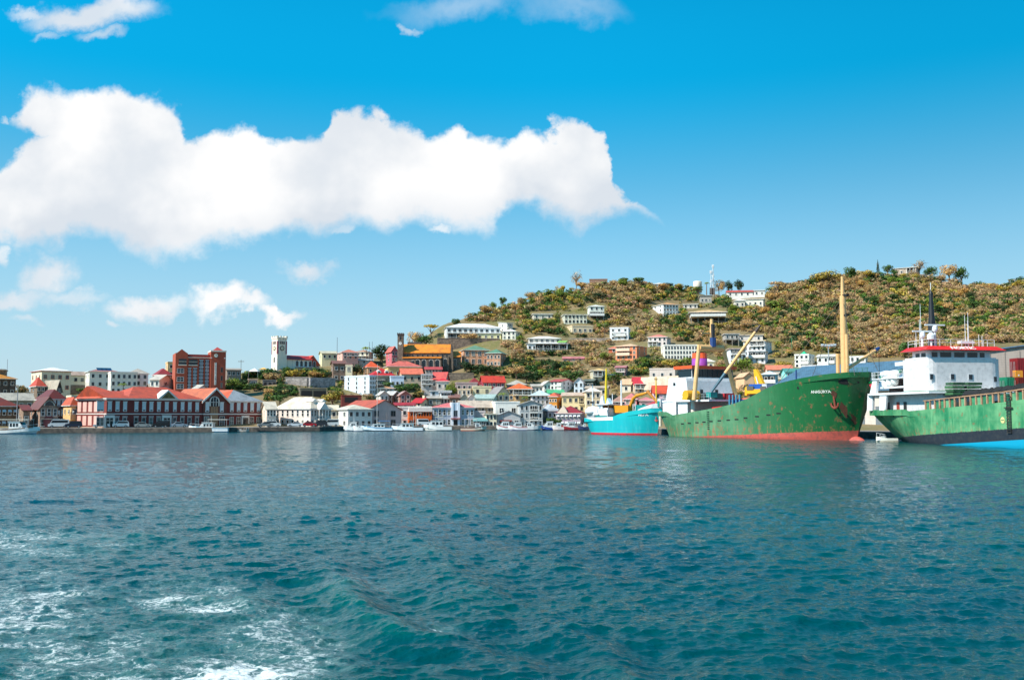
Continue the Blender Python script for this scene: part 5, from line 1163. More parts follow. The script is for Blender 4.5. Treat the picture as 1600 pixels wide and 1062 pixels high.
# --- the big green ship with the flared bow
def green_ship():
    hd = (.47, -.883); st = P(1040, 680, 208)
    nx_, ny_ = -hd[1], hd[0]       # towards the far side
    S = Ship('large green cargo ship with a red boot, flared bow, purple funnel and orange wheelhouse roof', (st[0]+nx_*3, st[1]+ny_*3), hd)
    R = S.root; L = 48.5
    sheer = [(0, 4.9), (.1, 4.9), (.14, 4.2), (.3, 5.0), (.42, 5.6), (.52, 6.3), (.6, 7.2), (.68, 8.6), (.76, 9.7), (.85, 10.4), (.93, 10.9), (1., 11.3)]
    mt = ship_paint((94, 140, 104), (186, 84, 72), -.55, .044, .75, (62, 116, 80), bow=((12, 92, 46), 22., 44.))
    dk = [(0, .68), (.03, .82), (.08, .95), (.16, 1), (.8, 1), (.87, 1.), (.92, .95), (.96, .80), (.985, .56), (1, .0)]
    wl = [(0, .1), (.02, .42), (.06, .68), (.12, .85), (.22, .98), (.3, 1), (.66, 1), (.76, .94), (.86, .74), (.93, .46), (.98, .16), (1, 0)]
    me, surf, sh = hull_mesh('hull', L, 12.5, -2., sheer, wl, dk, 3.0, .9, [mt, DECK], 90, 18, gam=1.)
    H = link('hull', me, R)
    # bulbous toe of the stem at the waterline
    b_ = MB(); nj, nk = 12, 14
    for j in range(nj+1):
        a_ = pi*(.02+.96*j/nj)
        for k in range(nk): t = 2*pi*k/nk; b_.v.append((L-2.4+4.3*cos(a_), 1.1*sin(a_)*cos(t), -.4+1.35*sin(a_)*sin(t)))
    for j in range(nj):
        for k in range(nk): b_.f.append((j*nk+k, j*nk+(k+1) % nk, (j+1)*nk+(k+1) % nk, (j+1)*nk+k)); b_.m.append(0)
    b_.build('forefoot', plain((176, 80, 70), .7, name='red_boot_paint', var=.4), R, True)
    nm = on_hull(S, surf, text_mesh('ANASURYA', .66, plain((232, 232, 224), .5, var=0.), .0), HX(S, surf, 1281.5, 8.05), 8.05, H, 'ship_name')
    for i, px in enumerate((1066, 1077, 1089, 1100, 1111, 1124, 1138, 1151, 1165, 1183, 1201, 1217)):
        x = HX(S, surf, px, 3.4); z = 2.5+i*.13+max(0, i-7)*.14; q = MB(); q.poly([(-.5, -.12, 0), (.5, -.12, 0), (.5, .12, 0), (-.5, .12, 0)])
        on_hull(S, surf, q.mesh('freeing_port', [DARK]), x, z, H, 'freeing_port', .03)
    # anchor pocket, anchor, hawse rust
    x = HX(S, surf, 1309, 6.); rst = plain((84, 50, 34), .8, name='rust', var=.6)
    for k, (dx, z, w_, h_) in enumerate([(-.1, 7.6, .45, .6), (.5, 5.0, .4, 1.2), (1.0, 3.6, .25, .9)]):
        q = MB(); q.poly([(w_*cos(a)*(1+.25*sin(3*a)), h_*sin(a)*(1+.2*cos(4*a)), 0) for a in [2*pi*j/16 for j in range(16)]]); on_hull(S, surf, q.mesh('rust_patch', [rst]), x+dx, z, H, 'rust_patch', .02)
    zz = 6.1; y = surf(x-.3, zz)-.35; A = MB()
    A.tube((x-.3, y, zz+1.2), (x, y, zz-.8), .16, n=6)
    for sgn in (-1, 1):
        pv = (x, y, zz-.8)
        for a in (25, 60, 95): q = (x+sgn*.8*sin(radians(a)), y-.1, zz-.8+.8-.8*cos(radians(a))); A.tube(pv, q, .17, n=6); pv = q
    A.build('anchor', plain((132, 62, 46), .8, name='rusty_iron', var=.5), R)
    q = MB(); q.poly([(.9*cos(a), .45*sin(a), 0) for a in [2*pi*j/14 for j in range(14)]]); on_hull(S, surf, q.mesh('fairlead', [DARK]), HX(S, surf, 1322, 9.6), 9.6, H, 'fairlead', .04)
    q = MB(); q.poly([(.28, .0, 0), (0, .3, 0), (-.28, 0, 0), (0, -.3, 0)]); on_hull(S, surf, q.mesh('fairlead', [DARK]), HX(S, surf, 1247, 8.8), 8.8, H, 'fairlead', .04)
    mb = MB(); xx = HX(S, surf, 1107, 3.)
    for k in range(9): y0 = surf(xx, 1.6+k*.4)-.12; mb.box(xx-.3, xx+.3, y0-.04, y0+.06, 1.6+k*.4, 1.68+k*.4)
    mb.build('side_ladder', DARK, R)
    # stern superstructure
    z1 = 7.1
    x0, x1 = -.2, 9.4
    dk_ = MB(); dk_.prism([(x0+.2, -3.4), (x0+1.8, -5.), (x0+5, -6.0), (18, -6.1), (18, 6.1), (x0+5, 6.1), (x0+1.8, 5.2), (x0+.2, 3.4)], 'z', z1-.25, z1+.1); dk_.build('boat_deck', SWH, R)
    MB().box(3.6, 10.6, -5.5, 5.5, 3.6, z1-.25).build('deckhouse', SWH, R)
    MB().prism([(.4, -3.6), (1.8, -4.9), (4.6, -5.85), (7.6, -6.0), (7.4, -5.85), (4.6, -5.65), (1.8, -4.7), (.6, -3.4)], 'z', 3.9, z1-.25).build('bulwark_screen', SWH, R)
    for yy_ in (-5.6, 5.6): MB().tube((12.6, yy_, 4), (12.6, yy_, z1-.25), .5, n=12).build('deck_pillar', plain((222, 206, 190), .5), R)
    MB().prism([(4.2, z1), (11.6, z1), (11., z1+3.9), (10.8, z1+4.5), (5.4, z1+4.5)], 'y', -6.0, 6.1, 0).build('accommodation_block', SWH, R)
    zt = z1+4.5
    wl0, wl1 = S.Yl(1081, 9.9, 13), S.Yl(1145, 9.9, 13)
    wh = MB().box(6., 9.9, wl0, wl1, zt, zt+1.9).build('wheelhouse', SWH, R)
    MB().box(9.88, 9.97, wl0+.1, wl1-.1, zt+.2, zt+1.8).box(5.6, 9.8, wl0-.07, wl0+.02, zt+.25, zt+1.75).build('window_band', plain((14, 34, 44), .12, name='window_glass'), wh)
    mb = MB(); [mb.box(9.96, 10.02, a-.05, a+.05, zt+.2, zt+1.8) for a in np.arange(wl0+.2, wl1, 1.25)]; mb.build('window_mullion', plain((26, 50, 60), .5), wh)
    MB().box(4.6, 10.6, wl0-.5, wl1+.5, zt+1.9, zt+2.5).build('wheelhouse_roof', plain((216, 84, 34), .5), wh)
    for a in (-4.6, -2.6, 1.2): MB().box(11.35, 11.55, a-.3, a+.3, z1+1.2, z1+2.2).build('window', GLASS, R)
    MB().box(6.8, 7.5, -6.07, -5.98, z1+3., z1+3.6).build('window', GLASS, R)
    fy = S.Yl(1093, 6.2, 15); fn = MB().lathe(6.2, fy, [(1.9, zt+1.2), (1.75, zt+4.2)], 18, sy=.8).build('funnel', plain((146, 64, 160), .5), R, True)
    MB().lathe(6.2, fy, [(1.78, zt+4.2), (1.65, zt+5.3)], 18, sy=.8).build('funnel_top', plain((220, 92, 40), .5), fn)
    MB().lathe(6.2, fy, [(1., zt+5.3), (1., zt+5.6)], 12).build('exhaust', DARK, fn)
    railing(R, [(.2, -3.4, z1+.1), (1.8, -5., z1+.1), (5, -6.0, z1+.1), (17.8, -6.0, z1+.1)], 1., 1.3, plain((190, 196, 200), .5))
    # goalpost mast between hold and house
    xm = 15.
    zt_ = S.Z(1100, 543, 0)
    yl, yr = S.Yl(1084, xm, 10), S.Yl(1151, xm, 10); yl2, yr2 = S.Yl(1092.5, xm, 16), S.Yl(1129, xm, 16); ym = S.Yl(1112.5, xm, 18)
    g = MB(); g.tube((xm, yl, z1), (xm, yl2, zt_), .44, .36, 10); g.build('mast_leg', BEIGE, R); g = MB(); g.tube((xm, yr, z1), (xm, yr2, zt_), .44, .36, 10); g.build('mast_leg', BEIGE, R)
    zc = S.Z(1112, 546, 0); g = MB(); g.tube((xm, yl2, zc), (xm, yr2, zc), .6, n=12); g.build('crosstree', BEIGE, R)
    zt2 = S.Z(1112, 502, 0); g = MB(); g.tube((xm, ym, zc+.4), (xm, ym, zt2), .5, .32, 10); tm = g.build('topmast', BEIGE, R)
    MB().tube((xm+.3, ym, zc+.2), (xm+.3, ym, zc+2.), .62, n=8).build('winch_head', BLUEP, tm)
    MB().tube((xm+.3, ym, zt2-4), (xm+.3, ym, zt2-1.), .4, n=8).build('rope_blocks', plain((30, 34, 40), .6), tm)
    MB().box(xm-.1, xm+.1, ym-2.6, ym, zt2-3., zt2-2.7).build('yard', BEIGE, tm)
    # boom
    zb0, zb1 = S.Z(1113, 613, 0), S.Z(1188, 508, 0)
    xb = 16.5; yb = S.Yl(1112, xb, zb0); yb2 = yb-1.0; w = 1188
    # tip position: keep the boom at about the same depth, leaning towards the hold and far side
    xt = xb+6; yt = S.Yl(1188, xt, zb1); wt = S.world(xt, yt); zb1 = P(1188, 508, wt[1])[2]
    p0 = mathutils.Vector((xb, yb, zb0)); p1 = mathutils.Vector((xt, yt, zb1)); pm = p0.lerp(p1, .28); pn = p0.lerp(p1, .9)
    bo = MB().tube(p0, pm, .22, .32, 8).build('boom_foot', plain((38, 92, 112), .5), R); MB().tube(pm, pn, .34, .28, 10).build('boom', BEIGE, R); MB().tube(pn, p1, .3, .22, 8).build('boom_head', plain((62, 48, 44), .6), R)
    MB().box(xb-.7, xb+.7, yb-.8, yb+.8, zb0-1.1, zb0-.1).build('boom_winch', TEALP, R)
    g = MB(); g.tube(p1, (xm, ym, zt2-.3), .05, n=4); g.tube(p1, (xm, yr2, zc), .05, n=4); g.build('topping_wire', plain((60, 56, 54), .6), R)
    # deck gear
    yq = -4.6; y0 = plain((222, 164, 34), .5)
    MB().tube((13., S.Yl(1071, 13), z1+1.0), (13., S.Yl(1090, 13), z1+1.0), .95, n=14).build('yellow_tank', y0, R)
    MB().box(12.2, 13.8, S.Yl(1070, 13), S.Yl(1090, 13), z1+.1, z1+.5).build('tank_cradle', y0, R)
    MB().box(13.6, 15.2, S.Yl(1131, 14.4), S.Yl(1145, 14.4), z1+.1, z1+1.4).build('red_locker', plain((186, 40, 52), .5), R)
    for a, b2, c_ in ((1098, 1106, 1.2), (1116, 1127, 1.3)): MB().box(13.6, 15., S.Yl(a, 14.4), S.Yl(b2, 14.4), z1+.1, z1+c_).tube((14.4, S.Yl(a, 14.4), z1+.9), (14.4, S.Yl(b2, 14.4), z1+.9), .5, n=10).build('deck_winch', plain((36, 58, 62), .6), R)
    # hold coaming
    xa, xc = S.X(1146, -4, 6), S.X(1213, -4, 6)
    zc0, zc1 = S.Z(1180, 638, -4), S.Z(1180, 623.5, -4)
    MB().box(xa, xc+4, -4.4, 4.4, 4, zc1-.0).build('hatch_coaming', plain((22, 52, 124), .5), R); MB().box(xa+.2, xc-6, -4.2, 4.2, zc1, zc1+.25).build('hatch_cover', plain((214, 112, 88), .7), R)
    mb = MB(); [mb.box(xa-.4+i*.95, xa-.1+i*.95, -4.8, -4.5, 4.2, zc1+.9) for i in range(4)]; mb.build('coaming_stay', plain((70, 132, 160), .5), R)
    MB().prism([(xa-6, 4.3), (xa-1.5, 4.3), (xa-2.3, 5.9), (xa-5., 5.7)], 'y', -5, -1).build('red_cover', plain((196, 36, 34), .6), R)
    # yellow loader on deck
    # foremast
    xf = S.X(1319.5, 0, 12); ztop = S.Z(1319.5, 462, 0); ztt = S.Z(1319.5, 432, 0)
    fm = MB().tube((xf, 0, 8.5), (xf, 0, ztop), .58, .52, 16).build('foremast', BEIGE, R, False); MB().tube((xf, 0, ztop), (xf, 0, ztt), .34, .2, 10).build('foremast_top', BEIGE, fm)
    for pz in (462, 493): z = S.Z(1319.5, pz, 0); MB().box(xf-.3, xf+1.2, -.3, .3, z-.15, z+.15).build('mast_fitting', DARK, fm)
    MB().tube((xf+1., -.4, 8.5), (xf+1., -.4, S.Z(1319.5, 523, 0)), .28, n=8).build('side_post', BEIGE, fm)
    MB().tube((xf-.8, -.7, 8.5), (xf-.8, -.7, S.Z(1312, 553, 0)), .3, n=8).build('side_post', BEIGE, fm)
    g = MB()
    for q in ((xf-14, -4.4, 7.4), (xf-14, 4.4, 7.4), (xf+5, -3, 10.6), (xf+5, 3, 10.6)): g.tube((xf, 0, ztop-.3), q, .04, n=4)
    g.build('stay_wire', plain((96, 86, 76), .6), fm)
    # fore boom
    zb = S.Z(1326, 575, 0); xt = xf-1.5; ztp = S.Z(1372, 536, 0); yt = S.Yl(1373, xt, ztp)
    a = mathutils.Vector((xf, .8, zb)); c = mathutils.Vector((xt, yt, ztp)); MB().tube(a, a.lerp(c, .88), .3, .26, 8).build('fore_boom', BEIGE, R); MB().tube(a.lerp(c, .88), c, .36, .3, 8).build('fore_boom_head', BLUEP, R)
    MB().tube(c, (c[0], c[1], c[2]-5), .04, n=4).build('hook_wire', DARK, R)
    # blue davit frame
    xd = S.X(1254, -4, 9); g = MB(); g.tube((xd, -5.4, 8.8), (xd, -5.4, S.Z(1254, 577, -5.4)), .12, n=6); g.tube((xd-3, -5.4, 9.6), (xd, -5.4, 9.9), .08, n=5); g.build('davit', BLUEP, R)
    railing(R, [(L+4., -1.4, 11), (L+1.5, -3.4, 10.9)], .9, .8, plain((50, 110, 70), .5))
    return S
GS = green_ship()
# yellow excavator standing on the hold of the green ship
def digger(label, S, px0, px1, pybase, arm, y=0., zb=None, name='excavator', blue=True):
    x0, x1 = S.X(px0, y), S.X(px1, y); w = S.world((x0+x1)/2, y); z = P((px0+px1)/2, pybase, w[1])[2] if zb is None else zb
    return x0, x1, z, w
yel = plain((226, 168, 30), .5, name='yellow_paint'); 
def excavator_on_hold():
    S = GS; x0, x1 = S.X(1180, 0, 8), S.X(1212, 0, 8); z = S.Z(1195, 622.5, 0); o = S.world(x0, 0)
    R = thing('excavator', 'yellow excavator with a blue cab roof standing on the hold of the green ship', 'excavator', (o[0], o[1], z), S.th)
    W = x1-x0; zz = lambda py: S.Z(1195, py, 0)-z
    MB().box(.8, W-.8, -2., 2., 0, .9).build('track', RUBBER, R); 
    MB().box(0, W, -2.2, 2.2, .9, zz(608)).build('body', yel, R)
    MB().box(W*.05, W*.38, -2.3, -2.2, 1.6, 2.3).box(W*.72, W*.98, -2.3, -2.2, 1.4, 2.2).build('grille', plain((90, 88, 80), .6), R)
    c = MB().box(W*.1, W*.72, -2., 1., zz(608), zz(600)).build('cab', plain((34, 84, 164), .5), R); MB().box(W*.62, W*.95, -1.9, .9, zz(608), zz(600.5)).build('cab_window', plain((190, 196, 206), .3), c)
    MB().prism([(-.5, .6), (.1, .6), (.2, zz(606)), (-.1, zz(603)), (-.5, zz(606))], 'y', -2.1, -1.7).build('handrail', yel, R)
    MB().prism([(W*.12, zz(600)), (W*.5, zz(600)), (W*.3, zz(585)), (W*.14, zz(576)), (W*.04, zz(576)), (W*.06, zz(590))], 'y', -.5, .1).build('boom', yel, R)
    MB().tube((W*.3, -.7, zz(600)), (W*.2, -.7, zz(588)), .14, n=6).build('hydraulic_ram', plain((206, 206, 196), .3), R)
excavator_on_hold()

# --- white-housed green ship at the right edge
def right_ship():
    hd = (.16, -.987); stn = P(1400, 688.5, 160)
    S = Ship('green cargo ship at the right edge with a white rounded superstructure and red wheelhouse roof', (stn[0]+2.6, stn[1]+3.), hd)
    R = S.root; L = 62.
    sheer = [(0, 5.0), (.20, 5.0), (.205, 4.75), (.55, 5.75), (1, 7.8)]
    mt = ship_paint((104, 164, 116), (34, 40, 50), .40, .056, .7, (34, 122, 80), stripe=((0, 150, 186), -1.3, .063))
    dk = [(0, .62), (.03, .8), (.08, .95), (.14, 1), (.8, 1), (.92, .8), (.98, .3), (1, 0)]
    wl = [(0, 0), (.03, .12), (.08, .36), (.16, .72), (.26, .95), (.34, 1), (.8, 1), (.92, .5), (1, 0)]
    me, surf, sh = hull_mesh('hull', L, 13.6, -2., sheer, wl, dk, 3., 3.4, [mt, DECK], 90, 16, gam=.8)
    H = link('hull', me, R)
    for px, z in ((1378, 3.9), (1396, 4.0), (1415, 4.3)):
        q = MB(); q.poly([(.28*cos(a), .18*sin(a), 0) for a in [2*pi*j/10 for j in range(10)]]); on_hull(S, surf, q.mesh('porthole', [DARK]), HX(S, surf, px, z), z, H, 'porthole', .03)
    # load line mark: disc, ring and bar
    x = S.X(1567, -6.8, 3.4); mk = plain((214, 206, 140), .6, var=.1); q = disc(.42); on_hull(S, surf, q.mesh('load_line', [mk]), x, 3.5, H, 'load_line', .04)
    q = MB(); q.poly([(-.3, -.05, 0), (.3, -.05, 0), (.3, .05, 0), (-.3, .05, 0)]); on_hull(S, surf, q.mesh('load_line_bar', [plain((60, 110, 80), .6)]), x, 3.5, H, 'load_line_bar', .06)
    q = MB(); q.poly([(0, -.35, 0), (.1, -.35, 0), (.1, .35, 0), (-.35, .35, 0), (-.35, .25, 0), (0, .25, 0)]); on_hull(S, surf, q.mesh('load_line_bracket', [mk]), x+1.1, 3.5, H, 'load_line_bracket', .04)
    xl = S.X(1578, -6.8, 4); g = MB()
    for yy_ in (-.35, .35): g.tube((xl+yy_, surf(xl, 3)-.15, 1.9), (xl+yy_, surf(xl, 5)-.15, 6.6), .05, n=4)
    for k in range(14): z = 1.9+k*.36; y = surf(xl, min(z, 4.5))-.18; g.box(xl-.4, xl+.4, y-.06, y+.06, z, z+.09)
    y = surf(xl, 5.)-.2; g.box(xl-.8, xl+.8, y-.06, y+.08, 5., 5.14); g.build('pilot_ladder', plain((48, 46, 44), .7), R)
    # cargo rail with green panels, rusty posts and a row of tyres
    xA = S.X(1446, -6.7, 5); xB = 48.; pst = plain((176, 138, 108), .8, name='rusty_post', var=.6); npst = 26
    tp = lambda x: sh(x/L)
    for k in range(npst+1):
        x = xA+(xB-xA)*k/npst; zb = tp(x); hgt = 1.22
        MB().box(x-.11, x+.11, -6.75, -6.55, zb-.1, zb+hgt).build('rail_post', pst, R)
        if k < npst and (k*5) % 7 not in (2, 5) : MB().box(x+.12, x+(xB-xA)/npst-.12, -6.55, -6.45, zb-.05, zb+1.1).build('rail_panel', plain(((60, 140, 100), (96, 160, 120), (40, 120, 86))[k % 3], .7, name='weathered_panel', var=.6), R)
    q = MB(); q.prism([(xA-.4, tp(xA-.4)+1.22), (L*.55, 6.97), (xB, tp(xB)+1.22), (xB, tp(xB)+1.36), (L*.55, 7.11), (xA-.4, tp(xA-.4)+1.36)], 'y', -6.8, -6.45); q.build('rail_cap', pst, R)
    MB().box(xA, xB, -5.2, 5.4, 4.2, 6.0).build('hatch_coaming', plain((40, 54, 50), .8, var=.5), R)
    r = random.Random(9)
    for k in range(34):
        x = xA+9+k*.62; z = tp(x)+1.65+r.uniform(-.08, .1)
        o = MB().lathe(0, 0, [(.28, -.11), (.46, -.12), (.52, 0), (.46, .12), (.28, .11)], 12).build('tyre', RUBBER, R); o.location = (x, -6.3, z)
        
        o.rotation_euler = (radians(62+r.uniform(-15, 15)), radians(r.uniform(-20, 20)), 0)
    # stacked hatch boards in front of the house
    for j, (pa, pb) in enumerate(((1484, 1503), (1507, 1530))):
        for k in range(4):
            xs = xA+2.2; ya, yb = S.Yl(pa, xs, 7), S.Yl(pb, xs, 7); z = S.Z(1495, 617, -3)+k*.48
            MB().box(xs-1.4+.1*k, xs+.8, ya+.1*(k % 2), yb-.12*((k+1) % 2), z, z+.36).build('hatch_board', plain(((58, 104, 66), (44, 84, 56))[k % 2], .8, name='weathered_board', var=.6), R)
    # superstructure: rounded white block
    xs1 = S.X(1428, -6.6, 9)+2.6; fr = 6.6
    xs0 = xs1-6.2
    def rbox(x0, x1, w, r_, z0, z1, mat, name, par):
        pr = []
        for (cx, cy, a0) in ((x1-r_, w-r_, 0), (x0+r_*.4, w-r_*.4, 90), (x0+r_*.4, -w+r_*.4, 180), (x1-r_, -w+r_, 270)):
            rr = r_ if a0 in (0, 270) else r_*.4
            for k in range(7): a = radians(a0+k*15); pr.append((cx+rr*cos(a), cy+rr*sin(a)))
        return MB().prism(pr, 'z', z0, z1).build(name, mat, par)
    dw = S.world(xs1, 0)[1]; zf = lambda py: P(1490, py, dw)[2]
    Wd = 6.5
    A = rbox(xs0, xs1, Wd, 2.0, zf(611), zf(560), plain((216, 212, 212), .5, name='white_ship_paint', var=.3), 'accommodation_block', R)
    rbox(xs0+.03, xs1+.03, Wd+.03, 2.0, zf(612), zf(610), plain((28, 110, 66), .5), 'green_band', A)
    MB().box(xs1-3.2, xs1-2., -Wd-.0, Wd, zf(562), zf(561)).build('seam_plate', SWH, A)
    rbox(xs0+.4, xs1-.5, Wd-.2, 1.6, zf(563.5), zf(558), SWH, 'bridge_wing', A)
    B_ = rbox(xs0+1., xs1-.9, 5.3, .9, zf(563), zf(546), SWH, 'wheelhouse', R)
    yw = lambda px: S.Yl(px, xs1-.9, 13)
    for a, c in ((1456, 1464.5), (1469, 1486), (1491, 1507), (1511.5, 1527), (1531, 1538)): MB().box(xs1-.95, xs1-.85, yw(a), yw(c), zf(560), zf(550)).build('wheelhouse_window', GLASS, B_)
    for k in range(2): MB().box(xs1-4+k*1.5, xs1-3+k*1.5, -5.36, -5.28, zf(560), zf(551)).build('side_window', GLASS, B_)
    ya = lambda px: S.Yl(px, xs1, 10)
    for a, c, p0, p1 in ((1453, 1457.5, 592.5, 585), (1485.5, 1490.5, 592.5, 584.5), (1513.5, 1519, 592.5, 585), (1553, 1557.5, 596, 588)): 
        f_ = MB().box(xs1-.02 if a < 1550 else xs1-.6, xs1+.06 if a < 1550 else xs1-.2, ya(a)-.1, ya(c)+.1, zf(p0)-.1, zf(p1)+.1).build('window_frame', plain((196, 200, 204), .5), A)
        MB().box(xs1, xs1+.1 if a < 1550 else xs1-.17, ya(a), ya(c), zf(p0), zf(p1)).build('window_pane', GLASS, f_)
    # flared red roof fascia with the ship's name
    zr0, zr1 = zf(547), zf(540.5); e = .9; bx0, bx1, by = xs0+.2, xs1-.3, 5.6
    mb = MB(); lo = [(bx0-.4, -by-e), (bx1+e, -by-e), (bx1+e, by+e), (bx0-.4, by+e)]; hi = [(bx0, -by+.1), (bx1, -by+.1), (bx1, by-.1), (bx0, by-.1)]
    for i in range(4): j = (i+1) % 4; mb.poly([(*lo[i], zr0), (*lo[j], zr0), (*hi[j], zr1), (*hi[i], zr1)])
    mb.poly([(*p_, zr0) for p_ in lo[::-1]]).poly([(*p_, zr1) for p_ in hi])
    rf = mb.build('wheelhouse_roof', plain((206, 34, 30), .5), R)
    tm_ = link('ship_name', text_mesh('NORTIC', 1.05, plain((236, 232, 226), .5, var=0.), .02), rf, (bx1+e*.55+.07, S.Yl(1501.5, bx1, 14), (zr0+zr1)/2)); al = math.atan2(e+.1, zr1-zr0)
    tm_.rotation_euler = mathutils.Euler((pi/2-al, 0, pi/2), 'XYZ')
    railing(R, [(bx0, -by+.3, zr1), (bx1-.2, -by+.3, zr1), (bx1-.2, by-.3, zr1)], 1., 1.6)
    # masts, radars, funnel
    D2 = lambda px, xl: S.Yl(px, xl, 16); xr = (bx0+bx1)/2
    zq = lambda py, xl=xr: P(1480, py, S.world(xl, 0)[1])[2]
    k_ = plain((30, 32, 38), .5, name='black_paint')
    yk = D2(1456.5, xr-1); MB().lathe(xr-1, yk, [(.7, zr1), (.5, zq(505)), (.34, zq(478)), (.24, zq(458)), (.1, zq(452))], 12).build('black_mast', k_, R)
    MB().tube((xr-1, yk, zq(453)), (xr-1, yk, zq(441)), .05, n=5).build('aerial', SWH, R)
    for px, pt_, w_ in ((1461, 509, 1.6), (1441, 519, 1.55)):
        y = D2(px, xr+.8); m_ = MB().tube((xr+.8, y, zr1), (xr+.8, y, zq(pt_)-.5), .17, .14, 8).build('radar_mast', SWH, R)
        MB().lathe(xr+.8, y, [(.3, zq(pt_)-1.), (.42, zq(pt_)-.7), (.4, zq(pt_)-.2), (.2, zq(pt_)-.1)], 10).box(xr+.7, xr+.9, y-w_, y+w_, zq(pt_)-.1, zq(pt_)+.12).build('radar', SWH, m_)
    y = D2(1455, xr+1.4); MB().lathe(xr+1.4, y, [(.15, zr1), (.15, zr1+.9), (.6, zr1+1.1), (.62, zr1+1.7), (.2, zr1+2.1)], 12).build('searchlight', plain((206, 210, 212), .4), R)
    for px, py in ((1438, 476), (1436, 500), (1430, 520), (1507, 492), (1512, 488), (1511, 500), (1528, 522), (1533, 524), (1541, 530)):
        y = D2(px, xr); MB().tube((xr+.2, y, zr1), (xr+.2, y, zq(py)), .055, .03, n=5).build('whip_aerial', SWH, R)
    MB().box(xr-.4, xr+.4, D2(1498, xr), D2(1520, xr), zr1+.6, zr1+1.).build('roof_locker', SWH, R)
    # aft decks
    za, zb_ = zf(611), zf(582)
    xe = -2.6
    MB().prism([(xe, -4.2), (xe+2.4, -6.2), (xe+5, -6.75), (xs1+1.5, -6.8), (xs1+1.5, 6.8), (xe+5, 6.7), (xe+2.4, 6.2), (xe, 4.2)], 'z', za-.35, za-.02).build('boat_deck', SWH, R)
    MB().prism([(xe+2.2, -5), (xe+4, -6.3), (xs0+.2, -6.4), (xs0+.2, 6.4), (xe+4, 6.3), (xe+2.2, 5)], 'z', zf(588), zf(586.5)).build('upper_deck', SWH, R)
    MB().box(xe+5, xs1+1, -5.2, 5.2, 4, za-.3).build('deckhouse', plain((206, 204, 206), .6, var=.3), R)
    for k, x in enumerate((xe+6.5, xe+9.4, xe+11.4)): MB().box(x, x+.8, -5.27, -5.19, 4.4, 6.2).build('deck_door', plain(((96, 70, 66), (150, 62, 52), (40, 42, 44))[k], .6), R)
    MB().prism([(xe+1.5, 4.9), (xe+3.2, 4.9), (xe+3.4, za-.3), (xe+1.8, za-.3)], 'y', -5.9, -5.5).build('deck_stanchion', SWH, R)
    MB().prism([(xe+6.6, 4.9), (xe+8.4, 4.9), (xe+8.9, za-.3), (xe+6.8, za-.3)], 'y', -6.6, -6.3).build('deck_stanchion', SWH, R)
    MB().prism([(xe+2.9, za), (xe+4.8, za), (xe+5.2, zf(587)), (xe+4., zf(587))], 'y', -6.1, -5.7).build('deck_stanchion', SWH, R)
    MB().box(xe+4.5, xs0+.4, -3.6, 3.6, za, zf(588)).build('aft_house', plain((70, 60, 62), .7), R)
    lb = MB()
    for k in range(3): MB().lathe(0, 0, [(.1, -.95), (.5, -.85), (.62, -.3), (.62, .3), (.5, .85), (.1, .95)], 12).build('life_raft', plain((232, 232, 228), .4), R, True).location = (xe+7.0+k*1.35, -5.6, za+1.6+.25*k)
    MB().box(xe+6, xs0, -6., -5.2, za+.7, za+.95).build('raft_cradle', SWH, R)
    MB().prism([(xe+4.6, za+2.3), (xs0+.6, za+3.6), (xs0+.6, za+3.9), (xe+4.6, za+2.9)], 'y', -5.2, -4.2).build('green_tarpaulin', plain((30, 118, 88), .8), R)
    for k in range(2): MB().lathe(0, 0, [(.1, -1.3), (.55, -1.1), (.66, -.4), (.66, .4), (.55, 1.1), (.1, 1.3)], 12).build('rescue_boat', SWH, R, True).location = (xe+6.6+k*2.3, -5.2, zf(580)+.1)
    for o in R.children:
        if o.name.startswith('rescue_boat'): o.rotation_euler = (0, pi/2, 0); o.scale = (.8, 1, 1)
    railing(R, [(xe+2.2, -5, zf(586.5)), (xe+4, -6.3, zf(586.5)), (xs0, -6.3, zf(586.5))], 1., 1.)
    y = -4.4; MB().tube((xe+.4, y, 4.9), (xe+.4, y, zf(583)), .1, n=6).build('stern_post', SWH, R); MB().box(xe-.8, xe+2.6, y-.5, y+.3, zf(592.5), zf(589.5)).build('green_beam', plain((24, 122, 70), .5), R)
    MB().tube((xe+1.6, y-.5, zf(594)), (xe+1.6, y-.3, zf(599)), .5, n=12).build('lifebuoy', plain((214, 66, 80), .5), R)
    MB().box(xs0-2.0, xs0+.3, -6.3, -4, zf(568), zf(562)).build('bridge_wing_box', SWH, R)
    return S
RS = right_ship()

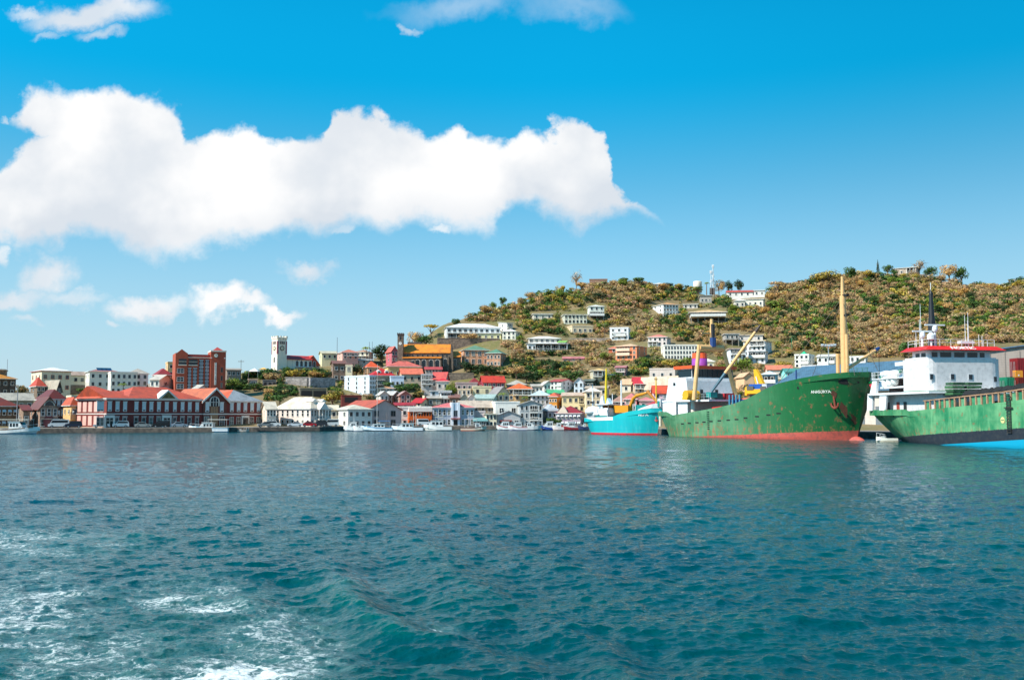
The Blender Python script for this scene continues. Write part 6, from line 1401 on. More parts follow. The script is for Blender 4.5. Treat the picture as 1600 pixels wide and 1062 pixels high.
# --- turquoise ship
def teal_ship():
    hd = (.60, -.80); st = P(920, 677.6, 226)
    S = Ship('turquoise coaster with a white rail, red boot, white wheelhouse and a yellow mast', (st[0]+1.2, st[1]+.9), hd, name='coaster')
    R = S.root; L = 20.
    sheer = [(0, 3.6), (.5, 3.9), (.58, 4.4), (.75, 5.), (1, 5.8)]
    mt = ship_paint((0, 172, 178), (206, 38, 58), .42, .0, .06, (0, 160, 170))
    dk = [(0, .6), (.05, .85), (.14, 1), (.75, 1), (.88, .82), (.95, .5), (1, 0)]; wl = [(0, 0), (.03, .35), (.1, .7), (.2, .95), (.65, 1), (.8, .72), (.92, .32), (1, 0)]
    me, surf, sh = hull_mesh('hull', L, 6.6, -1.3, sheer, wl, dk, 1.6, 1., [mt, plain((70, 130, 128), .8, name='deck_plating')], 60, 12)
    H = link('hull', me, R)
    # white rail bands
    def band(s0, s1, z0, z1, name):
        v = MB(); N = 24; pts = []
        for k in range(N+1):
            x = s0+(s1-s0)*k/N; a = z0(x); b2 = z1(x); pts.append((x, surf(x, a)-.05, a, surf(x, min(b2, sh(min(1., x/L))-.02))-.06, b2))
        for p_, q in zip(pts[:-1], pts[1:]): v.poly([(p_[0], p_[1], p_[2]), (q[0], q[1], q[2]), (q[0], q[3], q[4]), (p_[0], p_[3], p_[4])]).poly([(p_[0], p_[1]+.2, p_[2]), (q[0], q[1]+.2, q[2]), (q[0], q[3]+.2, q[4]), (p_[0], p_[3]+.2, p_[4])])
        return v.build(name, SWH, R)
    band(-.6, L*.5, lambda x: 2.95+.02*x, lambda x: 3.65+.02*x, 'white_band'); xq = S.X(996, -3, 5)
    band(xq, L+1.9, lambda x: sh(min(1, x/L))-.12, lambda x: sh(min(1, x/L))+min(.9, (x-xq)*.25), 'bow_bulwark')
    on_hull(S, surf, text_mesh('MEPA', .85, plain((226, 240, 238), .5, var=0.), 0.), HX(S, surf, 1004.5, 4.3), 4.3, H, 'ship_name')
    # superstructure
    dw = lambda x, y=0: S.world(x, y)[1]; zz = lambda py, px=940: S.Z(px, py, 0)
    x0, x1 = -.2, 7.6
    MB().prism([(x0-.4, -2.), (x0+1, -2.9), (x1-3, -3.), (x1-3, 3.), (x0+1, 2.9), (x0-.4, 2.)], 'z', zz(646), zz(640)).build('deckhouse', SWH, R)
    MB().prism([(x0-.2, -1.6), (x0+1.2, -2.9), (x1-2.6, -3.1), (x1-2.6, 3.1), (x0+1.2, 2.9), (x0-.2, 1.6)], 'z', zz(648), zz(646.2)).build('boat_deck', SWH, R)
    MB().prism([(x0-.2, -1.8), (x0+1.1, -2.8), (x0+3.8, -3.), (x0+3.8, 3.), (x0-.2, 1.8)], 'z', 3.6, zz(647.8)).build('aft_house', plain((150, 156, 160), .6), R)
    rb = MB().lathe(x0+2.2, -1.8, [(1.9, zz(646)), (1.9, zz(640)), (1.2, zz(635.5)), (.2, zz(634.5))], 18, sy=.9).build('white_canopy', SWH, R, True)
    MB().box(3.6, x1, -2.7, 2.7, 3.6, zz(640)).build('accommodation_block', SWH, R)
    wh = MB().box(4.0, x1-.2, -2.4, 2.4, zz(640), zz(632.5)).build('wheelhouse', SWH, R)
    MB().box(3.6, x1+.2, -2.8, 2.8, zz(632.5), zz(631.3)).build('wheelhouse_roof', SWH, wh)
    for a, c in ((4.5, 5.1), (5.6, 6.2)): MB().box(a, c, -2.46, -2.38, zz(638), zz(634)).build('window', plain((140, 160, 170), .2, name='window_glass'), wh)
    for a, c in ((943, 950.5), (952, 959)): MB().box(x1-.24, x1-.14, S.Yl(a, x1), S.Yl(c, x1), zz(637.5), zz(633.5)).build('window', GLASS, wh)
    MB().box(3.9, 7.4, -2.9, -2.6, zz(652), zz(649)).build('deck_boxes', TEALP, R)
    for px, pt_, r_ in ((926, 600, .14), ): x = S.X(px, 0, 8); MB().tube((x, 0, zz(640)), (x, 0, S.Z(px, pt_, 0)), .16, .1, 8).build('aft_mast', SWH, R); MB().box(x-.1, x+.1, -.9, .9, S.Z(px, 601, 0), S.Z(px, 600, 0)).box(x-.2, x+.2, -.6, -.1, S.Z(px, 630, 0), S.Z(px, 627, 0)).build('mast_fitting', DARK, R)
    x = S.X(946.5, 0, 8); MB().tube((x, 0, zz(631)), (x+.4, -.1, S.Z(946.5, 576, 0)), .34, .2, 10).build('yellow_mast', plain((222, 192, 36), .5, name='yellow_paint'), R)
    MB().box(x, x+.1, 0, 2.8, S.Z(946.5, 585, 0), S.Z(946.5, 584.3, 0)).build('mast_yard', SWH, R)
    MB().prism([(x-1.1, zz(631.3)), (x+.2, zz(631.3)), (x-.1, zz(618)), (x-.6, zz(620))], 'y', -.9, .2).build('funnel', SWH, R)
    MB().prism([(x+.8, zz(631.3)), (x+2., zz(631.3)), (x+1.1, zz(622))], 'y', -.6, .4).build('funnel_casing', plain((190, 214, 226), .5), R)
    x = S.X(971, 0, 6); MB().tube((x, 0, 3.8), (x, 0, S.Z(971, 594, 0)), .2, .16, 8).build('white_mast', SWH, R)
    x = S.X(957, 0, 6); MB().tube((x, 0, zz(632)), (x, 0, S.Z(957, 615, 0)), .08, n=6).build('white_post', SWH, R)
    x = S.X(1025.5, 0, 6); MB().tube((x, 0, 5.3), (x, 0, S.Z(1025.5, 589, 0)), .16, .12, 8).build('fore_mast', plain((226, 180, 30), .5, name='yellow_paint'), R)
    MB().box(x-.4, x+.4, -.15, .15, S.Z(1025.5, 593, 0), S.Z(1025.5, 592, 0)).build('mast_fitting', DARK, R)
    xa, xb = S.X(994, -1.6), S.X(1012, -1.6); MB().box(xa, xb, -2, 2, 5, 6.4).build('deck_winch', TEALP, R)
    g = MB(); [g.box(a, a+.12, -2.2, -2.1, 4.5, 6.6) for a in (xa-.4, xa+.3)]; g.build('rail_post', SWH, R)
    x = S.X(1031, 0); MB().box(x, x+.8, -.6, .6, 6., 7.6).build('bow_locker', SWH, R); MB().box(x+.1, x+.6, -.8, -.6, 6., 7.2).build('windlass', TEALP, R)
    MB().box(8., 13.4, -2.2, 2.2, 3., 4.15).build('hatch_coaming', plain((24, 78, 78), .7), R)
    g = MB(); xk = HX(S, surf, 1027, 3.); yk = surf(xk, 3.4)-.25; g.tube((xk, yk, 3.9), (xk+.1, yk, 3.0), .1, n=6).tube((xk-.5, yk, 3.3), (xk+.1, yk, 2.9), .1, n=6).tube((xk+.6, yk, 3.2), (xk+.1, yk, 2.9), .1, n=6); g.build('anchor', plain((170, 70, 70), .7), R)
    MB().tube((HX(S, surf, 1034., 3.5), surf(HX(S, surf, 1034., 3.5), 3.5)-.4, 1.9), (HX(S, surf, 1034., 3.5), surf(HX(S, surf, 1034., 3.5), 3.5)-.4, 5.0), .3, n=8).build('fender', plain((214, 204, 184), .7), R)
    # excavator with a long yellow arm on deck
    y = 0.; xs = S.X(978, y, 5); o = S.world(xs, y); z = 4.15
    E = thing('excavator', 'orange-yellow excavator with a long folded arm on the deck of the turquoise coaster', 'excavator', (o[0], o[1], z), S.th)
    oy = plain((214, 140, 28), .5, name='yellow_paint')
    q = lambda px, py: (S.X(px, y, 6)-xs, S.Z(px, py, y)-z)
    MB().box(-1.2, 1.6, -1.2, 1.2, 0, .55).build('track', RUBBER, E)
    a = q(963, 641); c = q(986, 633); MB().box(a[0], c[0], -.9, .9, .6, c[1]).build('body', oy, E)
    MB().tube((a[0], 0, (.5+c[1])/2), (a[0]+.7, 0, (.5+c[1])/2), .62, n=12).build('counterweight', plain((236, 190, 50), .5), E)
    pts = [q(983, 640), q(990, 622), q(995, 618), q(1012, 613)]; th_ = [.46, .4, .36, .24]
    for i in range(3): MB().tube((pts[i][0], 0, pts[i][1]), (pts[i+1][0], 0, pts[i+1][1]), th_[i], th_[i+1], 8).build('boom', oy, E)
    s_ = q(1012, 611); t_ = q(1027, 629); MB().tube((s_[0], 0, s_[1]), (t_[0], 0, t_[1]), .38, .18, 8).build('stick', plain((176, 112, 30), .5), E)
    u_ = q(1003, 617); MB().tube((u_[0], -.2, u_[1]-.2), (s_[0], -.2, s_[1]-.5), .1, n=6).build('hydraulic_ram', plain((120, 90, 50), .4), E)
    return S
TS = teal_ship()

# ------------------------------------------------------------------ small boats
def boat(label, x0, x1, wl, D=None, bow='left', hullc=(228, 228, 226), boot=(60, 80, 110), cabin=(.25, .6), ch=1.5, canopy=None, mast=None, rel=0, h=1.0, cabc=(230, 230, 228), strip=None, name='motor_boat', nwin=3, outr=False, trim=None):
    pc = (x0+x1)/2; D = H0*F/(wl-650) if D is None else D
    A = P(x0, wl, D); Lg = (x1-x0)*D/F
    sg = 1 if bow == 'right' else -1
    base = P(x0 if sg > 0 else x1, wl, D); th = radians(rel)+(0 if sg > 0 else pi)
    Lg /= max(.5, cos(radians(rel)))
    R = thing(name, label, 'boat', (base[0], base[1], 0), th, 'boats moored along the quay')
    B = min(Lg*.32, 3.6)
    m_ = ship_paint(hullc, boot, .22, 0, 0., tuple(int(v*.94) for v in hullc), name='boat_paint')
    me, surf, sh = hull_mesh('hull', Lg*.92, B, -.35, [(0, h), (.5, h), (1, h*1.5)], [(0, .75), (.6, .9), (.85, .5), (1, 0)], [(0, .9), (.6, 1), (.85, .7), (1, 0)], Lg*.08, 0, [m_, plain((196, 186, 170), .7, name='boat_deck')], 24, 6)
    Hh = link('hull', me, R)
    if strip:
        for s in (-1, 1):
            mb = MB(); N = 14
            for k in range(N):
                a, c = Lg*.9*k/N, Lg*.9*(k+1)/N; za, zc = sh(a/(Lg*.92))-.12, sh(c/(Lg*.92))-.12
                mb.poly([(a, s*(abs(surf(a, za))+.03), za-.12), (c, s*(abs(surf(c, zc))+.03), zc-.12), (c, s*(abs(surf(c, zc))+.05), zc+.1), (a, s*(abs(surf(a, za))+.05), za+.1)])
            mb.build('rubbing_strake', plain(strip, .6), R)
    a, c = cabin[0]*Lg, cabin[1]*Lg; cb = plain(cabc, .4, name='cabin_paint'); z0 = h-.35
    k_ = MB().prism([(a, z0), (c+.5, z0), (c, z0+ch*.62), (c-.55, z0+ch), (a+.05, z0+ch)], 'y', -B*.34, B*.34).build('cabin', cb, R)
    w_ = (c-a-.8)/max(1, nwin)
    for s in (-1, 1):
        for i in range(nwin): MB().box(a+.25+i*w_, a+.25+i*w_+w_*.7, s*B*.34-.03, s*B*.34+.03, z0+ch*.45, z0+ch*.82).build('window', GLASS, k_)
    MB().poly([(c-.02, -B*.28, z0+ch*.66), (c-.02, B*.28, z0+ch*.66), (c-.45, B*.28, z0+ch*.95), (c-.45, -B*.28, z0+ch*.95)]).build('windscreen', GLASS, k_)
    MB().box(a-.2, c-.3, -B*.38, B*.38, z0+ch, z0+ch+.1).build('cabin_roof', cb, k_)
    if canopy:
        col, p0, p1, hh = canopy; g = MB()
        q = MB().box(p0*Lg, p1*Lg, -B*.42, B*.42, h+hh, h+hh+.12); cn = q.build('canopy', plain(col, .7, name='canvas'), R)
        for x in (p0*Lg+.1, p1*Lg-.15):
            for s in (-1, 1): g.tube((x, s*B*.4, h-.1), (x, s*B*.4, h+hh), .035, n=5)
        g.build('canopy_frame', plain((190, 190, 190), .4), R)
    if mast:
        p_, mh = mast; g = MB().tube((p_*Lg, 0, h), (p_*Lg, 0, h+mh), .07, .04, 6); g.build('mast', plain((210, 208, 204), .4), R)
        if mh > 4: MB().tube((p_*Lg, 0, h+1.2), (p_*Lg-sg*0-2.4, 0, h+1.3), .06, n=6).build('boom', plain((200, 198, 190), .4), R)
    mb = MB(); rr = [(Lg*.62, B*.42), (Lg*.8, B*.3), (Lg*.97, .04)]
    for s in (-1, 1):
        for (p_, q_) in zip(rr[:-1], rr[1:]): mb.tube((p_[0], s*p_[1], sh(p_[0]/Lg)+.55), (q_[0], s*q_[1], sh(q_[0]/Lg)+.6), .03, n=4)
        for p_ in rr: mb.tube((p_[0], s*p_[1], sh(p_[0]/Lg)-.1), (p_[0], s*p_[1], sh(p_[0]/Lg)+.58), .03, n=4)
    mb.build('bow_rail', plain((200, 202, 204), .3), R)
    return R
boat('white fishing boat with a long canopy at the far left of the quay', -28, 62, 677.3, 226, 'right', boot=(120, 150, 180), cabin=(.5, .72), ch=2., canopy=((214, 206, 190), .12, .84, 2.1), mast=(.62, 4.5), strip=(150, 120, 100), h=1.1)
boat('white and pale blue launch with a red-lined canopy in front of the brick hall', 295, 358, 674.6, 252, 'left', (226, 228, 230), (60, 150, 190), (.38, .68), 1.6, ((222, 214, 206), .02, .5, 2.0), (.45, 3.), strip=(150, 190, 210), h=1.1)
boat('tiny grey dinghy tied to the quay below the grey-roofed brick wing', 370, 389, 674.2, 253, 'right', (190, 180, 170), (120, 110, 100), (.3, .5), .5, h=.45, nwin=1, name='dinghy')
boat('white motor boat just right of the white minibus', 537, 566, 672.7, 268, 'left', cabin=(.3, .7), ch=1.7, mast=(.45, 3.6), nwin=4)
boat('small square-sterned white boat beside the radar-arch boat', 552, 567, 674.0, 262, 'left', cabin=(.2, .6), ch=.7, h=1.1, nwin=1)
boat('long pale blue-white sailing catamaran with blue covers and a tall mast', 564, 614, 673.2, 267, 'left', (214, 226, 236), (40, 60, 80), (.25, .66), 1.2, ((44, 118, 180), .08, .46, 1.7), (.5, 17.), h=1., strip=(90, 160, 200), name='sailing_boat')
boat('white catamaran with red sun covers and a sloping bow', 612, 661, 673.4, 266, 'left', (222, 228, 234), (50, 60, 70), (.3, .74), 1.4, ((214, 110, 96), .34, .66, 1.9), (.3, 6.), h=1.0, name='catamaran')
boat('white cabin cruiser with a flying bridge in front of the blue-grey building', 662, 706, 672.8, 271, 'left', (230, 230, 226), (120, 130, 130), (.3, .8), 1.9, ((226, 214, 180), .3, .6, 2.6), (.48, 4.8), h=1.2, nwin=3)
boat('old wooden fishing boat with orange boot stripe and dark open deck', 720, 760, 672.4, 276, 'right', (222, 206, 186), (196, 84, 40), (.56, .78), 1.5, ((226, 206, 200), .14, .64, 2.2), (.28, 4.), strip=(110, 40, 36), h=.9, name='fishing_boat')
boat('white motor boat with red trim in front of the grey gabled store', 776, 802, 671.9, 284, 'left', cabin=(.25, .75), ch=1.8, strip=(190, 50, 50), nwin=3)
boat('white launch with pink stripe right of the red-trimmed motor boat', 794, 824, 672., 280, 'left', (226, 220, 222), (70, 80, 120), (.3, .72), 1.6, strip=(206, 120, 120), nwin=4)
boat('white workboat with a tan canopy before the grey three-storey building', 818, 846, 671.9, 284, 'right', (220, 220, 218), (90, 100, 120), (.2, .55), 1.4, ((206, 190, 170), .05, .6, 2.), nwin=2)
boat('navy blue hulled motor boat with a white cabin', 846, 870, 671.9, 285, 'left', (26, 62, 140), (30, 40, 60), (.25, .75), 1.8, nwin=3, strip=(226, 226, 226))
boat('white launch between the navy blue boat and the dark red boat', 863, 881, 672., 281, 'left', (220, 206, 200), (120, 100, 100), (.25, .7), 1.4, nwin=2)
boat('dark red hulled motor boat with a white cabin', 877, 908, 671.8, 286, 'left', (142, 24, 36), (80, 20, 26), (.3, .72), 1.7, nwin=3, strip=(226, 222, 220), canopy=((224, 210, 200), .1, .4, 1.9))
boat('dark blue open boat half hidden by the stern of the turquoise coaster', 903, 920, 671.8, 284, 'left', (34, 48, 84), (24, 30, 50), (.3, .6), 1.2, nwin=1)
boat('white dinghy tied below the stern of the right-hand green ship', 1370, 1402, 689.4, 157, 'left', (226, 222, 210), (190, 180, 160), (.62, .84), .55, h=.55, nwin=1, name='dinghy', rel=-4)

# ------------------------------------------------------------------ vehicles on the quay
def vehicle(label, px, wpx, kind, col, D=None, face='left', name='parked_car'):
    D = float(quayY(px))+6 if D is None else D
    x, y, _ = P(px, 668, D); z = 1.16
    R = thing(name, label, 'van' if kind == 'van' else 'car', (x, y, z), radians(22 if px < 420 else 12)+(pi if face == 'left' else 0), 'vehicles parked along the quay')
    L = wpx*D/F; L = max(3.9, min(5.4, L))
    if kind == 'van': bd = [(-.5, .32), (.5, .32), (.5, .85), (.40, 1.1), (.32, 1.85), (.26, 2.05), (-.47, 2.05), (-.5, 1.9)]; top = 1.55; gl = [(-.44, 1.25), (.36, 1.2), (.29, 1.85), (-.44, 1.85)]; Wd = 1.9
    elif kind == 'suv': bd = [(-.5, .32), (.5, .32), (.5, .85), (.46, 1.), (.28, 1.08), (.18, 1.62), (.1, 1.72), (-.42, 1.7), (-.49, 1.1)]; gl = [(-.44, 1.12), (.25, 1.12), (.15, 1.58), (-.4, 1.58)]; Wd = 1.8
    else: bd = [(-.5, .28), (.5, .28), (.5, .7), (.45, .82), (.24, .92), (.08, 1.38), (0, 1.44), (-.2, 1.42), (-.36, .98), (-.48, .92), (-.5, .7)]; gl = [(-.33, .98), (.2, .96), (.06, 1.34), (-.19, 1.34)]; Wd = 1.7
    cm = plain(col, .25, .1, 'car_paint', .05)
    B = MB().prism([(a*L, b_) for a, b_ in bd], 'y', -Wd/2, Wd/2).build('body', cm, R)
    for s in (-1, 1): MB().prism([(a*L, b_) for a, b_ in gl], 'y', s*Wd/2-.012, s*Wd/2+.012).build('side_window', GLASS, B)
    for a in (-.3, .31):
        for s in (-1, 1):
            t = MB().tube((a*L, s*(Wd/2-.14), .33), (a*L, s*(Wd/2+.04), .33), .33, n=14).build('wheel', RUBBER, R); MB().tube((a*L, s*(Wd/2+.04), .33), (a*L, s*(Wd/2+.055), .33), .19, n=10).build('rim', plain((170, 172, 176), .3, .6), t)
    for s in (-1, 1):
        MB().box(.485*L, .505*L, s*.62-.16, s*.62+.16, .58, .76).build('headlight', plain((220, 222, 216), .2), B); MB().box(-.505*L, -.49*L, s*.66-.1, s*.66+.1, .62, .86).build('tail_light', plain((150, 20, 20), .3), B)
    return R
vehicle('white passenger van parked left of the brick hall on the quay', 91.5, 30, 'van', (226, 226, 226), face='left', name='parked_van', D=248)
vehicle('dark blue estate car parked just behind the white passenger van', 115, 15, 'suv', (34, 44, 66))
vehicle('white saloon car parked near the left door of the brick hall', 158.5, 21, 'saloon', (214, 216, 218))
vehicle('white estate car parked right of the left door of the brick hall', 188.5, 22, 'suv', (220, 222, 222))
vehicle('silver-beige saloon car parked in front of the brick hall', 223, 22, 'saloon', (176, 172, 166), face='right')
vehicle('black off-road car parked in front of the brick hall door', 250.5, 20, 'suv', (30, 30, 34), face='left')
vehicle('silver-blue saloon car beside the white launch', 280, 22, 'saloon', (168, 176, 186), face='right')
vehicle('grey car parked by the small front gable of the cream wing', 414, 14, 'saloon', (150, 148, 146))
vehicle('white off-road car parked at the left end of the customs building', 427, 16, 'suv', (226, 226, 224), face='right')
vehicle('white saloon car parked in front of the customs building', 461, 24, 'saloon', (216, 218, 222), face='left')
vehicle('red saloon car parked in front of the customs building', 483, 20, 'saloon', (176, 22, 36), face='right')
vehicle('dark grey car between the red saloon car and the white minibus', 500, 12, 'suv', (44, 46, 54))
vehicle('white minibus with dark side windows at the end of the customs building', 518, 22, 'van', (222, 224, 222), face='left', name='parked_van')
vehicle('white van parked in front of the orange restaurant', 662, 15, 'van', (222, 226, 230), face='right', name='parked_van')

# lamp posts and poles
def pole(label, px, base, top, D=None, name='street_lamp', cat='street lamp', arm=1.1, col=(70, 68, 68), r=.07, kind='lamp'):
    D = (hit(px, base) or 250) if D is None else D
    x, y, z = P(px, base, D); h = P(px, top, D)[2]-z; R = thing(name, label, cat, (x, y, z))
    MB().tube((0, 0, -1.5), (0, 0, h), r*1.4, r, 8).build('pole', plain(col, .6), R)
    if kind == 'lamp':
        a = MB().tube((0, 0, h-.1), (arm, 0, h+.15), .04, n=6).build('arm', plain(col, .6), R); MB().box(arm-.1, arm+.55, -.14, .14, h+.08, h+.24).build('lamp_head', plain((190, 190, 180), .4), R)
    elif kind == 'utility':
        MB().box(-1.1, 1.1, -.06, .06, h-.7, h-.55).build('crossarm', plain((110, 92, 76), .8), R); [MB().tube((q, 0, h-.55), (q, 0, h-.35), .06, n=6).build('insulator', plain((150, 150, 150), .4), R) for q in (-.9, -.3, .3, .9)]
    elif kind == 'double':
        for s in (-1, 1): MB().tube((0, 0, h-.3), (s*.6, 0, h-.1), .04, n=6).build('arm', plain(col, .6), R); MB().lathe(s*.62, 0, [(.1, h-.3), (.22, h-.1), (.2, h+.1), (.05, h+.2)], 8).build('lamp_head', plain((206, 206, 200), .4), R)
    return R
pole('dark lamp post standing left of the brick hall corner', 110, 668, 643, 247, kind='double')
pole('tall slim grey mast in front of the gabled stone warehouse', 25.5, 670, 605, 240, 'mast', 'mast', kind='none', col=(150, 148, 150), r=.09)
pole('green-headed lamp post on the quay in front of the orange restaurant', 650, 668, 646, 294, col=(206, 204, 190))
pole('dark lamp post standing before the grey gabled store', 787, 668, 641, 311, kind='double')
pole('thin pale pole in front of the gable of the tiled warehouse', 604, 668, 643, 296, 'flag_pole', 'pole', kind='none', col=(120, 116, 116), r=.07)
pole('bare pole with crossarm on the skyline right of the clock building', 376, 600, 562, 365, 'utility_pole', 'pole', kind='utility')
pole('thin radio mast on the middle skyline left of the pink villa', 526.5, 565, 527, 420, 'radio_mast', 'mast', kind='none', col=(90, 90, 100), r=.08)
pole('left one of two thin masts above the cream villa', 577, 560, 534, 415, 'radio_mast', 'mast', kind='none', col=(80, 86, 96), r=.07)
pole('right one of two thin masts above the cream villa', 581.5, 560, 533.5, 415, 'radio_mast', 'mast', kind='none', col=(80, 86, 96), r=.07)
pole('thin aerial on the round turret at the left edge', 11, 582, 561, 344, 'aerial', 'aerial', kind='none', col=(120, 120, 130), r=.06)
pole('wooden utility pole beside the plain white cube house', 944.5, 537, 505, None, 'utility_pole', 'pole', kind='utility', col=(120, 100, 84))
pole('green steel post standing on the wooded slope', 1237.5, 553, 527, None, 'steel_post', 'pole', kind='none', col=(60, 130, 90), r=.1)
pole('tall floodlight mast behind the blue shed with a ring of lamps', 1296, 610, 541, 262, 'floodlight_mast', 'mast', kind='none', col=(160, 166, 170), r=.12)
_m = [o for o in bpy.data.objects if o.name.startswith('floodlight_mast')][0]
_h = P(1296, 541, 262)[2]-P(1296, 610, 262)[2]
for a in (-1.6, -.8, .1, .9, 1.7): MB().box(a-.3, a+.3, -.3, .1, _h+.1*abs(a), _h+.5+.1*abs(a)).build('floodlight', plain((206, 210, 216), .3), _m)
MB().box(-2, 2, -.08, .08, _h-.1, _h+.05).build('lamp_bar', plain((170, 174, 180), .5), _m)
pole('small lamp post between the coloured houses and the blue shed', 1078, 588, 570, None, col=(120, 120, 124))
# communications towers on the ridge
for lb, px, top, r_ in (('taller white-capped communications tower on the ridge beside the water tank', 1114.5, 415, .22), ('shorter communications mast just left of the taller tower on the ridge', 1111.2, 424, .15)):
    R = pole(lb, px, 452, top, 562, 'communications_tower', 'tower', kind='none', col=(206, 206, 204), r=r_); h = P(px, top, 562)[2]-P(px, 452, 562)[2]
    for z, n_ in ((h-1.2, 6), (h-6.5, 4), (h-9, 3)):
        for k in range(n_): a = 2*pi*k/n_; MB().box((.5*cos(a)-.12), (.5*cos(a)+.12), (.5*sin(a)-.12), (.5*sin(a)+.12), z, z+1.7).build('antenna_panel', plain((226, 228, 230), .5), R)
    MB().box(-.8, .8, -.7, .7, -3, .8).build('equipment_hut', plain((110, 100, 96), .7), R)
x, y, z = P(1090, 449, 560); R = thing('water_tank', 'squat cream water tank on the ridge left of the communications towers', 'water tank', (x, y, z)); h = P(1090, 440.5, 560)[2]-z
MB().lathe(0, 0, [(2.4, -3), (2.4, h), (2.1, h+.35), (.2, h+.5)], 24).build('tank', wallm((226, 214, 196)), R, True); MB().lathe(0, 0, [(.3, h+.5), (.3, h+.8)], 10).build('tank_hatch', plain((160, 150, 140), .6), R)
# white tent canopies
for lb, px, base, top, wpx, D, c in (('white tent canopy on the slope left of the white church', 397.5, 583, 575, 15, 372, (234, 234, 232)), ('small yellow-orange canopy at the foot of the white church', 412, 578, 574, 12, 385, (226, 178, 90)), ('white parasol-like kiosk roof left of the beige crane leg', 1077, 580, 567, 12, 385, (230, 232, 232))):
    x, y, z = P(px, base, D); h = P(px, top, D)[2]-z; w = wpx*D/F/2; R = thing('canopy_tent', lb, 'tent', (x, y, z)); mb = MB(); q = [(-w, -w, h*.35), (w, -w, h*.35), (w, w, h*.35), (-w, w, h*.35)]
    for i in range(4): mb.poly([q[i], q[(i+1) % 4], (0, 0, h)])
    mb.poly([(a, b_, h*.35-.1) for a, b_, _ in q[::-1]]); mb.build('canopy', plain(c, .7, name='canvas'), R)
    for a, b_, _ in q: MB().tube((a*.95, b_*.95, -3), (a*.95, b_*.95, h*.35), .06, n=6).build('post', plain((160, 160, 160), .5), R)

# ------------------------------------------------------------------ vegetation
def leafm(name, base, var, rough=.7, trans=.25):
    m, n, p = new_mat(name)
    at = n.n('ShaderNodeAttribute', attribute_name='col').outputs['Color']
    ri = n.n('ShaderNodeObjectInfo').outputs['Random']
    c = n.mix(1., base, at, 'MULTIPLY'); c = n.mix(n.m('MULTIPLY', ri, var), c, n.mix(1., c, (1.5, 1.2, .7), 'MULTIPLY'))
    n.put(p.inputs['Base Color'], c); p.inputs['Roughness'].default_value = rough
    p.inputs['Specular IOR Level'].default_value = .25
    return m
KC = {'green': (.05, .105, .02), 'bright': (.13, .19, .025), 'olive': (.35, .265, .045), 'bare': (.42, .285, .135), 'rust': (.37, .23, .08), 'dark': (.018, .045, .012)}
BARK = plain((118, 96, 78), .9, name='bark')
LM = {k: leafm('foliage_'+k, v, .6) for k, v in KC.items()}
SCRUBM = leafm('scrub_foliage', (1., 1., 1.), 0.)
def crown_np(r, kind, n, rad=1., hgt=.8, leaf=.1, flat=False, cone=False, lobes=9):
    """leaf quads spread through lobes of a crown centred on the origin; returns verts, quads, colours"""
    cs = []; 
    for i in range(lobes):
        a = r.uniform(0, 2*pi); q = sqrt(r.uniform(0, 1))*.62; zc = r.uniform(-.45, .55)*hgt*(1-.6*q)
        cs.append((q*cos(a)*rad, q*sin(a)*rad, zc if not flat else r.uniform(.25, .42)*hgt, r.uniform(.30, .50)*rad, r.uniform(.75, 1.2)))
    cs = np.array(cs); li = r.integers(0, lobes, n); c = cs[li]
    d = r.normal(0, 1, (n, 3)); d /= np.linalg.norm(d, axis=1)[:, None]
    rr = c[:, 3]*(r.uniform(.35, 1., n)**.4)
    sq = np.array([1, 1, .78 if not flat else .35]); p = c[:, :3]+d*rr[:, None]*sq
    if cone:
        t = r.uniform(0, 1, n)**1.3; a = r.uniform(0, 2*pi, n); q = (1-t)*rad*(.55+.45*((t*9) % 1))*r.uniform(.5, 1, n)**.5
        p = np.stack([q*np.cos(a), q*np.sin(a), t*hgt*2-hgt*.6], 1); d = np.stack([np.cos(a), np.sin(a), .3+0*a], 1)
    nrm = d+r.normal(0, .36, (n, 3))+np.array([0, 0, .35]); nrm /= np.linalg.norm(nrm, axis=1)[:, None]
    t1 = np.cross(nrm, r.normal(0, 1, (n, 3))); t1 /= np.linalg.norm(t1, axis=1)[:, None]; t2 = np.cross(nrm, t1)
    s = leaf*r.uniform(.6, 1.5, n)[:, None]; asp = .55 if kind not in ('bare', 'rust') else .22
    if kind in ('bare', 'rust'): s = s*1.5
    v = np.stack([p-t1*s-t2*s*asp*.4, p+t1*s*.1-t2*s*asp, p+t1*s, p+t1*s*.1+t2*s*asp], 1)
    col = c[:, 4][:, None]*r.uniform(.75, 1.25, (n, 1))*(1+r.normal(0, .09, (n, 3)))
    return v.reshape(-1, 3), np.arange(4*n).reshape(n, 4), np.repeat(np.clip(col, .15, 3), 4, 0)
def trunk_mb(r, hgt, rad, bare=False, nb=7):
    mb = MB(); top = hgt*.55; b0 = (0, 0, -1.5); b1 = (r.uniform(-.15, .15), r.uniform(-.15, .15), top)
    mb.tube(b0, b1, .09+.03*hgt/4, .06+.015*hgt/4, 6)
    for i in range(nb):
        a = 2*pi*i/nb+r.uniform(-.4, .4); z = top*r.uniform(.55, 1.); q = r.uniform(.55, .95)*rad
        e = (q*cos(a), q*sin(a), z+r.uniform(.25, .5)*hgt); m_ = (e[0]*.5, e[1]*.5, z+(e[2]-z)*.62)
        mb.tube((b1[0]*z/top, b1[1]*z/top, z), m_, .05+.008*hgt, .035, 5).tube(m_, e, .035, .012, 4)
        if bare:
            for j in range(5):
                e2 = tuple(e[k]+r.normal(0, .3*rad)*(1 if k < 2 else .5) for k in range(3)); mb.tube(m_ if j < 2 else e, e2, .025, .008, 3)
    return mb
TV = {}
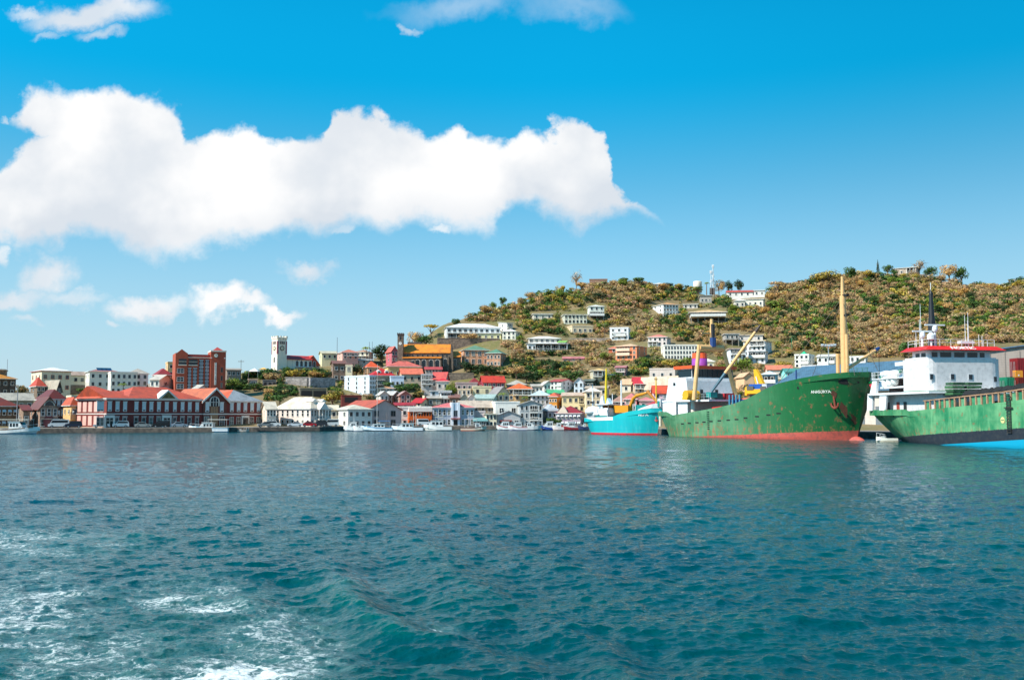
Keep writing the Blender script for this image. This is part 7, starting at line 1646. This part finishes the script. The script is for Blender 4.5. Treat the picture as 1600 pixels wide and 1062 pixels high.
def tree_variants(kind, shape):
    k = (kind, shape)
    if k in TV: return TV[k]
    out_ = []
    for i in range(3 if shape == 'round' else 2):
        r = np.random.default_rng(abs(hash(k)) % 9999+i*17) if False else np.random.default_rng(sum(map(ord, kind+shape))+i*17)
        n_ = {'round': 900, 'flat': 520, 'cone': 700, 'bare': 420, 'low': 700}[shape]
        v, f, c = crown_np(r, kind, n_, 1., .85, .075 if shape != 'bare' else .05, flat=shape == 'flat', cone=shape == 'cone', lobes=12)
        cm = np_mesh('crown', v, f, LM[kind], False, c)
        tm = trunk_mb(r, 2.0, 1., bare=shape == 'bare' or kind == 'bare', nb=9 if shape == 'bare' else 6).mesh('trunk', [BARK])
        out_.append((cm, tm))
    TV[k] = out_; return out_
def tree(label, x, y, z, hgt, rad, kind='green', shape='round', group=None, name='tree', cat='tree'):
    cm, tm = random.choice(tree_variants(kind, shape))
    R = thing(name, label, cat, (x, y, z), random.uniform(0, 6.28), group)
    t = link('trunk', tm, R); t.scale = (rad*.8, rad*.8, hgt*.42 if shape != 'cone' else hgt*.5)
    if shape != 'cone': c = link('crown', cm, R, (0, 0, hgt*.58)); c.scale = (rad, rad, hgt*.52)
    else: c = link('crown', cm, R, (0, 0, hgt*.36)); c.scale = (rad, rad, hgt*.42)
    return R
def tpx(label, px, base, top, wpx, kind='green', shape='round', D=None, **kw):
    """tree by its place in the photograph"""
    if D is None:
        for k_ in range(40):
            D = hit(px, base+k_)
            if D: break
        if k_: D += 4
    x, y, z = P(px, base, D); h = P(px, top, D)[2]-z; g = float(terr(x, y))
    if g < z: h += z-g; z = g
    return tree(label, x, y, z, h, wpx*D/F/2, kind, shape, **kw)
def palm(label, px, base, top, wpx, D=None):
    D = (hit(px, base) or 350) if D is None else D
    x, y, z = P(px, base, D); h = P(px, top, D)[2]-z; r_ = wpx*D/F/2; R = thing('palm_tree', label, 'palm tree', (x, y, z), random.uniform(0, 6))
    mb = MB(); q = (0, 0, -2)
    for k in range(5): e = (.12*k*k*.15, 0, -2+(h+2-r_*.35)*(k+1)/5); mb.tube(q, e, .2-.02*k, .18-.02*k, 8); q = e
    mb.build('trunk', BARK, R); r = random.Random(int(px))
    v = []; f = []
    for k in range(16):
        a = 2*pi*k/16+r.uniform(-.2, .2); up = r.uniform(.2, .9); L = r_*r.uniform(.85, 1.15); pv = None
        for j in range(7):
            t = j/6; rad = L*t; z_ = q[2]+L*(up*t-1.0*t*t*up-.35*t*t); w_ = .16*r_*(1-t*.85)*(1 if j else .3)
            c = (q[0]+rad*cos(a), rad*sin(a), z_); l = (c[0]-w_*sin(a), c[1]+w_*cos(a), c[2]-w_*.5); rr = (c[0]+w_*sin(a), c[1]-w_*cos(a), c[2]-w_*.5)
            i = len(v); v += [l, c, rr]
            if j: f += [(i-3, i-2, i+1, i), (i-2, i-1, i+2, i+1)]
    c = np.random.default_rng(3).uniform(.7, 1.4, (len(v), 1))*np.ones((1, 3)); link('fronds', np_mesh('fronds', v, f, LM['bright'], False, c), R); return R
# trees one can tell apart
HT = [
 ('leafless tree standing alone on the left crest of the hill', 901, 443, 419, 19, 'bare', 'bare'),
 ('narrow dark conifer spire on the hilltop left of the weathered house', 1372, 428, 402, 8, 'dark', 'cone'),
 ('round bright green tree between the conifer spire and the hilltop house', 1387, 430, 412, 17, 'green', 'round'),
 ('small green tree touching the left end of the hilltop house', 1398, 434, 420, 13, 'green', 'round'),
 ('pinkish leafless tree behind the right end of the hilltop house', 1436, 430, 402, 25, 'bare', 'bare'),
 ('round bright green tree right of the hilltop house', 1455, 433, 414, 24, 'green', 'round'),
 ('wide brown thinly leaved tree on the crest right of the hilltop house', 1482, 432, 409, 27, 'bare', 'round'),
 ('dark green spreading tree on the crest at the right', 1502, 434, 414, 24, 'green', 'round'),
 ('green rounded tree on the crest above the tall beige mast', 1327, 444, 414, 24, 'green', 'round'),
 ('large domed olive tree left of the beige mast top', 1290, 450, 420, 46, 'olive', 'round'),
 ('dark green tree left of the broad domed tree', 1268, 452, 434, 22, 'green', 'round'),
 ('round dark green tree on the ridge left of the pair', 975, 445, 432, 16, 'green', 'round'),
 ('larger round green tree on the ridge above the orange-roofed villa', 998, 446, 431, 20, 'green', 'round'),
 ('green tree in front of the pale ridge house', 1044, 450, 441, 17, 'dark', 'round'),
 ('yellow-green tree right of the pale ridge house', 1060, 455, 442, 18, 'olive', 'round'),
 ('dark green tree below the water tank', 1090, 458, 446, 20, 'green', 'round'),
 ('brownish feathery tree right of the communications towers', 1124, 455, 434, 18, 'bare', 'round'),
 ('dark feathery tree left of the pair on the ridge behind the red-roofed bungalow', 1139, 454, 436, 16, 'dark', 'round'),
 ('dark feathery tree right of the pair on the ridge behind the red-roofed bungalow', 1154, 454, 434, 18, 'dark', 'round'),
 ('flat-topped leafless tree on the ridge right of the red-roofed bungalow', 1214, 462, 435, 28, 'bare', 'flat'),
 ('large bright green tree on the slope right of the carport house', 1213, 486, 464, 34, 'bright', 'round'),
 ('green tree left below the carport house', 1147, 490, 473, 22, 'bright', 'round'),
 ('bright green tree right of the white cube house', 991, 532, 516, 16, 'bright', 'round'),
 ('bright green tree below the white tower house', 942, 518, 500, 22, 'bright', 'round'),
 ('dark green flat-topped tree on the dry slope above the tower house', 938, 470, 456, 25, 'dark', 'round'),
 ('big dark green tree above the orange-roofed cream house', 898, 606, 574, 40, 'green', 'round'),
 ('dark green tree right of the turquoise ship mast', 960, 604, 578, 26, 'green', 'round'),
 ('broad dark umbrella-shaped tree left of the tall pink gabled house', 596, 567, 535, 34, 'dark', 'round'),
 ('dark umbrella-shaped tree above the pale blue four-storey building', 556, 590, 566, 34, 'dark', 'round'),
 ('round dark green bush behind the cream quayside wing', 437, 634, 613, 30, 'green', 'round'),
 ('pale airy tree on the skyline left of the white institution', 674, 530, 501, 25, 'olive', 'flat'),
 ('greyish leafless tree right of the stone church tower', 648, 545, 514, 26, 'bare', 'round'),
 ('dark green tree behind the orange church roof', 665, 545, 521, 30, 'green', 'round'),
 ('green tree at the left end of the white institution', 711, 512, 496, 18, 'green', 'round'),
 ('green tree on the hill edge above the white institution', 754, 490, 477, 18, 'green', 'round'),
 ('second green tree up the hill edge', 770, 480, 470, 13, 'bright', 'round'),
 ('small green tree highest on the left hill edge', 786, 472, 461, 13, 'green', 'round'),
 ('wide domed leafless tree in front of the white institution', 733, 537, 516, 34, 'bare', 'round'),
 ('bright yellow-green mass of tree behind the white quayside office', 520, 636, 606, 42, 'olive', 'round'),
 ('dark green tree between the pale blue house and small gables', 632, 622, 596, 44, 'green', 'round'),
 ('dark green tree above the small gabled houses', 612, 612, 593, 36, 'green', 'round'),
 ('dark green tree below the pale green-roofed convent', 728, 584, 562, 26, 'dark', 'round'),
 ('dark spreading tree right below the green pyramid roof', 760, 592, 566, 46, 'dark', 'round'),
 ('green tree beside the bright red roofed small house', 705, 622, 596, 26, 'bright', 'round'),
 ('green bushy tree between the mauve building and the grey quay houses', 861, 666, 650, 18, 'green', 'round'),
 ('low green tree right of the first in front of the mauve building', 872, 667, 653, 14, 'green', 'round'),
 ('green tree below the white three-storey block at the left', 128, 618, 604, 22, 'green', 'round'),
 ('yellow-green tree right of the brick clock tower', 363, 612, 588, 30, 'bright', 'round'),
 ('dark green tree above the orange roof behind the brick hall', 356, 618, 600, 24, 'green', 'round'),
 ('dark green tree beside the pink hut', 397, 612, 596, 26, 'green', 'round'),
 ('dark tree left of the stone ruin', 380, 606, 590, 20, 'dark', 'round'),
 ('brown-green tree under the church tower', 428, 598, 580, 34, 'bare', 'round'),
 ('dark green tree right of the arcaded nave', 514, 594, 578, 16, 'dark', 'round'),
 ('dark green tree right of the arcaded nave, further right', 530, 596, 582, 18, 'dark', 'round'),
 ('olive bush in front of the arcaded nave', 462, 592, 575, 40, 'olive', 'low'),
 ('brown tree in front of the red chancel gable', 492, 592, 578, 28, 'rust', 'round'),
 ('dark green tree left of the white balcony block', 822, 600, 580, 30, 'dark', 'round'),
 ('small tree between the two white shoulder houses', 813, 536, 522, 14, 'bright', 'round'),
 ('green tree left of the emerald-roofed white house', 1225, 580, 560, 36, 'olive', 'round'),
 ('green tree behind the peach gabled house', 1160, 586, 556, 38, 'bright', 'round'),
 ('green tree between the cream tower house and the boom', 1134, 592, 566, 36, 'bright', 'round'),
 ('dark green tree right of the peach gabled house', 1168, 616, 598, 26, 'dark', 'round'),
 ('yellow-green tree below the arched institution', 1050, 578, 560, 40, 'olive', 'round'),
 ('second yellow-green tree below the arched institution, further right', 1078, 578, 556, 32, 'bright', 'round'),
 ('dark domed tree behind the mast of the white-housed ship', 1420, 560, 530, 34, 'green', 'round'),
 ('bright green tree beside the black mast', 1475, 520, 500, 22, 'bright', 'round'),
 ('bright green tree above the grey shed', 1532, 530, 508, 24, 'bright', 'round'),
 ('olive tree above the white block with dark balconies', 806, 592, 566, 34, 'bare', 'round'),
 ('dark green bush below the peach apartment house', 950, 600, 582, 20, 'dark', 'round'),
]
for lb, px, base, top, w_, kind, shape in HT: tpx(lb, px, base, top, w_*1.12, kind, shape)
palm('palm tree with a full crown above the red brick hall', 193, 618, 597, 16, 310)
palm('palm tree on the skyline behind the cream villa', 573, 562, 540, 18, 430)
palm('palm tree beside the stilt house', 1108, 482, 472, 13)
palm('palm tree left of the stilt house posts', 1072, 500, 486, 12)
palm('palm tree beside the crossing of the middle slope below the peach apartment house', 961, 582, 562, 14)
palm('left palm in front of the cream gabled house with grey side roof', 786, 632, 612, 15, 330)
palm('right palm below the peach house with a bright orange roof', 820, 634, 618, 14, 328)
palm('palm tree on the ridge between the towers and the water tank', 1104, 452, 440, 11)

# countable hillside trees (the largest 230), then the rest of the scrub as one mass
RA = np.array([(a, c, t, b_, D) for a, c, t, b_, D in RECTS])
def free(px, py, hpx, wpx):
    x0, x1, t, b_ = RA[:, 0], RA[:, 1], RA[:, 2], RA[:, 3]
    return not np.any((px+wpx*.42 > x0) & (px-wpx*.42 < x1) & (py > t-1) & (py < b_+hpx*.5))
RIDGE = [(-200, 612), (0, 612), (250, 608), (340, 597), (430, 582), (520, 565), (600, 560), (660, 538), (700, 512), (760, 488), (850, 454), (900, 444), (980, 442), (1060, 448), (1120, 452), (1200, 455), (1280, 438), (1340, 432), (1420, 430), (1500, 438), (1570, 446), (1640, 434)]
LOW = [(-200, 628), (250, 622), (350, 620), (430, 632), (520, 640), (600, 640), (700, 640), (850, 632), (930, 640), (1040, 640), (1150, 625), (1250, 600), (1350, 575), (1560, 560), (1640, 560)]
rr = np.random.default_rng(21)
def pn(x, y, s, seed):
    return .5+.25*(math.sin(x/s+seed)+math.sin(y/s*1.7+seed*2.1)+.8*math.sin((x+y)/s*.9+seed*.7)+.6*math.sin((x-2*y)/s*.6+seed*1.3))/1.7
def pick(px, py):
    """which plant grows where: dry brown upper slopes, greener low down and in gullies"""
    q = pn(px, py, 30, 1.)+rr.normal(0, .10); h = pn(px, py, 61, 4.)
    town = py > 560 and px < 900
    east = px > 1230
    if town: w = dict(green=.30, dark=.24, olive=.17, bright=.1, bare=.12, rust=.07)
    elif east: w = dict(bare=.56, olive=.13, rust=.12, green=.09, bright=.05, dark=.05)
    elif py > 520 and px < 940: w = dict(bare=.45, dark=.2, green=.15, olive=.14, rust=.06)
    elif px < 900: w = dict(olive=.36, bare=.25, rust=.2, bright=.09, green=.1)
    else: w = dict(bare=.40, olive=.25, green=.11, bright=.09, rust=.10, dark=.05)
    if east and py < np.interp(px, *zip(*RIDGE))+14: w = dict(bare=.3, olive=.2, rust=.05, green=.28, bright=.07, dark=.1)
    ks = list(w); pr = np.array([w[k] for k in ks])
    if q < .42: pr = pr*np.array([2.6 if k in ('green', 'dark', 'bright') else .5 for k in ks])
    if q > .55: pr = pr*np.array([1.9 if k in ('bare', 'rust') else .45 for k in ks])
    return ks[rr.choice(len(ks), p=pr/pr.sum())]
KN = {'bare': ('leafless grey-brown tree', 'bare_tree'), 'olive': ('yellow-olive bushy tree', 'bushy_tree'), 'rust': ('rust-brown dry tree', 'dry_tree'), 'green': ('deep green round tree', 'tree'), 'bright': ('bright green leafy tree', 'leafy_tree'), 'dark': ('very dark green tree', 'dark_tree')}
def region(px, py):
    up = py < np.interp(px, *zip(*RIDGE))+38
    if px < 440: return 'left of the white church'
    if px < 540: return 'below the white church'
    if px < 690: return 'around the stone church'
    if px < 820: return 'above the convent' if py < 540 else 'below the convent'
    if px < 940: return 'above the verandah building' if py < 505 else 'below the verandah building'
    if px < 1060: return 'high above the cube house' if up else 'below the cube house'
    if px < 1230: return 'around the stilt house' if py < 515 else 'around the white apartments'
    if px < 1320: return 'high left of the foremast' if up else 'low left of the foremast'
    if px < 1440: return 'under the hilltop house' if up else 'between foremast and black mast'
    return 'right of the hilltop house' if up else 'right of the black mast'
cnt = 0; placed = []
while cnt < 235:
    px = rr.uniform(345, 1600); lo = np.interp(px, *zip(*RIDGE)); hi_ = np.interp(px, *zip(*LOW)); py = lo+5+(hi_-lo-5)*rr.uniform(0, 1)**1.1
    hp = rr.uniform(10, 19); wp = hp*rr.uniform(.95, 1.5)
    if not free(px, py, hp, wp) or any(abs(px-a) < 7 and abs(py-b_) < 4 for a, b_ in placed): continue
    D = hit(px, py)
    if D is None: continue
    k = pick(px, py); nm, on = KN[k]; x, y, z = P(px, py, D); s = D/F
    tree('%s in the scrub %s' % (nm, region(px, py)), x, y, z, hp*s*1.1, wp*s/2, k, 'bare' if k == 'bare' and rr.random() < .25 else 'round', '%ss %s' % (nm, region(px, py)), on)
    placed.append((px, py)); cnt += 1
# scrub mass
base = {}
for k in KC:
    base[k] = [crown_np(np.random.default_rng(50+i+len(k)), k, 130, 1., .8, .14 if k not in ('bare', 'rust') else .14, lobes=6) for i in range(4)]
sbase = {k: [crown_np(np.random.default_rng(90+i+len(k)), k, 34, 1., .8, .2, lobes=4) for i in range(4)] for k in KC}
VV, FF, CC = [], [], []; off = 0; n_s = 0; tries = 0
while n_s < 21000 and tries < 90000:
    tries += 1; small = n_s > 10000
    px = rr.uniform(-60, 1680); lo = np.interp(px, *zip(*RIDGE)); hi_ = np.interp(px, *zip(*LOW)); py = lo-.5+(hi_-lo)*rr.uniform(0, 1)**1.05
    hp = rr.choice((rr.uniform(4, 9), rr.uniform(7, 15)))*(1.1 if px > 1200 else 1); wp = hp*rr.uniform(1., 1.7)
    if small: hp = rr.uniform(2.5, 5); wp = hp*rr.uniform(1.4, 2.4)
    if not free(px, py, hp*(.9 if not small else .2), wp): continue
    if px < 345 and rr.random() < .5: continue
    # bare, grassy gaps
    if not small and pn(px, py, 17, 9.) < .26 and 880 < px < 1240 and rr.random() < .8: continue
    D = hit(px, py)
    if D is None: continue
    x, y, z = P(px, py, D); s = D/F; k = pick(px, py); v, f, c = (sbase if small else base)[k][rr.integers(0, 4)]
    a = rr.uniform(0, 6.28); R_ = np.array([[cos(a), -sin(a), 0], [sin(a), cos(a), 0], [0, 0, 1]])
    VV.append((v@R_.T)*np.array([wp*s/2, wp*s/2, hp*s*.55])+np.array([x, y, z+hp*s*.38])); FF.append(f+off); off += len(v)
    CC.append(c*np.array(KC[k])*rr.uniform(.75, 1.25)*(1+rr.normal(0, .06, 3))); n_s += 1
tag(link('hillside_scrub', np_mesh('hillside_scrub', np.concatenate(VV), np.concatenate(FF), SCRUBM, False, np.concatenate(CC))), 'dense dry scrub of brown, olive and green bushes covering the hillside', 'scrub', kind='stuff')
